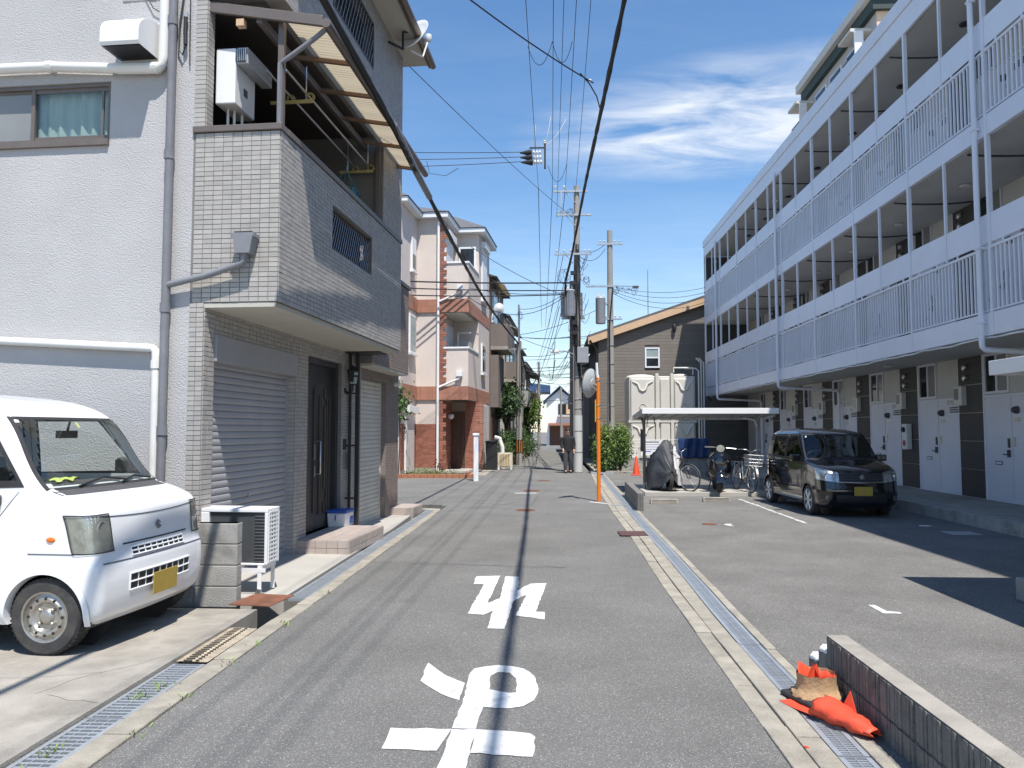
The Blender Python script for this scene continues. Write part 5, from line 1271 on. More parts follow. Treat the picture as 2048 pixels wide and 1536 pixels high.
me_slot = shared('letter_slot', MB().box(-.03, -.02, -.55, -.32, .72, .79), 'plastic_grey'); me_slot2 = shared('slot_flap', MB().box(-.034, -.03, -.53, -.34, .735, .775), 'apt_white')
me_vent = [shared('vent_cap', MB().lathe([(.07, 0), (.075, -.03), (.06, -.075), (.02, -.09)], 14, (-.03, -2.15, z), axis='x'), 'steel', True) for z in (2.72, 2.50)]
me_mbox = shared('power_meter', MB().box(-.13, -.03, -2.12, -1.80, 1.92, 2.32), 'pvc')
me_mgl = shared('meter_glass', MB().box(-.142, -.13, -1.98, -1.83, 2.05, 2.28), 'glass_grey')
me_pipe = shared('corner_pipe', MB().tube([(-.05, .03, .0), (-.05, .03, 2.92)], .02, 6), 'apt_white', True)
units = [18.85 + 2.775 * k for k in range(-6, 6)]
for f, z in enumerate(FL):
    for u, y in enumerate(units):
        if y > 34.9: continue
        def I(nm, me, dz=0): return inst(nm, me, apt, (1.83, y, z + dz))
        d = I('door', me_door)
        for nm, me in (('door_handle', me_hand), ('letter_slot', me_slot), ('slot_flap', me_slot2)): inst(nm, me, d, (0, 0, 0))
        s_ = I('side_panel', me_side)
        for nm, me in (('intercom', me_ic), ('door_lamp', me_lamp), ('number_plate', me_num)): inst(nm, me, s_, (0, 0, 0))
        c = I('meter_cupboard', me_cup); inst('louvre', me_louv, c, (0, 0, 0)); inst('louvre', me_louv2, c, (0, 0, 0))
        I('door_frame', me_trim)
        for k in range(5): I('cladding_panel', me_panel, k * .588)
        wf = I('window_frame', me_win); inst('pane', me_pane[0], wf, (0, 0, 0)); inst('pane', me_pane[1], wf, (0, 0, 0))
        I('wall_panel', me_fill)
        for me in me_vent: I('vent_cap', me)
        if f == 0:
            m_ = I('power_meter', me_mbox); inst('meter_glass', me_mgl, m_, (0, 0, 0))
ex = thing('fire_extinguisher_box', 'white wall box with red round sign between apartment doors', 'extinguisher box', (8.76, 19.35, 1.13))
ob('casing', MB().box(-.10, .03, -.13, .13, 0, .62), 'white_paint', ex, bevel=.01)
ob('sign_disc', MB().lathe([(.075, -.004), (.075, 0)], 18, (-.10, 0, .15), axis='x'), mat('sign_red', (.45, .03, .03), .5, .05, 5), ex)
ob('alarm_lamp', MB().lathe([(.06, -.05), (.065, 0)], 14, (-.10, 0, .48), axis='x'), 'black', ex)
# ---- taller block behind, its top floors show over the roof
tb = thing('rear_block', 'cream and green topped block rising behind the white apartments', 'building', (15, 35, 0))
ob('wall', MB().box(0, 9, 0, 9.6, 0, 21.2), mat('rear_wall', (.48, .45, .43), .85, .05, 2), tb)
ob('end_wall', MB().box(-.01, 9.02, -.03, -.002, 0, 21.2), mat('end_peach', (.72, .53, .38), .85, .05, 2), tb)
ob('roof_band', MB().box(-.25, 9.2, -.25, 9.85, 20.75, 21.3), 'green_fascia', tb)
ob('roof_edge', MB().box(-.5, 9.4, -.4, 10.0, 21.3, 21.75), 'apt_wall', tb)
for k, (y0, z0) in enumerate(((1.9, 18.9), (4.2, 18.9), (6.4, 18.9), (1.6, 14.4), (4.4, 14.4), (7.0, 14.4))):
    wn_ = ob('window', MB().box(-.06, -.002, y0, y0 + 1.6, z0, z0 + 1.4), 'white_paint', tb); ob('pane', MB().box(-.07, -.06, y0 + .08, y0 + 1.52, z0 + .08, z0 + 1.32), 'glass_dark', wn_)
for y0 in (.5, 8.4):
    ob('awning', MB().box(-1.0, 0, y0, y0 + 1.5, 20.1, 20.25), 'apt_wall', tb); bc = ob('balcony', MB().box(-.85, 0, y0, y0 + 1.4, 17.6, 19.1), 'green_fascia', tb)
    ob('balcony_post', MB().box(-.85, -.45, y0 - .1, y0 - .002, 17.6, 20.08), 'white_paint', bc)
# ---- brown sided house behind the tanks
bh = thing('brown_house', 'taupe sided house with single-pitch roof and tan fascia behind the water tanks', 'house', (2.3, 36.4, 0))
ob('wall', MB().extr([(0, -.2), (9, -.2), (9, 9.0), (0, 5.95)], 'y', .02, 9), 'siding_joint', bh)
win = (2.17, 2.86, 4.52, 5.48)
def siding(x0, x1, z0, zt0, zt1):
    z = z0; k = 0
    while z < max(zt0, zt1):
        z2 = z + .15
        # clipped by the sloping roof line
        def top(x): return zt0 + (zt1 - zt0) * (x - x0) / (x1 - x0)
        xs_ = x0 if top(x0) > z2 else x0 + (x1 - x0) * (z2 - zt0) / (zt1 - zt0)
        segs = [(xs_, x1)]
        if z2 > win[2] and z < win[3]: segs = [(xs_, win[0]), (win[1], x1)]
        for a, b in segs:
            if b - a > .02: ob('siding_board', MB().box(a, b, -.004, .016, z + .008, z2), 'siding', bh)
        z = z2; k += 1
siding(0, 9, -.1, 5.95, 9.0)
ob('window_frame', MB().box(win[0], win[1], -.05, .0, win[2], win[2] + .07).box(win[0], win[1], -.05, .0, win[3] - .07, win[3]).box(win[0], win[0] + .07, -.05, 0, win[2] + .07, win[3] - .07).box(win[1] - .07, win[1], -.05, 0, win[2] + .07, win[3] - .07).box(win[0] + .07, win[1] - .07, -.04, 0, 4.97, 5.03), 'apt_white', bh)
ob('pane', MB().box(win[0] + .07, win[1] - .07, -.02, -.01, win[2] + .07, 4.97), 'glass_dark', bh); ob('pane', MB().box(win[0] + .07, win[1] - .07, -.025, -.015, 5.03, win[3] - .07), 'glass_frost', bh)
ob('roof', MB().extr([(-.5, 5.92), (9.4, 9.28), (9.4, 9.42), (-.5, 6.06)], 'y', -.24, 9.3), 'roof_grey', bh)
ob('bargeboard', MB().extr([(-.5, 5.62), (9.4, 8.98), (9.4, 9.30), (-.5, 5.94)], 'y', -.28, -.242), 'fascia_tan', bh)
ob('eaves_soffit', MB().extr([(-.45, 5.60), (9.4, 8.95), (9.4, 8.98), (-.45, 5.63)], 'y', -.24, .0), 'bronze', bh)
ob('gutter', MB().tube([(-.5, -.22, 5.85), (-.5, 9, 5.85)], .07, 8), 'black', bh, smooth=50)
ob('downpipe', MB().tube([(-.42, -.3, 5.8), (-.1, -.1, 5.4), (-.1, -.1, 0)], .05, 8), 'black', bh, smooth=50)
for x, z in ((3.55, 6.2), (.55, 2.55)): ob('wall_light', MB().lathe([(.05, 0), (.09, .12), (.09, .3), (.05, .36)], 12, (x, -.12, z)), 'black', bh, smooth=50)
ob('antenna', MB().tube([(2.6, 2, 6.5), (2.6, 2, 9.6)], .025, 6), 'steel', bh)
# ---- water tanks: three moulded panels with bosses
tk = thing('water_tank', 'pair of cream ribbed panel water tanks behind the white fence', 'water tank', (3.33, 32.6, 0)); tk.scale = (1.06, 1, 1.03)
ob('plinth', MB().box(-.1, 2.75, -.1, 2.1, -.1, .25), 'block', tk)
ob('body', MB().box(0, 2.6, 0, 2.0, .25, 3.75), 'tank', tk, bevel=.04)
for x0, x1 in ((.06, 1.0), (1.22, 1.6), (1.78, 2.55)):
    for z0, z1 in ((.35, 1.85), (1.95, 3.65)):
        pn = ob('panel', MB().box(x0, x1, -.08, .01, z0, z1), 'tank', tk, bevel=.05, seg=3)
        xc = (x0 + x1) / 2
        if x1 - x0 > .5:
            ob('boss', MB().lathe([(.13, -.03), (.12, -.045), (.10, -.02)], 20, (xc, -.075, z0 + .55), axis='y', caps=False).lathe([(.1, -.02), (.001, -.02)], 20, (xc, -.075, z0 + .55), axis='y', caps=False), 'tank', pn, smooth=40)
            ob('rib', MB().tube([(xc - .42 * (x1 - x0), -.08, z1 - .12), (xc - .2, -.10, z1 - .22), (xc - .12, -.10, z1 - .45), (xc, -.10, z1 - .52), (xc + .12, -.10, z1 - .45), (xc + .2, -.10, z1 - .22), (xc + .42 * (x1 - x0), -.08, z1 - .12)], .036, 8), 'tank', pn, smooth=60)
ob('flange', MB().box(-.04, 2.64, -.10, 2.04, 1.86, 1.94), 'tank', tk); 
for x in (1.03, 1.62): ob('upright', MB().box(x, x + .13, -.12, .02, .25, 3.85), 'tank', tk, bevel=.02)
ob('hatch', MB().lathe([(.32, 0), (.34, .06), (.30, .12), (.0, .14)], 24, (2.1, .8, 3.75)), 'tank', tk, smooth=40)
ob('dome', MB().lathe([(.6, 0), (.5, .08), (.25, .12), (0, .13)], 24, (.55, .9, 3.75)), 'tank', tk, smooth=40)
ob('ladder', MB().tube([(2.72, -.12, .2), (2.72, -.12, 3.95), (2.72, .5, 4.1), (2.3, .5, 4.1)], .03, 8).tube([(1.75, -.12, 3.9), (1.75, -.12, 4.08), (2.5, -.12, 4.08), (2.5, -.12, 3.8)], .03, 8), 'pvc', tk, smooth=50)
for x in (2.86, 2.96): ob('pipe', MB().tube([(x, .1, .2), (x, .1, 4.3), (x - .2, .1, 4.5)], .028, 8), 'pvc', tk, smooth=50)
# ---------------------------------------------------------------- bicycle shelter and what is parked under it
SY = 19.25
sh_ = thing('bike_shelter', 'flat white-edged bicycle shelter roof on two steel posts', 'shelter', (2.28, SY, 0))
def sz(y): return 2.06 - y * .055                       # underside falls to the back
rp = MB(); 
ob('roof_panel', MB().extr([(0, sz(0)), (2.2, sz(2.2)), (2.2, sz(2.2) + .03), (0, sz(0) + .03)], 'x', .05, 3.30), 'pvc_lgrey', sh_)
for k in range(9): ob('roof_rib', MB().extr([(.02, sz(0) - .035), (2.18, sz(2.2) - .035), (2.18, sz(2.2) - .002), (.02, sz(0) - .002)], 'x', .35 + k * .33, .37 + k * .33), 'pvc_lgrey', sh_)
ob('fascia', MB().box(0, 3.34, -.05, .0, 2.0, 2.14), 'white_paint', sh_, bevel=.006); ob('fascia', MB().box(0, 3.34, 2.2, 2.25, 1.88, 2.01), 'white_paint', sh_)
for x in (0, 3.30): ob('side_trim', MB().extr([(0, 2.0), (2.2, 1.88), (2.2, 2.0), (0, 2.13)], 'x', x, x + .045), 'pvc_lgrey', sh_, bevel=.004)
for x in (.14, 3.02):
    p_ = ob('post', MB().box(x - .035, x + .035, .74, .81, .08, 1.86), 'brown_metal' if x < 1 else 'pvc_lgrey', sh_, bevel=.006)
    ob('roof_arm', MB().tube([(x, .77, 1.7), (x, .6, 1.93), (x, .2, 1.99)], .03, 8).tube([(x, .85, 1.7), (x, 1.2, 1.9), (x, 1.9, 1.91)], .03, 8), 'brown_metal' if x < 1 else 'pvc_lgrey', p_, smooth=50)
ob('notice_frame', MB().tube([(.24, .7, 1.95), (.20, .7, 1.68), (.42, .7, 1.68), (.38, .7, 1.95)], .012, 5), 'black', sh_)
ob('notice_plate', MB().box(.04, .10, .70, .725, 1.05, 1.62), 'plastic_grey', sh_)
ob('rain_spout', MB().tube([(3.0, .7, 1.7), (2.9, .6, 1.86), (2.6, .5, 1.9)], .025, 8), 'white_paint', sh_, smooth=50)
struct('shelter_slab', MB().box(2.30, 5.32, 19.0, 21.6, -.1, .095), 'concrete_new', bevel=.01)
lwl = thing('low_block_wall', 'low dark block wall beside the drain by the bicycle shelter', 'wall', (1.72, 15.45, 0), R(-1.5))
for r_ in range(2):
    for k in range(9):
        ob('block', MB().box(0, .13, .002 + k * .39, .388 + k * .39, r_ * .19 - .02, r_ * .19 + .165), 'block_dark', lwl, bevel=.01)  # dark block colour includes the shade on the wall's left face
ob('mortar', MB().box(.01, .12, .01, 3.5, -.1, .34), 'block_dark', lwl); ob('coping', MB().box(.03, .13, .0, 3.5, .346, .352), 'concrete', lwl)
# split-face end ribs
q = MB()
for k in range(4): q.box(.01 + k * .03, .03 + k * .03, -.015, .0, 0, .34)
ob('end_ribs', q, 'block_dark', lwl)
# wheel stops: ribbed concrete wedges
def stop(x, y, rz, lab, w_=.6):
    s_ = thing('wheel_stop', lab, 'wheel stop', (x, y, .0), rz, 'wheel stops in the parking lot')
    ob('body', MB().extr([(-.07, 0), (.07, 0), (.05, .105), (-.04, .105)], 'x', -w_ / 2, w_ / 2), 'concrete', s_, bevel=.01)
    for k in range(5): ob('rib', MB().box(-w_ / 2 + .03, w_ / 2 - .03, -.068 + k * .004, -.058 + k * .005, .014 + k * .018, .024 + k * .018), 'concrete', s_)
stop(2.47, 17.0, .05, 'wheel stop beside the low dark block wall'); stop(3.7, 17.5, .03, 'wheel stop in front of the scooter')
stop(2.33, 28.45, 0, 'far wheel stop below the green hedge', .62); stop(3.5, 29.1, 0, 'far wheel stop before the ribbed wall and fence', .62)
# ---- ribbed wall with white mesh fence
fw = thing('mesh_fence', 'white steel mesh fence on a ribbed grey block wall', 'fence', (2.55, 30.2, 0))
for r_ in range(3):
    for k in range(9):
        b = ob('block', MB().box(k * .4 + .002, k * .4 + .398, 0, .12, r_ * .185 - .02, r_ * .185 + .16), 'block', fw, bevel=.008)
q = MB()
for k in range(60): q.box(k * .06 + .01, k * .06 + .04, -.014, .002, 0, .53)
ob('wall_ribs', q, 'block', fw)
for k in range(4): ob('post', MB().box(k * 1.2 - .02, k * 1.2 + .02, .04, .08, .53, 1.26), 'white_paint', fw)
q = MB()
for k in range(61): q.tube([(k * .06, .05, .56), (k * .06, .05, 1.24)], .004, 4)
o = ob('mesh_wire', q, 'white_paint', fw); o['kind'] = 'stuff'
for k in range(6): ob('cross_wire', MB().tube([(0, .045, .58 + k * .13), (3.62, .045, .58 + k * .13)], .006, 4), 'white_paint', fw)
ns = thing('notice_board', 'white notice board with blue-lined text hung on the mesh fence', 'sign', (3.95, 30.1, .62))
ob('board', MB().box(-.45, .5, .0, .02, 0, .58), 'white_paint', ns)
for k, (w_, h_, m_) in enumerate(((.62, .035, 'plastic_grey'), (.7, .012, 'blue_plastic'), (.7, .012, 'blue_plastic'), (.7, .012, 'blue_plastic'), (.3, .03, 'blue_plastic'))):
    ob('text_line', MB().box(-.36, -.36 + w_, -.004, .0, .5 - k * .09, .5 - k * .09 + h_), m_, ns)
# blue tarpaulin over the fence end
tp = MB(); rows = []
for j in range(9):
    z = 1.27 - .75 * j / 8; rows.append([(4.95 + 1.2 * i / 22, 30.12 - .03 * math.sin(i * 1.1 + j * .3) - .02 * math.sin(i * 2.3) - .02 * (j > 0), z + .012 * math.sin(i * .7)) for i in range(23)])
for rw in rows[:1]: rows.insert(0, [(p[0], p[1] + .12, p[2] + .005) for p in rw])
o = ob('tarpaulin', tp.grid(rows), 'blue_sheet', smooth=70, fix=False); s_ = o.modifiers.new('thick', 'SOLIDIFY'); s_.thickness = .006
tag(o, 'dark blue tarpaulin draped over the mesh fence end', 'tarpaulin')
def cone(x, y, lab):
    c_ = thing('traffic_cone', lab, 'traffic cone', (x, y, 0))
    ob('base', MB().box(-.17, .17, -.17, .17, 0, .03), 'cone_red', c_, bevel=.012); ob('body', MB().lathe([(.13, .03), (.03, .66), (.02, .68)], 20), 'cone_red', c_, smooth=40)
cone(3.05, 27.6, 'upright red traffic cone behind the covered motorcycle')
# ---- bicycles
def bicycle(name, lab, loc, rz, basket, frame_m, lean=.06):
    """local x = forward"""
    b = thing(name, lab, 'bicycle', loc, rz, 'bicycles under the shelter'); b.rotation_euler = (lean, 0, rz)
    r = .325
    for nm, x in (('front_wheel', .54), ('rear_wheel', -.54)):
        w_ = ob(nm, MB().tube([(x + r * math.cos(R(a)), 0, r + r * math.sin(R(a))) for a in range(0, 361, 10)], .017, 6, caps=False), 'black_rubber', b, smooth=60)
        ob('rim', MB().tube([(x + (r - .022) * math.cos(R(a)), 0, r + (r - .022) * math.sin(R(a))) for a in range(0, 361, 10)], .009, 5, caps=False), 'steel', w_, smooth=60)
        q = MB()
        for a in range(0, 360, 15): q.tube([(x, .02 * (1 if a % 30 else -1), r), (x + (r - .03) * math.cos(R(a + 8)), 0, r + (r - .03) * math.sin(R(a + 8)))], .0016, 3)
        ob('spokes', q, 'steel', w_); ob('hub', MB().lathe([(.022, -.05), (.022, .05)], 10, (x, 0, r), axis='y'), 'steel', w_)
        ob('mudguard', MB().grid([[(x + (r + .025) * math.cos(R(a)), yy, r + (r + .025) * math.sin(R(a))) for yy in (-.025, 0, .025)] for a in (range(20, 200, 12) if x < 0 else range(10, 130, 12))]), 'steel', w_, fix=False)
    bb, hd, st = (-.1, 0, .30), (.36, 0, .72), (-.24, 0, .72)
    ob('frame', MB().tube([hd, (.1, 0, .42), bb], .02, 8).tube([bb, st], .017, 8).tube([(.35, 0, .80), (.40, 0, .62)], .02, 8).tube([(-.20, 0, .58), (-.54, .05, r)], .01, 6).tube([(-.20, 0, .58), (-.54, -.05, r)], .01, 6).tube([bb, (-.54, .05, r)], .01, 6).tube([bb, (-.54, -.05, r)], .01, 6), frame_m, b, smooth=60)
    ob('fork', MB().tube([(.40, 0, .62), (.44, .05, .58), (.54, .05, r)], .012, 6).tube([(.40, 0, .62), (.44, -.05, .58), (.54, -.05, r)], .012, 6), frame_m, b, smooth=60)
    ob('handlebar', MB().tube([(.36, 0, .78), (.33, 0, .96), (.36, .12, 1.02), (.28, .26, 1.02), (.12, .29, 1.0)], .012, 6).tube([(.33, 0, .96), (.36, -.12, 1.02), (.28, -.26, 1.02), (.12, -.29, 1.0)], .012, 6), 'steel', b, smooth=60)
    ob('grip', MB().tube([(.2, .278, 1.01), (.10, .292, 1.0)], .018, 8), 'black', b); ob('grip', MB().tube([(.2, -.278, 1.01), (.10, -.292, 1.0)], .018, 8), 'black', b)
    ob('saddle', MB().extr([(-.38, .80), (-.36, .84), (-.10, .83), (-.08, .81)], 'y', -.035, .035).extr([(-.40, .80), (-.40, .84), (-.24, .835), (-.24, .80)], 'y', -.10, .10), 'black', b, bevel=.02); ob('seat_post', MB().tube([st, (-.27, 0, .81)], .013, 6), 'steel', b)
    ob('crank', MB().lathe([(.09, -.004), (.09, .004)], 18, (bb[0], .05, bb[2]), axis='y').tube([(-.1, .06, .30), (-.02, .06, .16)], .01, 5).tube([(-.1, -.06, .30), (-.18, -.06, .44)], .01, 5), 'steel', b)
    ob('pedal', MB().box(-.07, .03, .07, .15, .15, .17), 'black', b); ob('pedal', MB().box(-.23, -.13, -.15, -.07, .43, .45), 'black', b)
    ob('chain_guard', MB().extr([(-.56, .27), (0.02, .24), (.02, .38), (-.56, .37)], 'y', .055, .065), 'plastic_grey', b)
    ob('carrier', MB().tube([(-.28, .06, .70), (-.85, .06, .70), (-.85, -.06, .70), (-.28, -.06, .70)], .008, 5).tube([(-.54, .07, r), (-.6, .06, .70)], .006, 5).tube([(-.54, -.07, r), (-.6, -.06, .70)], .006, 5), 'steel', b)
    ob('stand', MB().tube([(-.54, .08, r), (-.62, .14, .02)], .01, 5), 'steel', b)
    ob('head_lamp', MB().lathe([(.03, 0), (.035, .04), (.03, .05)], 12, (.46, .07, .55), axis='x'), 'steel', b)
    if basket:
        q = MB(); x0, x1, y0, y1 = .40, .72, -.19, .19
        for zz, e in ((.64, .03), (.72, .02), (.80, .01), (.90, 0)): q.tube([(x0 + e, y0 + e, zz), (x1 - e, y0 + e, zz), (x1 - e, y1 - e, zz), (x0 + e, y1 - e, zz), (x0 + e, y0 + e, zz)], .006, 4)
        for k in range(7):
            t = k / 6; yy = y0 + (y1 - y0) * t; xx = x0 + (x1 - x0) * t
            q.tube([(x1 - .03, yy * .85, .64), (x1, yy, .90)], .005, 4).tube([(x0 + .03, yy * .85, .64), (x0, yy, .90)], .005, 4).tube([(xx, y0 + .03, .64), (xx, y0, .90)], .005, 4).tube([(xx, y1 - .03, .64), (xx, y1, .90)], .005, 4).tube([(x0 + .03, yy * .85, .64), (x1 - .03, yy * .85, .64)], .004, 4)
        ob('basket', q, 'steel', b)
    return b
bicycle('bicycle', 'black city bicycle standing between the covered motorcycle and the scooter', (3.06, 19.62, .095), R(-48), False, 'black', .05)
bicycle('bicycle', 'silver city bicycle with wire front basket beside the shelter post', (4.80, 19.5, .095), R(-84), True, 'steel', -.07)
# ---- scooter, nose to the camera
so = thing('motor_scooter', 'black motor scooter with round headlamp parked under the shelter', 'scooter', (4.12, 19.35, .095), R(-84))
so.rotation_euler = (R(-3), 0, R(-97)); so.scale = (1.08, 1.15, 1.08)
for x in (.52, -.58):
    w_ = ob('wheel', MB().lathe([(.14, -.045), (.20, -.055), (.225, -.03), (.23, 0), (.225, .03), (.20, .055), (.14, .045)], 28, (x, 0, .23), axis='y', caps=False), 'tyre', so, smooth=40)
    ob('rim', MB().lathe([(.145, -.03), (.12, -.02), (.03, -.05), (.03, .05), (.12, .02), (.145, .03)], 20, (x, 0, .23), axis='y'), 'plastic_grey', w_, smooth=40)
ob('front_fender', MB().grid([[(.52 + .27 * math.cos(R(a)), yy, .25 + .27 * math.sin(R(a)) - abs(yy) * .25) for yy in (-.09, -.05, 0, .05, .09)] for a in range(0, 171, 15)]), 'car_black', so, smooth=60, fix=False)
def loft(secs, m_, nm, par):
    """secs: list of (x, half-width, z0, z1)"""
    rows = []
    for x, hw, z0, z1 in secs:
        rows.append([(x, hw * math.cos(R(a)) * (1 if abs(math.cos(R(a))) < .99 else 1), (z0 + z1) / 2 + (z1 - z0) / 2 * math.sin(R(a))) for a in range(0, 360, 24)])
    q = MB().grid(rows, close=True); n = len(rows[0]); q.f.append(tuple(range(n))); e = len(q.v) - n; q.f.append(tuple(range(e, e + n)))
    return ob(nm, q, m_, par, smooth=50)
loft([(.47, .13, .40, .64), (.44, .23, .34, .80), (.37, .27, .28, .90), (.28, .26, .26, .93), (.20, .16, .28, .90)], 'car_black', 'leg_shield', so)
loft([(.47, .05, .55, .60), (.49, .13, .48, .78), (.46, .15, .45, .84)], 'car_black', 'front_panel', so)
loft([(-.92, .06, .62, .72), (-.80, .16, .44, .78), (-.5, .20, .36, .80), (-.2, .18, .30, .78), (-.05, .12, .30, .62)], 'car_black', 'rear_body', so)
ob('floorboard', MB().box(-.1, .34, -.15, .15, .26, .34), 'plastic_grey', so, bevel=.02)
loft([(-.82, .08, .76, .86), (-.6, .15, .76, .88), (-.2, .14, .76, .86), (-.04, .07, .76, .82)], 'black', 'saddle', so)
hb = ob('headlamp', MB().lathe([(.02, -.09), (.075, -.04), (.085, .03), (.08, .045)], 20, (.33, 0, .98), axis='x'), 'chrome', so, smooth=40)
ob('lamp_glass', MB().lathe([(.078, .045), (.06, .062), (.001, .07)], 20, (.33, 0, .98), axis='x', caps=False), 'lens', hb, smooth=40)
ob('handlebar', MB().tube([(.30, -.32, 1.0), (.32, -.15, 1.0), (.30, 0, .97), (.32, .15, 1.0), (.30, .32, 1.0)], .02, 8), 'black', so, smooth=60)
for sgn in (-1, 1):
    ob('brake_lever', MB().tube([(.35, sgn * .12, 1.0), (.37, sgn * .32, .99)], .007, 5), 'steel', so)
    ob('indicator', MB().lathe([(.0, .02), (.02, .01), (.024, 0)], 10, (.44, sgn * .15, .70), axis='x', caps=False), 'plastic_grey', so)
ob('fork', MB().tube([(.38, .07, .55), (.52, .07, .23)], .016, 6).tube([(.38, -.07, .55), (.52, -.07, .23)], .016, 6), 'plastic_grey', so)
ob('centre_stand', MB().tube([(-.2, .12, .28), (-.28, .16, .02)], .014, 6).tube([(-.2, -.12, .28), (-.28, -.16, .02)], .014, 6), 'plastic_grey', so)
ob('exhaust', MB().tube([(-.2, -.16, .26), (-.5, -.18, .25), (-.85, -.18, .34)], [.02, .045, .05], 10), 'plastic_grey', so, smooth=50)
# ---- motorcycle under a cover
cvb = thing('covered_motorcycle', 'motorcycle under a dark grey cover with a silver patch and its wheel showing', 'motorcycle', (2.83, 19.75, .095), R(-80))
cvb.scale = (.72, .86, 1.0)
secs = [(-.98, .10, .45, .62), (-.92, .20, .22, .86), (-.72, .29, .10, .95), (-.45, .32, .06, .93), (-.15, .34, .05, .92), (.15, .36, .05, 1.02), (.36, .40, .06, 1.22), (.5, .38, .08, 1.27), (.62, .30, .12, 1.16), (.82, .22, .14, .86), (1.0, .15, .2, .66), (1.06, .06, .3, .5)]
rows = []; rnd = random.Random(9)
for i, (x, hw, z0, z1) in enumerate(secs):
    row = []
    for k in range(29):
        t = k / 28; a = math.pi * t                                 # hangs open at the bottom
        yy = hw * math.cos(a) * (1 + .10 * math.sin(k * 1.9 + i)); prof_ = math.sin(a) ** .55
        row.append((x + .02 * math.sin(k * 1.3 + i * 2), yy * (1.12 - .35 * prof_ ** 3), z0 + (z1 - z0) * prof_ + .015 * math.sin(k * 2.1 + i * 1.7)))
    rows.append(row)
dens = []
for r0, r1 in zip(rows, rows[1:]):
    for s_ in range(3): dens.append([tuple(a + (b - a) * s_ / 3 for a, b in zip(p, q_)) for p, q_ in zip(r0, r1)])
dens.append(rows[-1])
ob('cover', MB().grid(dens), 'bike_cover', cvb, smooth=70, fix=False)
pr_ = [r_[:11] for r_ in dens[-13:-3]]; pr_ = [[(p[0], p[1] * 1.03 + .008, p[2]) for p in r_[:9]] for r_ in pr_]
ob('silver_patch', MB().grid(pr_), 'silver_cloth', cvb, smooth=70, fix=False)
ob('front_wheel', MB().lathe([(.2, -.05), (.27, -.055), (.30, 0), (.27, .055), (.2, .05)], 28, (.78, 0, .30), axis='y', caps=False), 'tyre', cvb, smooth=40)
ob('rear_wheel', MB().lathe([(.2, -.06), (.27, -.065), (.30, 0), (.27, .065), (.2, .06)], 28, (-.68, 0, .30), axis='y', caps=False), 'tyre', cvb, smooth=40)
# ---- traffic mirror
mp_ = thing('traffic_mirror', 'orange pole with a round convex traffic mirror seen from behind', 'traffic mirror', (1.09, 17.46, 0))
ob('pole', MB().tube([(0, 0, -.1), (0, 0, 2.78)], .045, 14), 'orange', mp_, smooth=50); ob('pole_cap', MB().tube([(0, 0, 2.78), (-.02, 0, 2.86), (-.03, 0, 3.12)], .03, 10), 'white_paint', mp_, smooth=50)
mrp = MB().lathe([(.33, 0), (.335, .02), (.30, .05), (.18, .095), (.12, .10), (.115, .115), (.06, .12), (.001, .125)], 30); mrp.xf(Matrix.Rotation(R(98), 4, 'X')); mrp.xf(Matrix.Rotation(R(58), 4, 'Z'))
mo = ob('mirror_back', mrp, mat('mirror_shell', (.42, .45, .46), .4, .05, 4), mp_, smooth=40, loc=(-.20, .05, 2.66))
mrq = MB().lathe([(.325, -.002), (.2, -.035), (.001, -.05)], 30, caps=False); mrq.xf(Matrix.Rotation(R(98), 4, 'X')); mrq.xf(Matrix.Rotation(R(58), 4, 'Z')); ob('mirror_face', mrq, 'mirror', mo, smooth=40, fix=False)
ob('mirror_rim', MB().tube([tuple(Matrix.Rotation(R(58), 3, 'Z') @ (Matrix.Rotation(R(98), 3, 'X') @ Vector((.335 * math.cos(R(a)), .335 * math.sin(R(a)), .01)))) for a in range(0, 361, 12)], .012, 6, caps=False), 'plastic_grey', mo, smooth=60)
ob('mirror_bracket', MB().tube([(-.14, -.04, 2.66), (0, 0, 2.60)], .02, 6).tube([(-.14, -.04, 2.60), (0, 0, 2.45)], .014, 6), 'steel', mp_)
ob('sign_plate', MB().box(-.075, -.055, -.09, .09, 1.78, 2.28), mat('sign_yellow', (.70, .46, .04), .5, .05, 6), mp_, bevel=.004)
for z in (2.70, 2.14, 1.85): ob('clamp', MB().lathe([(.052, z), (.052, z + .03)], 14), 'steel', mp_)
# ---- near block wall at the right with broken cone
nw = thing('ribbed_block_wall', 'low ribbed dark block wall with pale coping at the lot entrance', 'wall', (1.72, 5.0, 0))
for r_ in range(2):
    off = .2 * (r_ % 2)
    for k in range(9):
        y1 = -k * .39 + (off if k else 0) * 0; bz0, bz1 = -.06 + r_ * .19, .12 + r_ * .19
        b = ob('block', MB().box(.012, .125, y1 - .388, y1 - .002, bz0, bz1 + .004), 'block_dark', nw, bevel=.004)
        ob('split_rib', (lambda q_: [q_.extr([(.004 - .003 * (j % 2), y1 - .007 - j * .042), (.014, y1 - .004 - j * .042), (.014, y1 - .044 - j * .042), (.004 - .003 * (j % 3), y1 - .041 - j * .042)], 'z', bz0 + .004, bz1 - .002) for j in range(9)] and q_)(MB()), 'block_dark', b)
ob('coping', MB().box(.006, .128, -3.5, .0, .3135, .318), 'concrete', nw)
ob('stub_block', MB().box(.005, .12, .004, .17, -.06, .20), 'block_dark', nw, bevel=.02, seg=3)
ob('stub_block', MB().box(.005, .12, .19, .36, -.06, .10), 'block_dark', nw, bevel=.02, seg=3)
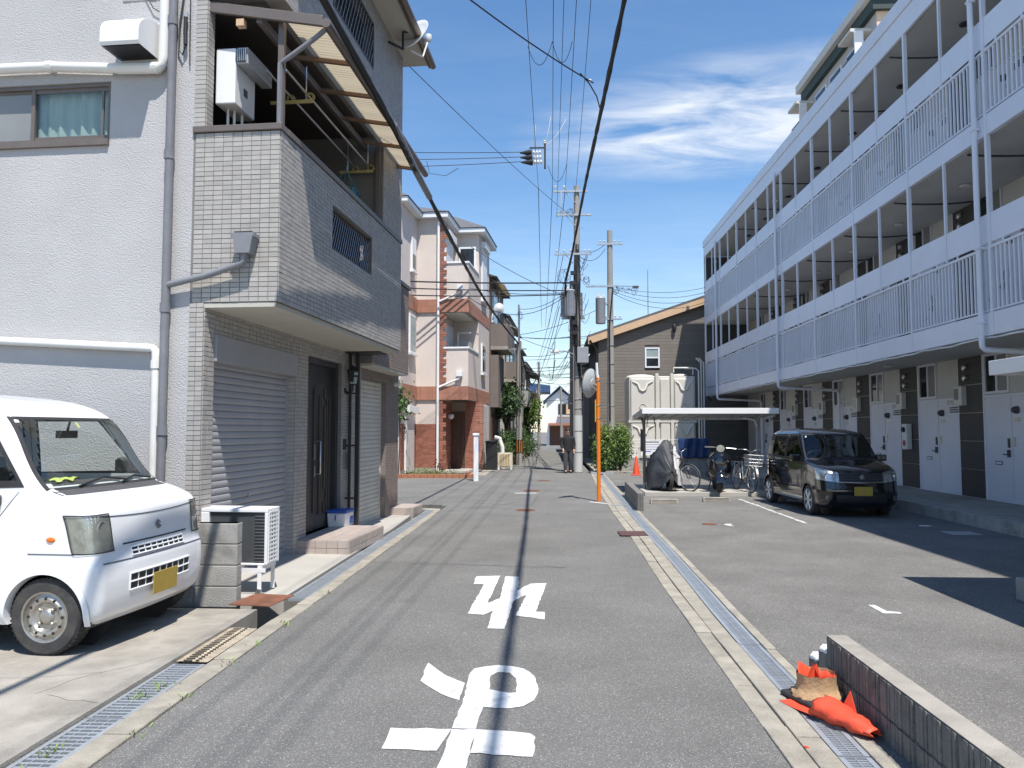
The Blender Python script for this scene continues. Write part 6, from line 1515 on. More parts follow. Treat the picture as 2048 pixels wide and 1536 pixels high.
for (x, y, z, sx), lab in (((1.782, 5.087, .192, 1.0), 'white cap on the taller stub of the ribbed wall'), ((1.782, 5.275, .092, .95), 'white cap on the lower stub of the ribbed wall')):
    rnd = random.Random(int(z * 100)); q = MB(); rows = []
    for rr, zz in ((.062, 0), (.066, .012), (.058, .028), (.03, .036), (.002, .037)): rows.append([(rr * math.cos(R(a)) * (1 + .12 * math.sin(a * 3)) * .95, rr * math.sin(R(a)) * 1.35, zz + rnd.uniform(-.003, .003)) for a in range(0, 360, 24)])
    tag(ob('stub_cap', q.grid(rows, close=True), 'white_cap', smooth=50, loc=(x, y, z), fix=False), lab, 'white_cap')  # white tops of the stub blocks, added as lens-shaped caps
bc = thing('broken_cone', 'crushed orange traffic cone on black rubber base wrapped in brown tape', 'traffic cone', (1.565, 4.72, .012), R(20))
ob('rubber_base', MB().box(-.15, .15, -.15, .15, 0, .035), 'black_rubber', bc, bevel=.02, seg=3)
rnd = random.Random(4); rows = []
for j, (r_, z) in enumerate(((.145, .035), (.142, .05), (.122, .06), (.112, .09), (.108, .125), (.112, .16))):
    rows.append([(r_ * (1 + .05 * math.sin(k * 2.3 + j * 2) + .03 * rnd.uniform(-1, 1)) * math.cos(R(k * 12)), r_ * (1 + .05 * math.sin(k * 1.7 + j)) * math.sin(R(k * 12)), z + rnd.uniform(-.005, .005)) for k in range(30)])
ob('tape_wrap', MB().grid(rows, close=True), 'card', bc, smooth=50, fix=False)
rows = []
for j, r_ in enumerate((.095, .10, .103)):
    rows.append([(r_ * math.cos(R(k * 10)), r_ * math.sin(R(k * 10)), .05 + j * .045 + (0 if j < 2 else .012 * abs(math.sin(k * .9)) + .055 * max(0, math.sin(R(k * 10 - 30))) ** 5)) for k in range(36)])
cs = ob('torn_stub', MB().grid(rows, close=True), 'cone_red', bc, smooth=40, fix=False); s_ = cs.modifiers.new('t', 'SOLIDIFY'); s_.thickness = .005
ob('inner_fold', MB().quad((-.08, .0, .1), (.06, .03, .1), (.03, .03, .2), (-.03, .01, .19)).quad((.0, -.06, .1), (.02, .07, .1), (.01, .05, .205)), 'cone_red', bc, fix=False)
fr_ = thing('cone_fragment', 'torn orange cone tip lying over the drain grating by the ribbed wall', 'cone fragment', (1.60, 4.28, .012), R(-66))
rows = []
for j in range(12):
    t = j / 11; r_ = .085 * (1 - t) ** .8 + .03 * t; r_ *= 1 + .05 * math.sin(j * 1.9); rows.append([(.36 * t - .2 + (.02 * math.sin(k * 2.) if j < 2 else 0), r_ * math.cos(R(a)) * 1.15 + .012 * math.sin(j * 1.3 + k), .05 + r_ * .75 * math.sin(R(a)) - .02 * t) for k, a in enumerate(range(-40, 221, 20))])
o = ob('shell', MB().grid(rows), 'cone_red', fr_, smooth=60, fix=False); s_ = o.modifiers.new('t', 'SOLIDIFY'); s_.thickness = .005
o = ob('torn_flap', MB().quad((-.16, .07, .03), (-.02, .06, .04), (-.12, .11, .15)).quad((-.2, -.09, .02), (-.17, .05, .005), (-.42, .03, .003), (-.40, -.08, .004)).quad((-.2, .06, .012), (.1, .05, .01), (.12, .1, .02), (-.18, .12, .01)), 'cone_red', fr_, fix=False); s_ = o.modifiers.new('t', 'SOLIDIFY'); s_.thickness = .004
tag(ob('cone_fragment', MB().quad((0, 0, .012), (.12, .02, .014), (.1, .1, .018), (-.02, .08, .012)), 'cone_red', loc=(1.36, 4.62, .004), fix=False), 'flat torn orange piece beside the rubber cone base', 'cone fragment')
tag(ob('cone_fragment', MB().prism([(0, 0), (.02, .003), (.014, .022), (.0, .018)], 0, .006), 'cone_red', loc=(1.27, 4.02, .01)), 'tiny orange chip on the kerb stones', 'cone fragment')
# ---- second shelter at the right edge (only its corner shows)
s2 = thing('near_shelter', 'white shelter roof edge beside the apartment walkway', 'shelter', (4.27, 7.70, 0))
ob('roof_panel', MB().box(.03, 3.0, -2.2, -.03, 2.165, 2.195), 'pvc_lgrey', s2)
for a in ((0, 3.03, -.03, .0), (0, 3.03, -2.23, -2.2)): ob('fascia', MB().box(a[0], a[1], a[2], a[3], 2.13, 2.27), 'white_paint', s2, bevel=.005)
for a in ((0, .03, -2.2, -.03), (3.0, 3.03, -2.2, -.03)): ob('fascia', MB().box(a[0], a[1], a[2], a[3], 2.13, 2.27), 'white_paint', s2, bevel=.005)
for x in (.35, 2.6): ob('post', MB().box(x - .035, x + .035, -.9, -.83, 0, 2.165), 'pvc_lgrey', s2)
ob('base_block', MB().box(.10, .5, -.45, -.12, 0, .22), 'block', s2, bevel=.02)
tag(ob('board', MB().box(7.0, 7.03, 10.75, 11.3, 0, .72), 'white_paint'), 'upright white board leaning by the apartment walkway', 'board')
# ---------------------------------------------------------------- utility poles and wires
def pole(lab, x, y, h, r0, r1, m='pole_conc'):
    p = thing('utility_pole', lab, 'utility pole', (x, y, 0), 0, 'utility poles along the street')
    ob('shaft', MB().lathe([(r0, -.1), (r0, 0), (r1, h), (r1 * .6, h + .01)], 18), m, p, smooth=40)
    return p
pm_ = pole('tall concrete utility pole with three crossarms and a white wrapped base', 1.05, 29.3, 11.0, .17, .105)
ob('base_wrap', MB().lathe([(.178, .02), (.172, 2.15)], 18), 'pole_wrap', pm_, smooth=40)
for z in (.75, 1.55): ob('wrap_band', MB().lathe([(.181, z), (.181, z + .02)], 18), 'plastic_grey', pm_)
for z in (2.4, 2.75, 3.6): ob('steel_band', MB().lathe([(.17, z), (.17, z + .025)], 18), 'steel', pm_)
def insul(par, x, y, z, n=2, up=1):
    q = MB().tube([(x, y, z), (x, y, z + up * .1)], .012, 6)
    for k in range(n): q.lathe([(.03, 0), (.055, .025), (.03, .05)], 10, (x, y, z + up * (.08 + k * .05)))
    return ob('insulator', q, 'insulator', par, smooth=40)
for z, x0, x1 in ((10.72, -.86, .42), (9.80, -.78, .56), (8.28, -.86, .56)):
    a = ob('crossarm', MB().box(x0, x1, -.16, -.09, z, z + .075), 'galv', pm_)
    ob('brace', MB().tube([(x0 * .5, -.12, z), (0, -.1, z - .45)], .014, 5), 'galv', a)
for x in (-1.47 + .98, -.93, -.45, .32): insul(pm_, max(-.82, x), -.125, 10.8)
for x in (-.7, -.2, .45): insul(pm_, x, -.125, 9.87, 1, -1)
for x in (-.78, -.5, -.25, .3, .48): insul(pm_, x, -.125, 8.35, 1)
ob('drop_bracket', MB().box(-.62, -.56, -.16, -.1, 9.95, 10.72).box(-.78, -.3, -.16, -.1, 9.92, 9.97), 'galv', pm_)
for x, y in ((-.28, -.22), (-.42, .2), (.02, .32)):
    t = ob('transformer', MB().lathe([(.19, 0), (.2, .03), (.2, .95), (.21, .97), (.17, 1.02), (.03, 1.05)], 20, (x, y, 5.9)), 'transformer', pm_, smooth=40)
    for dx_ in (-.08, .08): ob('bushing', MB().lathe([(.03, 0), (.04, .05), (.02, .1), (.03, .15)], 8, (x + dx_, y, 6.94)), 'insulator', t, smooth=40)
    q = MB()
    for k in range(12): a = R(k * 30); q.box(x + .2 * math.cos(a) - .006, x + .2 * math.cos(a) + .006, y + .2 * math.sin(a) - .006, y + .2 * math.sin(a) + .03, 6.0, 6.75)
    ob('cooling_fin', q, 'transformer', t)
ob('transformer_bracket', MB().box(-.6, .3, -.1, -.04, 5.84, 5.9).box(-.6, .3, .1, .16, 5.84, 5.9), 'galv', pm_)
ob('junction_box', MB().box(-.02, .40, -.42, -.17, 4.12, 4.72), 'transformer', pm_, bevel=.015)
la = ob('lamp_arm', MB().tube([(-.1, -.1, 4.45), (-.5, -.3, 4.58), (-.72, -.4, 4.56)], .022, 8), 'galv', pm_, smooth=60)
ob('street_lamp_head', MB().extr([(-1.05, 4.54), (-.98, 4.60), (-.78, 4.62), (-.68, 4.57), (-.72, 4.5), (-.95, 4.48)], 'y', -.52, -.34), 'pvc', la, bevel=.02)
rnd = random.Random(2)
for k in range(16): ob('step_bolt', MB().tube([(.1 * (1 if k % 2 else -1), 0, 2.6 + k * .45), (.28 * (1 if k % 2 else -1), 0, 2.6 + k * .45)], .009, 4), 'steel', pm_)
q = MB()
for k in range(7):
    z = 5.2 + k * .38; x0 = -.2 + rnd.uniform(-.1, .1); q.box(x0 - .09, x0 + .09, -.34, -.22, z, z + .14)
ob('splice_box', q, 'black', pm_)
def loopcoil(par, c, r, n=3, m='cable'):
    rl = random.Random(int(r * 1000) + n)
    for k in range(n + 1):
        rr = r * rl.uniform(.55, .95); ax_, az_ = rl.uniform(.5, .9), rl.uniform(.9, 1.4); ox, oz = rl.uniform(-.4, .4) * r, rl.uniform(-.4, .4) * r; a0 = rl.randint(0, 360); ln_ = rl.randint(220, 420)
        ob('cable_coil', MB().tube([(c[0] + ox + rr * ax_ * math.cos(R(a)) * (1 + .001 * (a - a0)), c[1] + .02 * k, c[2] + oz + rr * az_ * math.sin(R(a))) for a in range(a0, a0 + ln_, 20)], .0075, 5), m, par)
loopcoil(pm_, (-.5, -.2, 7.45), .30, 4); loopcoil(pm_, (.35, -.15, 7.3), .16, 3); loopcoil(pm_, (-.15, -.25, 5.4), .22, 3); loopcoil(pm_, (-.25, -.2, 9.95), .16, 2)
for k in range(14):
    z0 = rnd.uniform(4.6, 8.3); sx = rnd.choice((-1, 1)); ob('slack_wire', MB().tube(sag((sx * .1, -.15, z0), (sx * rnd.uniform(.15, .5), -.15, z0 + rnd.uniform(-.3, .5)), rnd.uniform(.1, .35), 8), .008, 5), 'cable', pm_)
for k in range(9):
    x = -.13 + .03 * k; ob('riser_cable', MB().tube([(x, -.14 - .03 * (k % 3), 4.8 - .2 * k), (x + rnd.uniform(-.05, .05), -.16, 6.0), (x + rnd.uniform(-.06, .06), -.15, 7.4), (x * .6, -.13, 8.1 + .2 * (k % 4))], .016 if k % 3 else .028, 5), 'cable', pm_)
ob('conduit_riser', MB().tube([(-.16, -.12, .1), (-.15, -.12, 5.0)], .03, 8), 'pvc_grey', pm_, smooth=50)
ob('orange_cord', MB().tube([(.12, -.2, 4.1), (.16, -.2, 3.7), (.2, -.2, 3.45)], .012, 5), 'yellow_plastic', pm_)
p2 = pole('slim dark steel pole standing right beside the tall concrete pole', .86, 29.9, 7.4, .10, .08, 'brown_metal')
for k in range(8): ob('step_bolt', MB().tube([(0, 0, 2.2 + k * .6), (-.2, 0, 2.2 + k * .6)], .008, 4), 'steel', p2)
p3 = pole('concrete utility pole with a single can transformer before the taupe house', 2.6, 33, 10.2, .17, .11)
t = ob('transformer', MB().lathe([(.20, 0), (.21, .04), (.21, 1.05), (.22, 1.08), (.18, 1.15), (.03, 1.18)], 20, (-.42, -.05, 6.15)), 'transformer', p3, smooth=40)
for dx_ in (-.1, .1): ob('bushing', MB().lathe([(.03, 0), (.04, .05), (.02, .1), (.03, .18)], 8, (-.42 + dx_, -.05, 7.3)), 'insulator', t, smooth=40)
ob('transformer_bracket', MB().box(-.3, 0, -.08, .0, 6.4, 6.46).box(-.3, 0, -.08, 0, 7.0, 7.06), 'galv', p3)
ob('crossarm', MB().box(-1.05, .25, -.15, -.08, 7.72, 7.79), 'galv', p3); ob('crossarm', MB().box(-.55, .55, -.15, -.08, 9.55, 9.62), 'galv', p3)
ob('crossarm', MB().box(-.5, .5, -.15, -.08, 6.3, 6.36), 'galv', p3)
for x in (-.42, -.25, .2, .4): insul(p3, x, -.115, 6.36, 1); insul(p3, x, -.115, 9.62, 1)
rnd = random.Random(31)
for k in range(9):
    x0 = .12 + .11 * k; ob('slack_wire', MB().tube(sag((x0, -.1, 7.75 - .01 * k), (x0 + rnd.uniform(.15, .4), -.1, 7.78 - rnd.uniform(0, .15)), rnd.uniform(.12, .4), 8), .007, 5), 'cable', p3)
ob('splice_box', MB().box(.95, 1.2, -.16, -.06, 7.66, 7.76), 'plastic_grey', p3); ob('messenger', MB().tube([(0, -.1, 7.78), (1.25, -.05, 7.74)], .012, 5), 'cable', p3)
loopcoil(p3, (.25, -.1, 7.6), .17, 3)
for z in (2.6, 3.6, 4.4, 5.2): ob('steel_band', MB().lathe([(.165, z), (.165, z + .02)], 18), 'steel', p3)
ob('riser_cable', MB().tube([(-.05, -.17, 2.0), (-.05, -.16, 6.0), (.1, -.16, 7.6)], .03, 6), 'cable', p3)
p4 = pole('concrete pole with an orange and black striped band in front of the shrubs', -1.42, 35.4, 5.7, .15, .12)
ob('top_tube', MB().tube([(0, 0, 5.6), (0, 0, 7.4)], .05, 8), 'galv', p4, smooth=50)
for k in range(8):
    a0 = k * 45; ob('stripe', MB().grid([[(.155 * math.cos(R(a)), .155 * math.sin(R(a)), z) for a in (a0, a0 + 11, a0 + 22.5)] for z in (.58, 1.12)]), 'orange' if k % 1 == 0 else 'black', p4, fix=False)
ob('stripe_band', MB().lathe([(.153, .55), (.152, 1.15)], 18), 'black', p4, smooth=40)
loopcoil(p4, (.12, -.1, 6.9), .22, 2); ob('crossarm', MB().box(-.5, .35, -.1, -.04, 5.3, 5.36), 'galv', p4)
for k in range(4): ob('riser_cable', MB().tube([(.1 + .03 * k, -.1, 3.0 + .4 * k), (.1, -.12, 5.3)], .018, 5), 'cable', p4)
p5 = pole('thin distant pole in front of the cluttered balconies', -.84, 59, 6.8, .12, .1)
p6 = pole('slim grey pole before the far white house', .95, 66, 5.2, .1, .08)
def wire(lab, pts, r, m='cable', cat='cable', n=5, grp='overhead wires'):
    return tag(ob('bundled_cable' if isinstance(r, list) else 'overhead_wire', MB().tube(pts, r, n), m, smooth=60), lab, cat, grp)
# three high lines over the street, to a pole behind the viewer
for (x, lab), xn in zip(((-.42, 'high line on the outer end of the top crossarm'), (.12, 'high line at the centre of the top crossarm'), (.62, 'high line beside the pole top')), (-.62, .05, .50)):
    wire(lab, sag((x, 29.2, 10.92), (xn, -14, 10.9), .35, 24), .0085)
wire('lower thin line slung from the middle crossarm', sag((.28, 29.2, 9.75), (.30, -14, 10.6), .4, 24), .007); wire('thin line slung beside the tall pole', sag((.95, 29.2, 10.0), (.62, -14, 11.3), .3, 24), .007)
for x, lab in ((-.42, 'far high line running on past the pole'), (.12, 'far middle line running on past the pole'), (.62, 'far right line running on past the pole')): wire(lab, sag((x, 29.2, 10.92), (x * .5 - .4, 59, 9.5), .5, 16), .013)
for k, (x, z) in enumerate(((-.5, 8.4), (-.2, 8.4), (.4, 8.4))): wire(('far low line %s' % ('on the outer arm end', 'at mid arm', 'next to the shaft')[k]), sag((1.05 + x, 29.2, z), (-.84 + x * .4, 59, 6.6), .5, 14), .012)
# jumper loops between the high lines
for a, b, s_, lab in (((-.49, 17.5, 10.55), (.08, 17.3, 10.55), .5, 'loop jumper between the two left high lines'), ((.08, 17.3, 10.55), (.54, 17.3, 10.55), .5, 'loop jumper between the two right high lines'), ((-.05, 26, 10.7), (.6, 26, 10.7), .6, 'loop jumper near the switch')): wire(lab, sag(a, b, s_, 12), .008)
# line switch: black boots and white insulators
sw_ = thing('line_switch', 'black and white line switch with insulators hanging on the high lines', 'switch', (-.45, 24.9, 10.55))
for k in range(3):
    z = -.02 - k * .16 + .2; ob('boot', MB().lathe([(.02, -.5), (.10, -.2), (.11, -.12), (.08, -.1)], 12, (-.02 + .02 * k, 0, z), axis='x'), 'black', sw_, smooth=40)
    for j in range(3): ob('insulator', MB().lathe([(.04, 0), (.075, .03), (.075, .05), (.04, .08)], 12, (-.1 + .02 * k + j * .1, 0, z), axis='x'), 'insulator', sw_, smooth=40)
ob('frame', MB().box(.28, .34, -.08, .08, -.35, .45).box(-.2, .3, -.02, .02, .32, .36), 'black', sw_)
for j in range(2): ob('top_insulator', MB().lathe([(.04, 0), (.07, .03), (.04, .06)], 12, (.31, 0, .45 + j * .07)), 'insulator', sw_, smooth=40)
for a, b in (((-.05, 0, .35), (.0, -.3, 1.0)), ((.31, 0, .5), (.5, -.2, 1.3)), ((.31, 0, .4), (1.0, -.2, 1.2))): ob('lead', MB().tube(sag(a, b, .15, 8), .014, 5), 'white_paint', sw_)
for k in range(3): wire(('branch wire %s from the switch toward the side street' % ('topmost', 'middle', 'lowest')[k]), sag((-.9, 24.8, 10.72 - k * .16), (-15, 21, 10.3 - k * .45), .25, 14), .011)
wire('dropper curl on the lowest branch wire', [(-3.9, 23.9, 10.15), (-3.8, 23.9, 9.75), (-3.3, 24.0, 9.7), (-2.9, 24.1, 9.98)], .01)
# thick bundled cable down the street (lumpy, with hangers)
def bundle(lab, pts, r, seed):
    rnd = random.Random(seed); P = []
    for a, b in zip(pts, pts[1:]):
        a = Vector(a); b = Vector(b); n = max(2, int((b - a).length / .22))
        for k in range(n): P.append(a.lerp(b, k / n))
    P.append(Vector(pts[-1]))
    return wire(lab, P, [r * rnd.uniform(.82, 1.18) for _ in P], 'cable', 'cable', 8, 'bundled cables')
main = [Vector(p) for p in ((1.35, -8, 8.4), (1.22, 0, 7.75), (1.08, 6, 7.4), (1.0, 10.2, 7.3), (.93, 13.8, 7.33), (.86, 18, 7.45), (.82, 22.5, 7.6), (.72, 26.5, 7.4), (.60, 28.4, 7.1), (.62, 28.95, 6.7), (.80, 29.05, 6.0), (.98, 29.05, 5.4), (1.0, 29.1, 4.8))]
def cat_rom(P, n=8):
    out_ = []
    for i in range(len(P) - 1):
        p0, p1, p2_, p3_ = P[max(0, i - 1)], P[i], P[i + 1], P[min(len(P) - 1, i + 2)]
        for k in range(n):
            t = k / n; out_.append(.5 * ((2 * p1) + (-p0 + p2_) * t + (2 * p0 - 5 * p1 + 4 * p2_ - p3_) * t * t + (-p0 + 3 * p1 - 3 * p2_ + p3_) * t ** 3))
    return out_ + [P[-1]]
bundle('thick black bundled cable running overhead to the tall pole', cat_rom(main), .036, 1)
left = [Vector(p) for p in ((-2.35, -6, 6.0), (-2.22, 0, 5.75), (-2.12, 5, 5.6), (-2.02, 9, 5.52), (-1.96, 11.3, 5.40), (-1.88, 16, 5.25), (-1.8, 22, 5.25), (-1.62, 30, 5.45), (-1.45, 35.3, 5.6))]
bundle('black bundled cable passing the balcony canopy to the striped pole', cat_rom(left), .036, 2)
tag(ob('cable_sleeve', MB().tube([(-2.0, 9.6, 5.52), (-1.965, 11.2, 5.41), (-1.94, 12.2, 5.37)], .05, 10), 'pvc_grey', smooth=50), 'grey protective sleeve around the cable below the canopy end', 'sleeve')
bundle('black cable continuing from the striped pole down the far street', [Vector(p) for p in ((-1.4, 35.4, 5.6), (-1.25, 40, 4.6), (-1.1, 47, 4.3), (-.9, 58, 5.6))], .035, 3)
for k, (z0, z1, s_) in enumerate(((7.2, 6.9, .3), (6.9, 6.75, .3), (6.75, 6.7, .45))):
    wire(('dark cable %s of the three crossing to the side street' % ('topmost', 'middle', 'lowest')[k]), sag((.75, 29.1, z0), (-16, 23.5, z1 + .3), s_, 16), (.028, .022, .022)[k])
wire('loose drop wire sagging below the crossing cables', sag((.6, 29.1, 6.7), (-3.0, 28, 6.5), .7, 12), .012)
# service drop from the tiled house to the bundled cable
wire('service wire from the tiled house eaves across the sky', sag((-2.35, 9.0, 8.0), (.80, 13.6, 7.85), .12, 14), .012)
wire('service wire curling down into the bundled cable', [(.55, 13.25, 7.87), (.72, 13.5, 7.8), (.86, 13.6, 7.6), (.93, 13.65, 7.36)], .012)
tag(ob('wire_insulator', MB().lathe([(.016, 0), (.024, .02), (.016, .05), (.024, .08), (.016, .10)], 8, (.66, 13.5, 7.855), axis='x'), 'insulator'), 'small white strain insulator on the service wire', 'insulator')
wire('thin guy wire from the roof corner to the tall pole', sag((-2.3, 12.3, 7.6), (.95, 29.2, 9.7), .1, 10), .007)
for k, (a, b, s_) in enumerate((((-3.0, 29, 8.6), (.9, 29.3, 6.6), .15), ((-3.3, 28, 6.9), (.9, 29.3, 6.9), .2), ((-1.4, 35.4, 7.2), (1.0, 29.4, 7.2), .3), ((-1.4, 35.4, 5.9), (1.0, 29.4, 5.2), .1), ((-1.4, 35.4, 6.0), (2.5, 33, 7.0), .2), ((1.1, 29.3, 8.4), (2.4, 33, 9.6), .15), ((1.1, 29.3, 8.3), (2.4, 33, 9.4), .35))):
    wire('thin service wire %s' % ('from the pink house roof to the tall pole', 'from the pink house wall to the tall pole', 'between the striped pole top and the tall pole', 'low between the striped pole and the tall pole', 'from the striped pole to the transformer pole', 'upper link between the tall pole and transformer pole', 'lower slack link between the tall pole and transformer pole')[k], sag(a, b, s_, 12), .012)
for k in range(4): wire(('wire %s from the transformer pole to the apartment end' % ('topmost', 'second', 'third', 'lowest')[k]), sag((2.7, 32.9, 7.75 - k * .1), (7.0, 34.7, 8.0 - k * .22), .25 + .07 * k, 12), .01)
rnd = random.Random(12)
far_w = MB()
for k in range(14):
    y0 = rnd.uniform(42, 64); z = rnd.uniform(3.8, 7.5); far_w.tube(sag((-1.9, y0, z + rnd.uniform(-.4, .4)), (2.2, y0 + rnd.uniform(-6, 6), z), rnd.uniform(.05, .4), 8), .014, 4)
for k in range(8): far_w.tube(sag((rnd.uniform(.2, 1.2), 30, rnd.uniform(4.2, 7.4)), (rnd.uniform(-1.2, .6), 60, rnd.uniform(5, 6.6)), rnd.uniform(.3, .9), 12), .014, 4)
o = ob('distant_wires', far_w, 'cable'); o['kind'] = 'stuff'; tag(o, 'tangle of distant wires over the far street', 'wires')
# ---------------------------------------------------------------- pink rendered house with brick bands (left, beyond the side street)
pk = thing('pink_house', 'three-storey pink rendered house with red brick bands and corner balconies', 'house', (-2.98, 28.0, 0), R(-4))
def pp(name, mb, m, **k): return ob(name, mb, m, k.pop('parent', pk), **k)
UY, UZ, UX = (0, 1, 0), (0, 0, 1), (1, 0, 0)
XL = -1.95; XB = -1.0; LY = 5.1
# main mass behind the balconies, wing to the left
pp('wall', MB().box(-7, XB, 0, LY + 1.5, -.1, 9.45).box(XB, -.0, 2.3, LY, -.1, 9.45).box(-7, XL, -2.2, 0, -.1, 9.45), 'render_pink')
pp('plinth', MB().box(-7.02, XB - .0, -.03, .0, -.1, .22).box(XL, XL + .03, -2.2, -.03, -.1, .22).box(0, .03, 2.3, LY, -.1, .22), 'concrete')
# brick wainscot (bricks proud of the render)
tiles(pk, 'brick', 'brick_red', (XL, -.004, .22), UX, UZ, XB - XL, 1.6, .21, .067, dep=.014, stagger=True)
tiles(pk, 'brick', 'brick_red', (XL + .004, -2.2, .22), UY, UZ, .5, 1.6, .21, .067, dep=.014, stagger=True)
tiles(pk, 'brick', 'brick_red', (XL + .004, -.35, .22), UY, UZ, .35, 1.6, .21, .067, dep=.014, stagger=True)
pp('wainscot_bed', MB().box(XL, XB, -.0038, 0, .22, 1.82).box(XL, XL + .0038, -2.2, -1.7, .22, 1.82).box(XL, XL + .0038, -.35, 0, .22, 1.82), 'mortar')
# soldier-course bands round the house
for z0, z1 in ((2.70, 3.20), (5.93, 6.42)):
    bd = pp('brick_band', MB().box(XL, 0.0, -.05, .12, z0, z1).box(-.12, .0, .12, LY, z0, z1).box(XL - .1, XL + .05, -2.2, -.05, z0, z1), 'mortar')
    for zz in (z0, (z0 + z1) / 2):
        hh = (z1 - z0) / 2
        tiles(bd, 'band_brick', 'brick_band', (XL + .05, -.051, zz), UX, UZ, -XL - .05, hh, .075, hh, dep=.014)
        tiles(bd, 'band_brick', 'brick_band', (.001, -.05, zz), UY, UZ, LY + .05, hh, .075, hh, dep=.014)
        tiles(bd, 'band_brick', 'brick_band', (XL + .051, -2.2, zz), UY, UZ, 2.15, hh, .075, hh, dep=.014)
# quoin column: alternating long and short bricks
for k in range(110):
    z = .22 + k * .083
    if 2.68 < z < 3.2 or 5.9 < z < 6.42 or z > 9.3: continue
    a = .24 if (k // 2) % 2 else .13
    ob('quoin_brick', MB().box(XB - .06, XB - .06 + a, -.045, .0, z + .006, z + .077), 'brick_red', pk)
# balconies
for z0, z1 in ((3.2, 4.58), (6.42, 7.75)):
    pp('balcony_wall', MB().box(XB, 0, 0, .12, z0, z1).box(-.12, 0, .12, 2.3, z0, z1), 'render_pink')
    pp('balcony_coping', MB().box(XB - .02, .03, -.04, .15, z1, z1 + .07).box(-.15, .03, .15, 2.3, z1, z1 + .07), 'white_paint', bevel=.01)
    pp('balcony_floor', MB().box(XB, -.12, .12, 2.3, z0 - .3, z0 + .05), 'soffit')
pp('balcony_soffit', MB().box(XB, -.12, .0, 2.3, 5.88, 5.925), 'soffit')
pp('balcony_shutter', MB().box(XB, XB + .06, .5, 1.9, 3.3, 5.6), 'white_paint'); pp('balcony_shutter', MB().box(XB, XB + .06, .4, 1.8, 6.6, 8.9), 'white_paint')
pp('shutter_box', MB().box(XB, XB + .2, .35, 1.9, 8.9, 9.15), 'white_paint')
uu = pp('balcony_unit', MB().box(-.55, -.2, 1.2, 1.9, 3.3, 5.0), 'grey_wall'); pp('unit_bar', MB().tube([(-.6, 1.1, 4.6), (-.6, 1.1, 5.3), (-.1, 1.1, 5.3)], .025, 6), 'pvc', parent=uu)
w3 = pp('window_frame', MB().box(-.8, -.1, 2.22, 2.298, 7.9, 8.9), 'white_paint'); pp('pane', MB().box(-.72, -.18, 2.2, 2.22, 7.98, 8.82), 'glass_dark', parent=w3)
# street-side wall details
sb = pp('shutter_window', MB().box(.0, .06, 2.9, 4.1, 6.9, 9.0).box(0, .2, 2.85, 4.15, 9.0, 9.25).box(0, .12, 2.85, 4.15, 6.8, 6.9), 'white_paint', bevel=.01)
w2 = pp('window_frame', MB().box(0, .06, 2.9, 3.8, 3.9, 5.1), 'white_paint'); pp('pane', MB().box(.06, .066, 2.98, 3.36, 3.98, 5.02), 'glass_dark', parent=w2); pp('pane', MB().box(.055, .062, 3.42, 3.72, 3.98, 5.02), 'glass_grey', parent=w2)
pp('sill', MB().box(0, .12, 2.85, 3.85, 3.82, 3.9), 'white_paint', parent=w2)
gs = pp('garage_shutter', MB().box(-.02, .02, 2.9, 4.4, .2, 2.65), 'pvc')
for k in range(24): pp('slat', MB().box(.02, .03, 2.92, 4.38, .22 + k * .1, .30 + k * .1), 'pvc', parent=gs)
# entrance recess
pp('recess_wall', MB().box(XB, -.25, 1.75, 1.85, .1, 2.68).box(XB - .02, XB + .02, .1, 1.75, .1, 2.68), 'mortar')
tiles(pk, 'brick', 'brick_red', (XB + .6, 1.748, .1), UX, UZ, .7, 2.58, .21, .067, dep=.012, stagger=True)
tiles(pk, 'brick', 'brick_red', (XB + .022, .1, .1), UY, UZ, 1.65, 2.58, .21, .067, dep=.012, stagger=True)
dd = pp('front_door', MB().box(XB + .04, XB + .58, 1.70, 1.76, .12, 2.3), 'wood_dark', bevel=.01)
for k in range(3): pp('door_panel', MB().box(XB + .10 + k * .16, XB + .2 + k * .16, 1.685, 1.70, .3, 2.1), 'wood_dark', parent=dd)
pp('handle', MB().tube([(XB + .52, 1.70, .95), (XB + .52, 1.63, .95), (XB + .52, 1.63, 1.35), (XB + .52, 1.70, 1.35)], .014, 6), 'brown_metal', parent=dd)
pp('porch_lamp', MB().lathe([(.02, .1), (.11, .08), (.12, 0), (.08, -.07), (.0, -.1)], 16, (XB + .16, 1.0, 2.1)), 'white_paint', smooth=50)
pp('porch_floor', MB().box(XB, .0, 0, 1.75, -.05, .12), 'concrete_new')
# left wing: shutters and windows on the face toward the street
ls = pp('shutter_window', MB().box(XL, XL + .05, -1.62, -.42, .1, 2.2).box(XL, XL + .2, -1.68, -.36, 2.2, 2.45), 'white_paint', bevel=.01)
for k in range(26): pp('slat', MB().box(XL + .05, XL + .062, -1.58, -.46, .14 + k * .079, .205 + k * .079), 'pvc', parent=ls)
for z0, z1, y0, y1 in ((4.35, 5.75, -1.25, -.35), (7.35, 8.55, -1.0, -.45)):
    f_ = pp('window_frame', MB().box(XL, XL + .08, y0, y1, z0, z1), 'white_paint', bevel=.01); pp('pane', MB().box(XL + .08, XL + .086, y0 + .08, y1 - .08, z0 + .08, (z0 + z1) / 2 if z0 > 7 else z1 - .08), 'glass_frost' if z0 < 7 else 'glass_dark', parent=f_)
    pp('sill', MB().box(XL, XL + .14, y0 - .05, y1 + .05, z0 - .08, z0), 'white_paint', parent=f_)
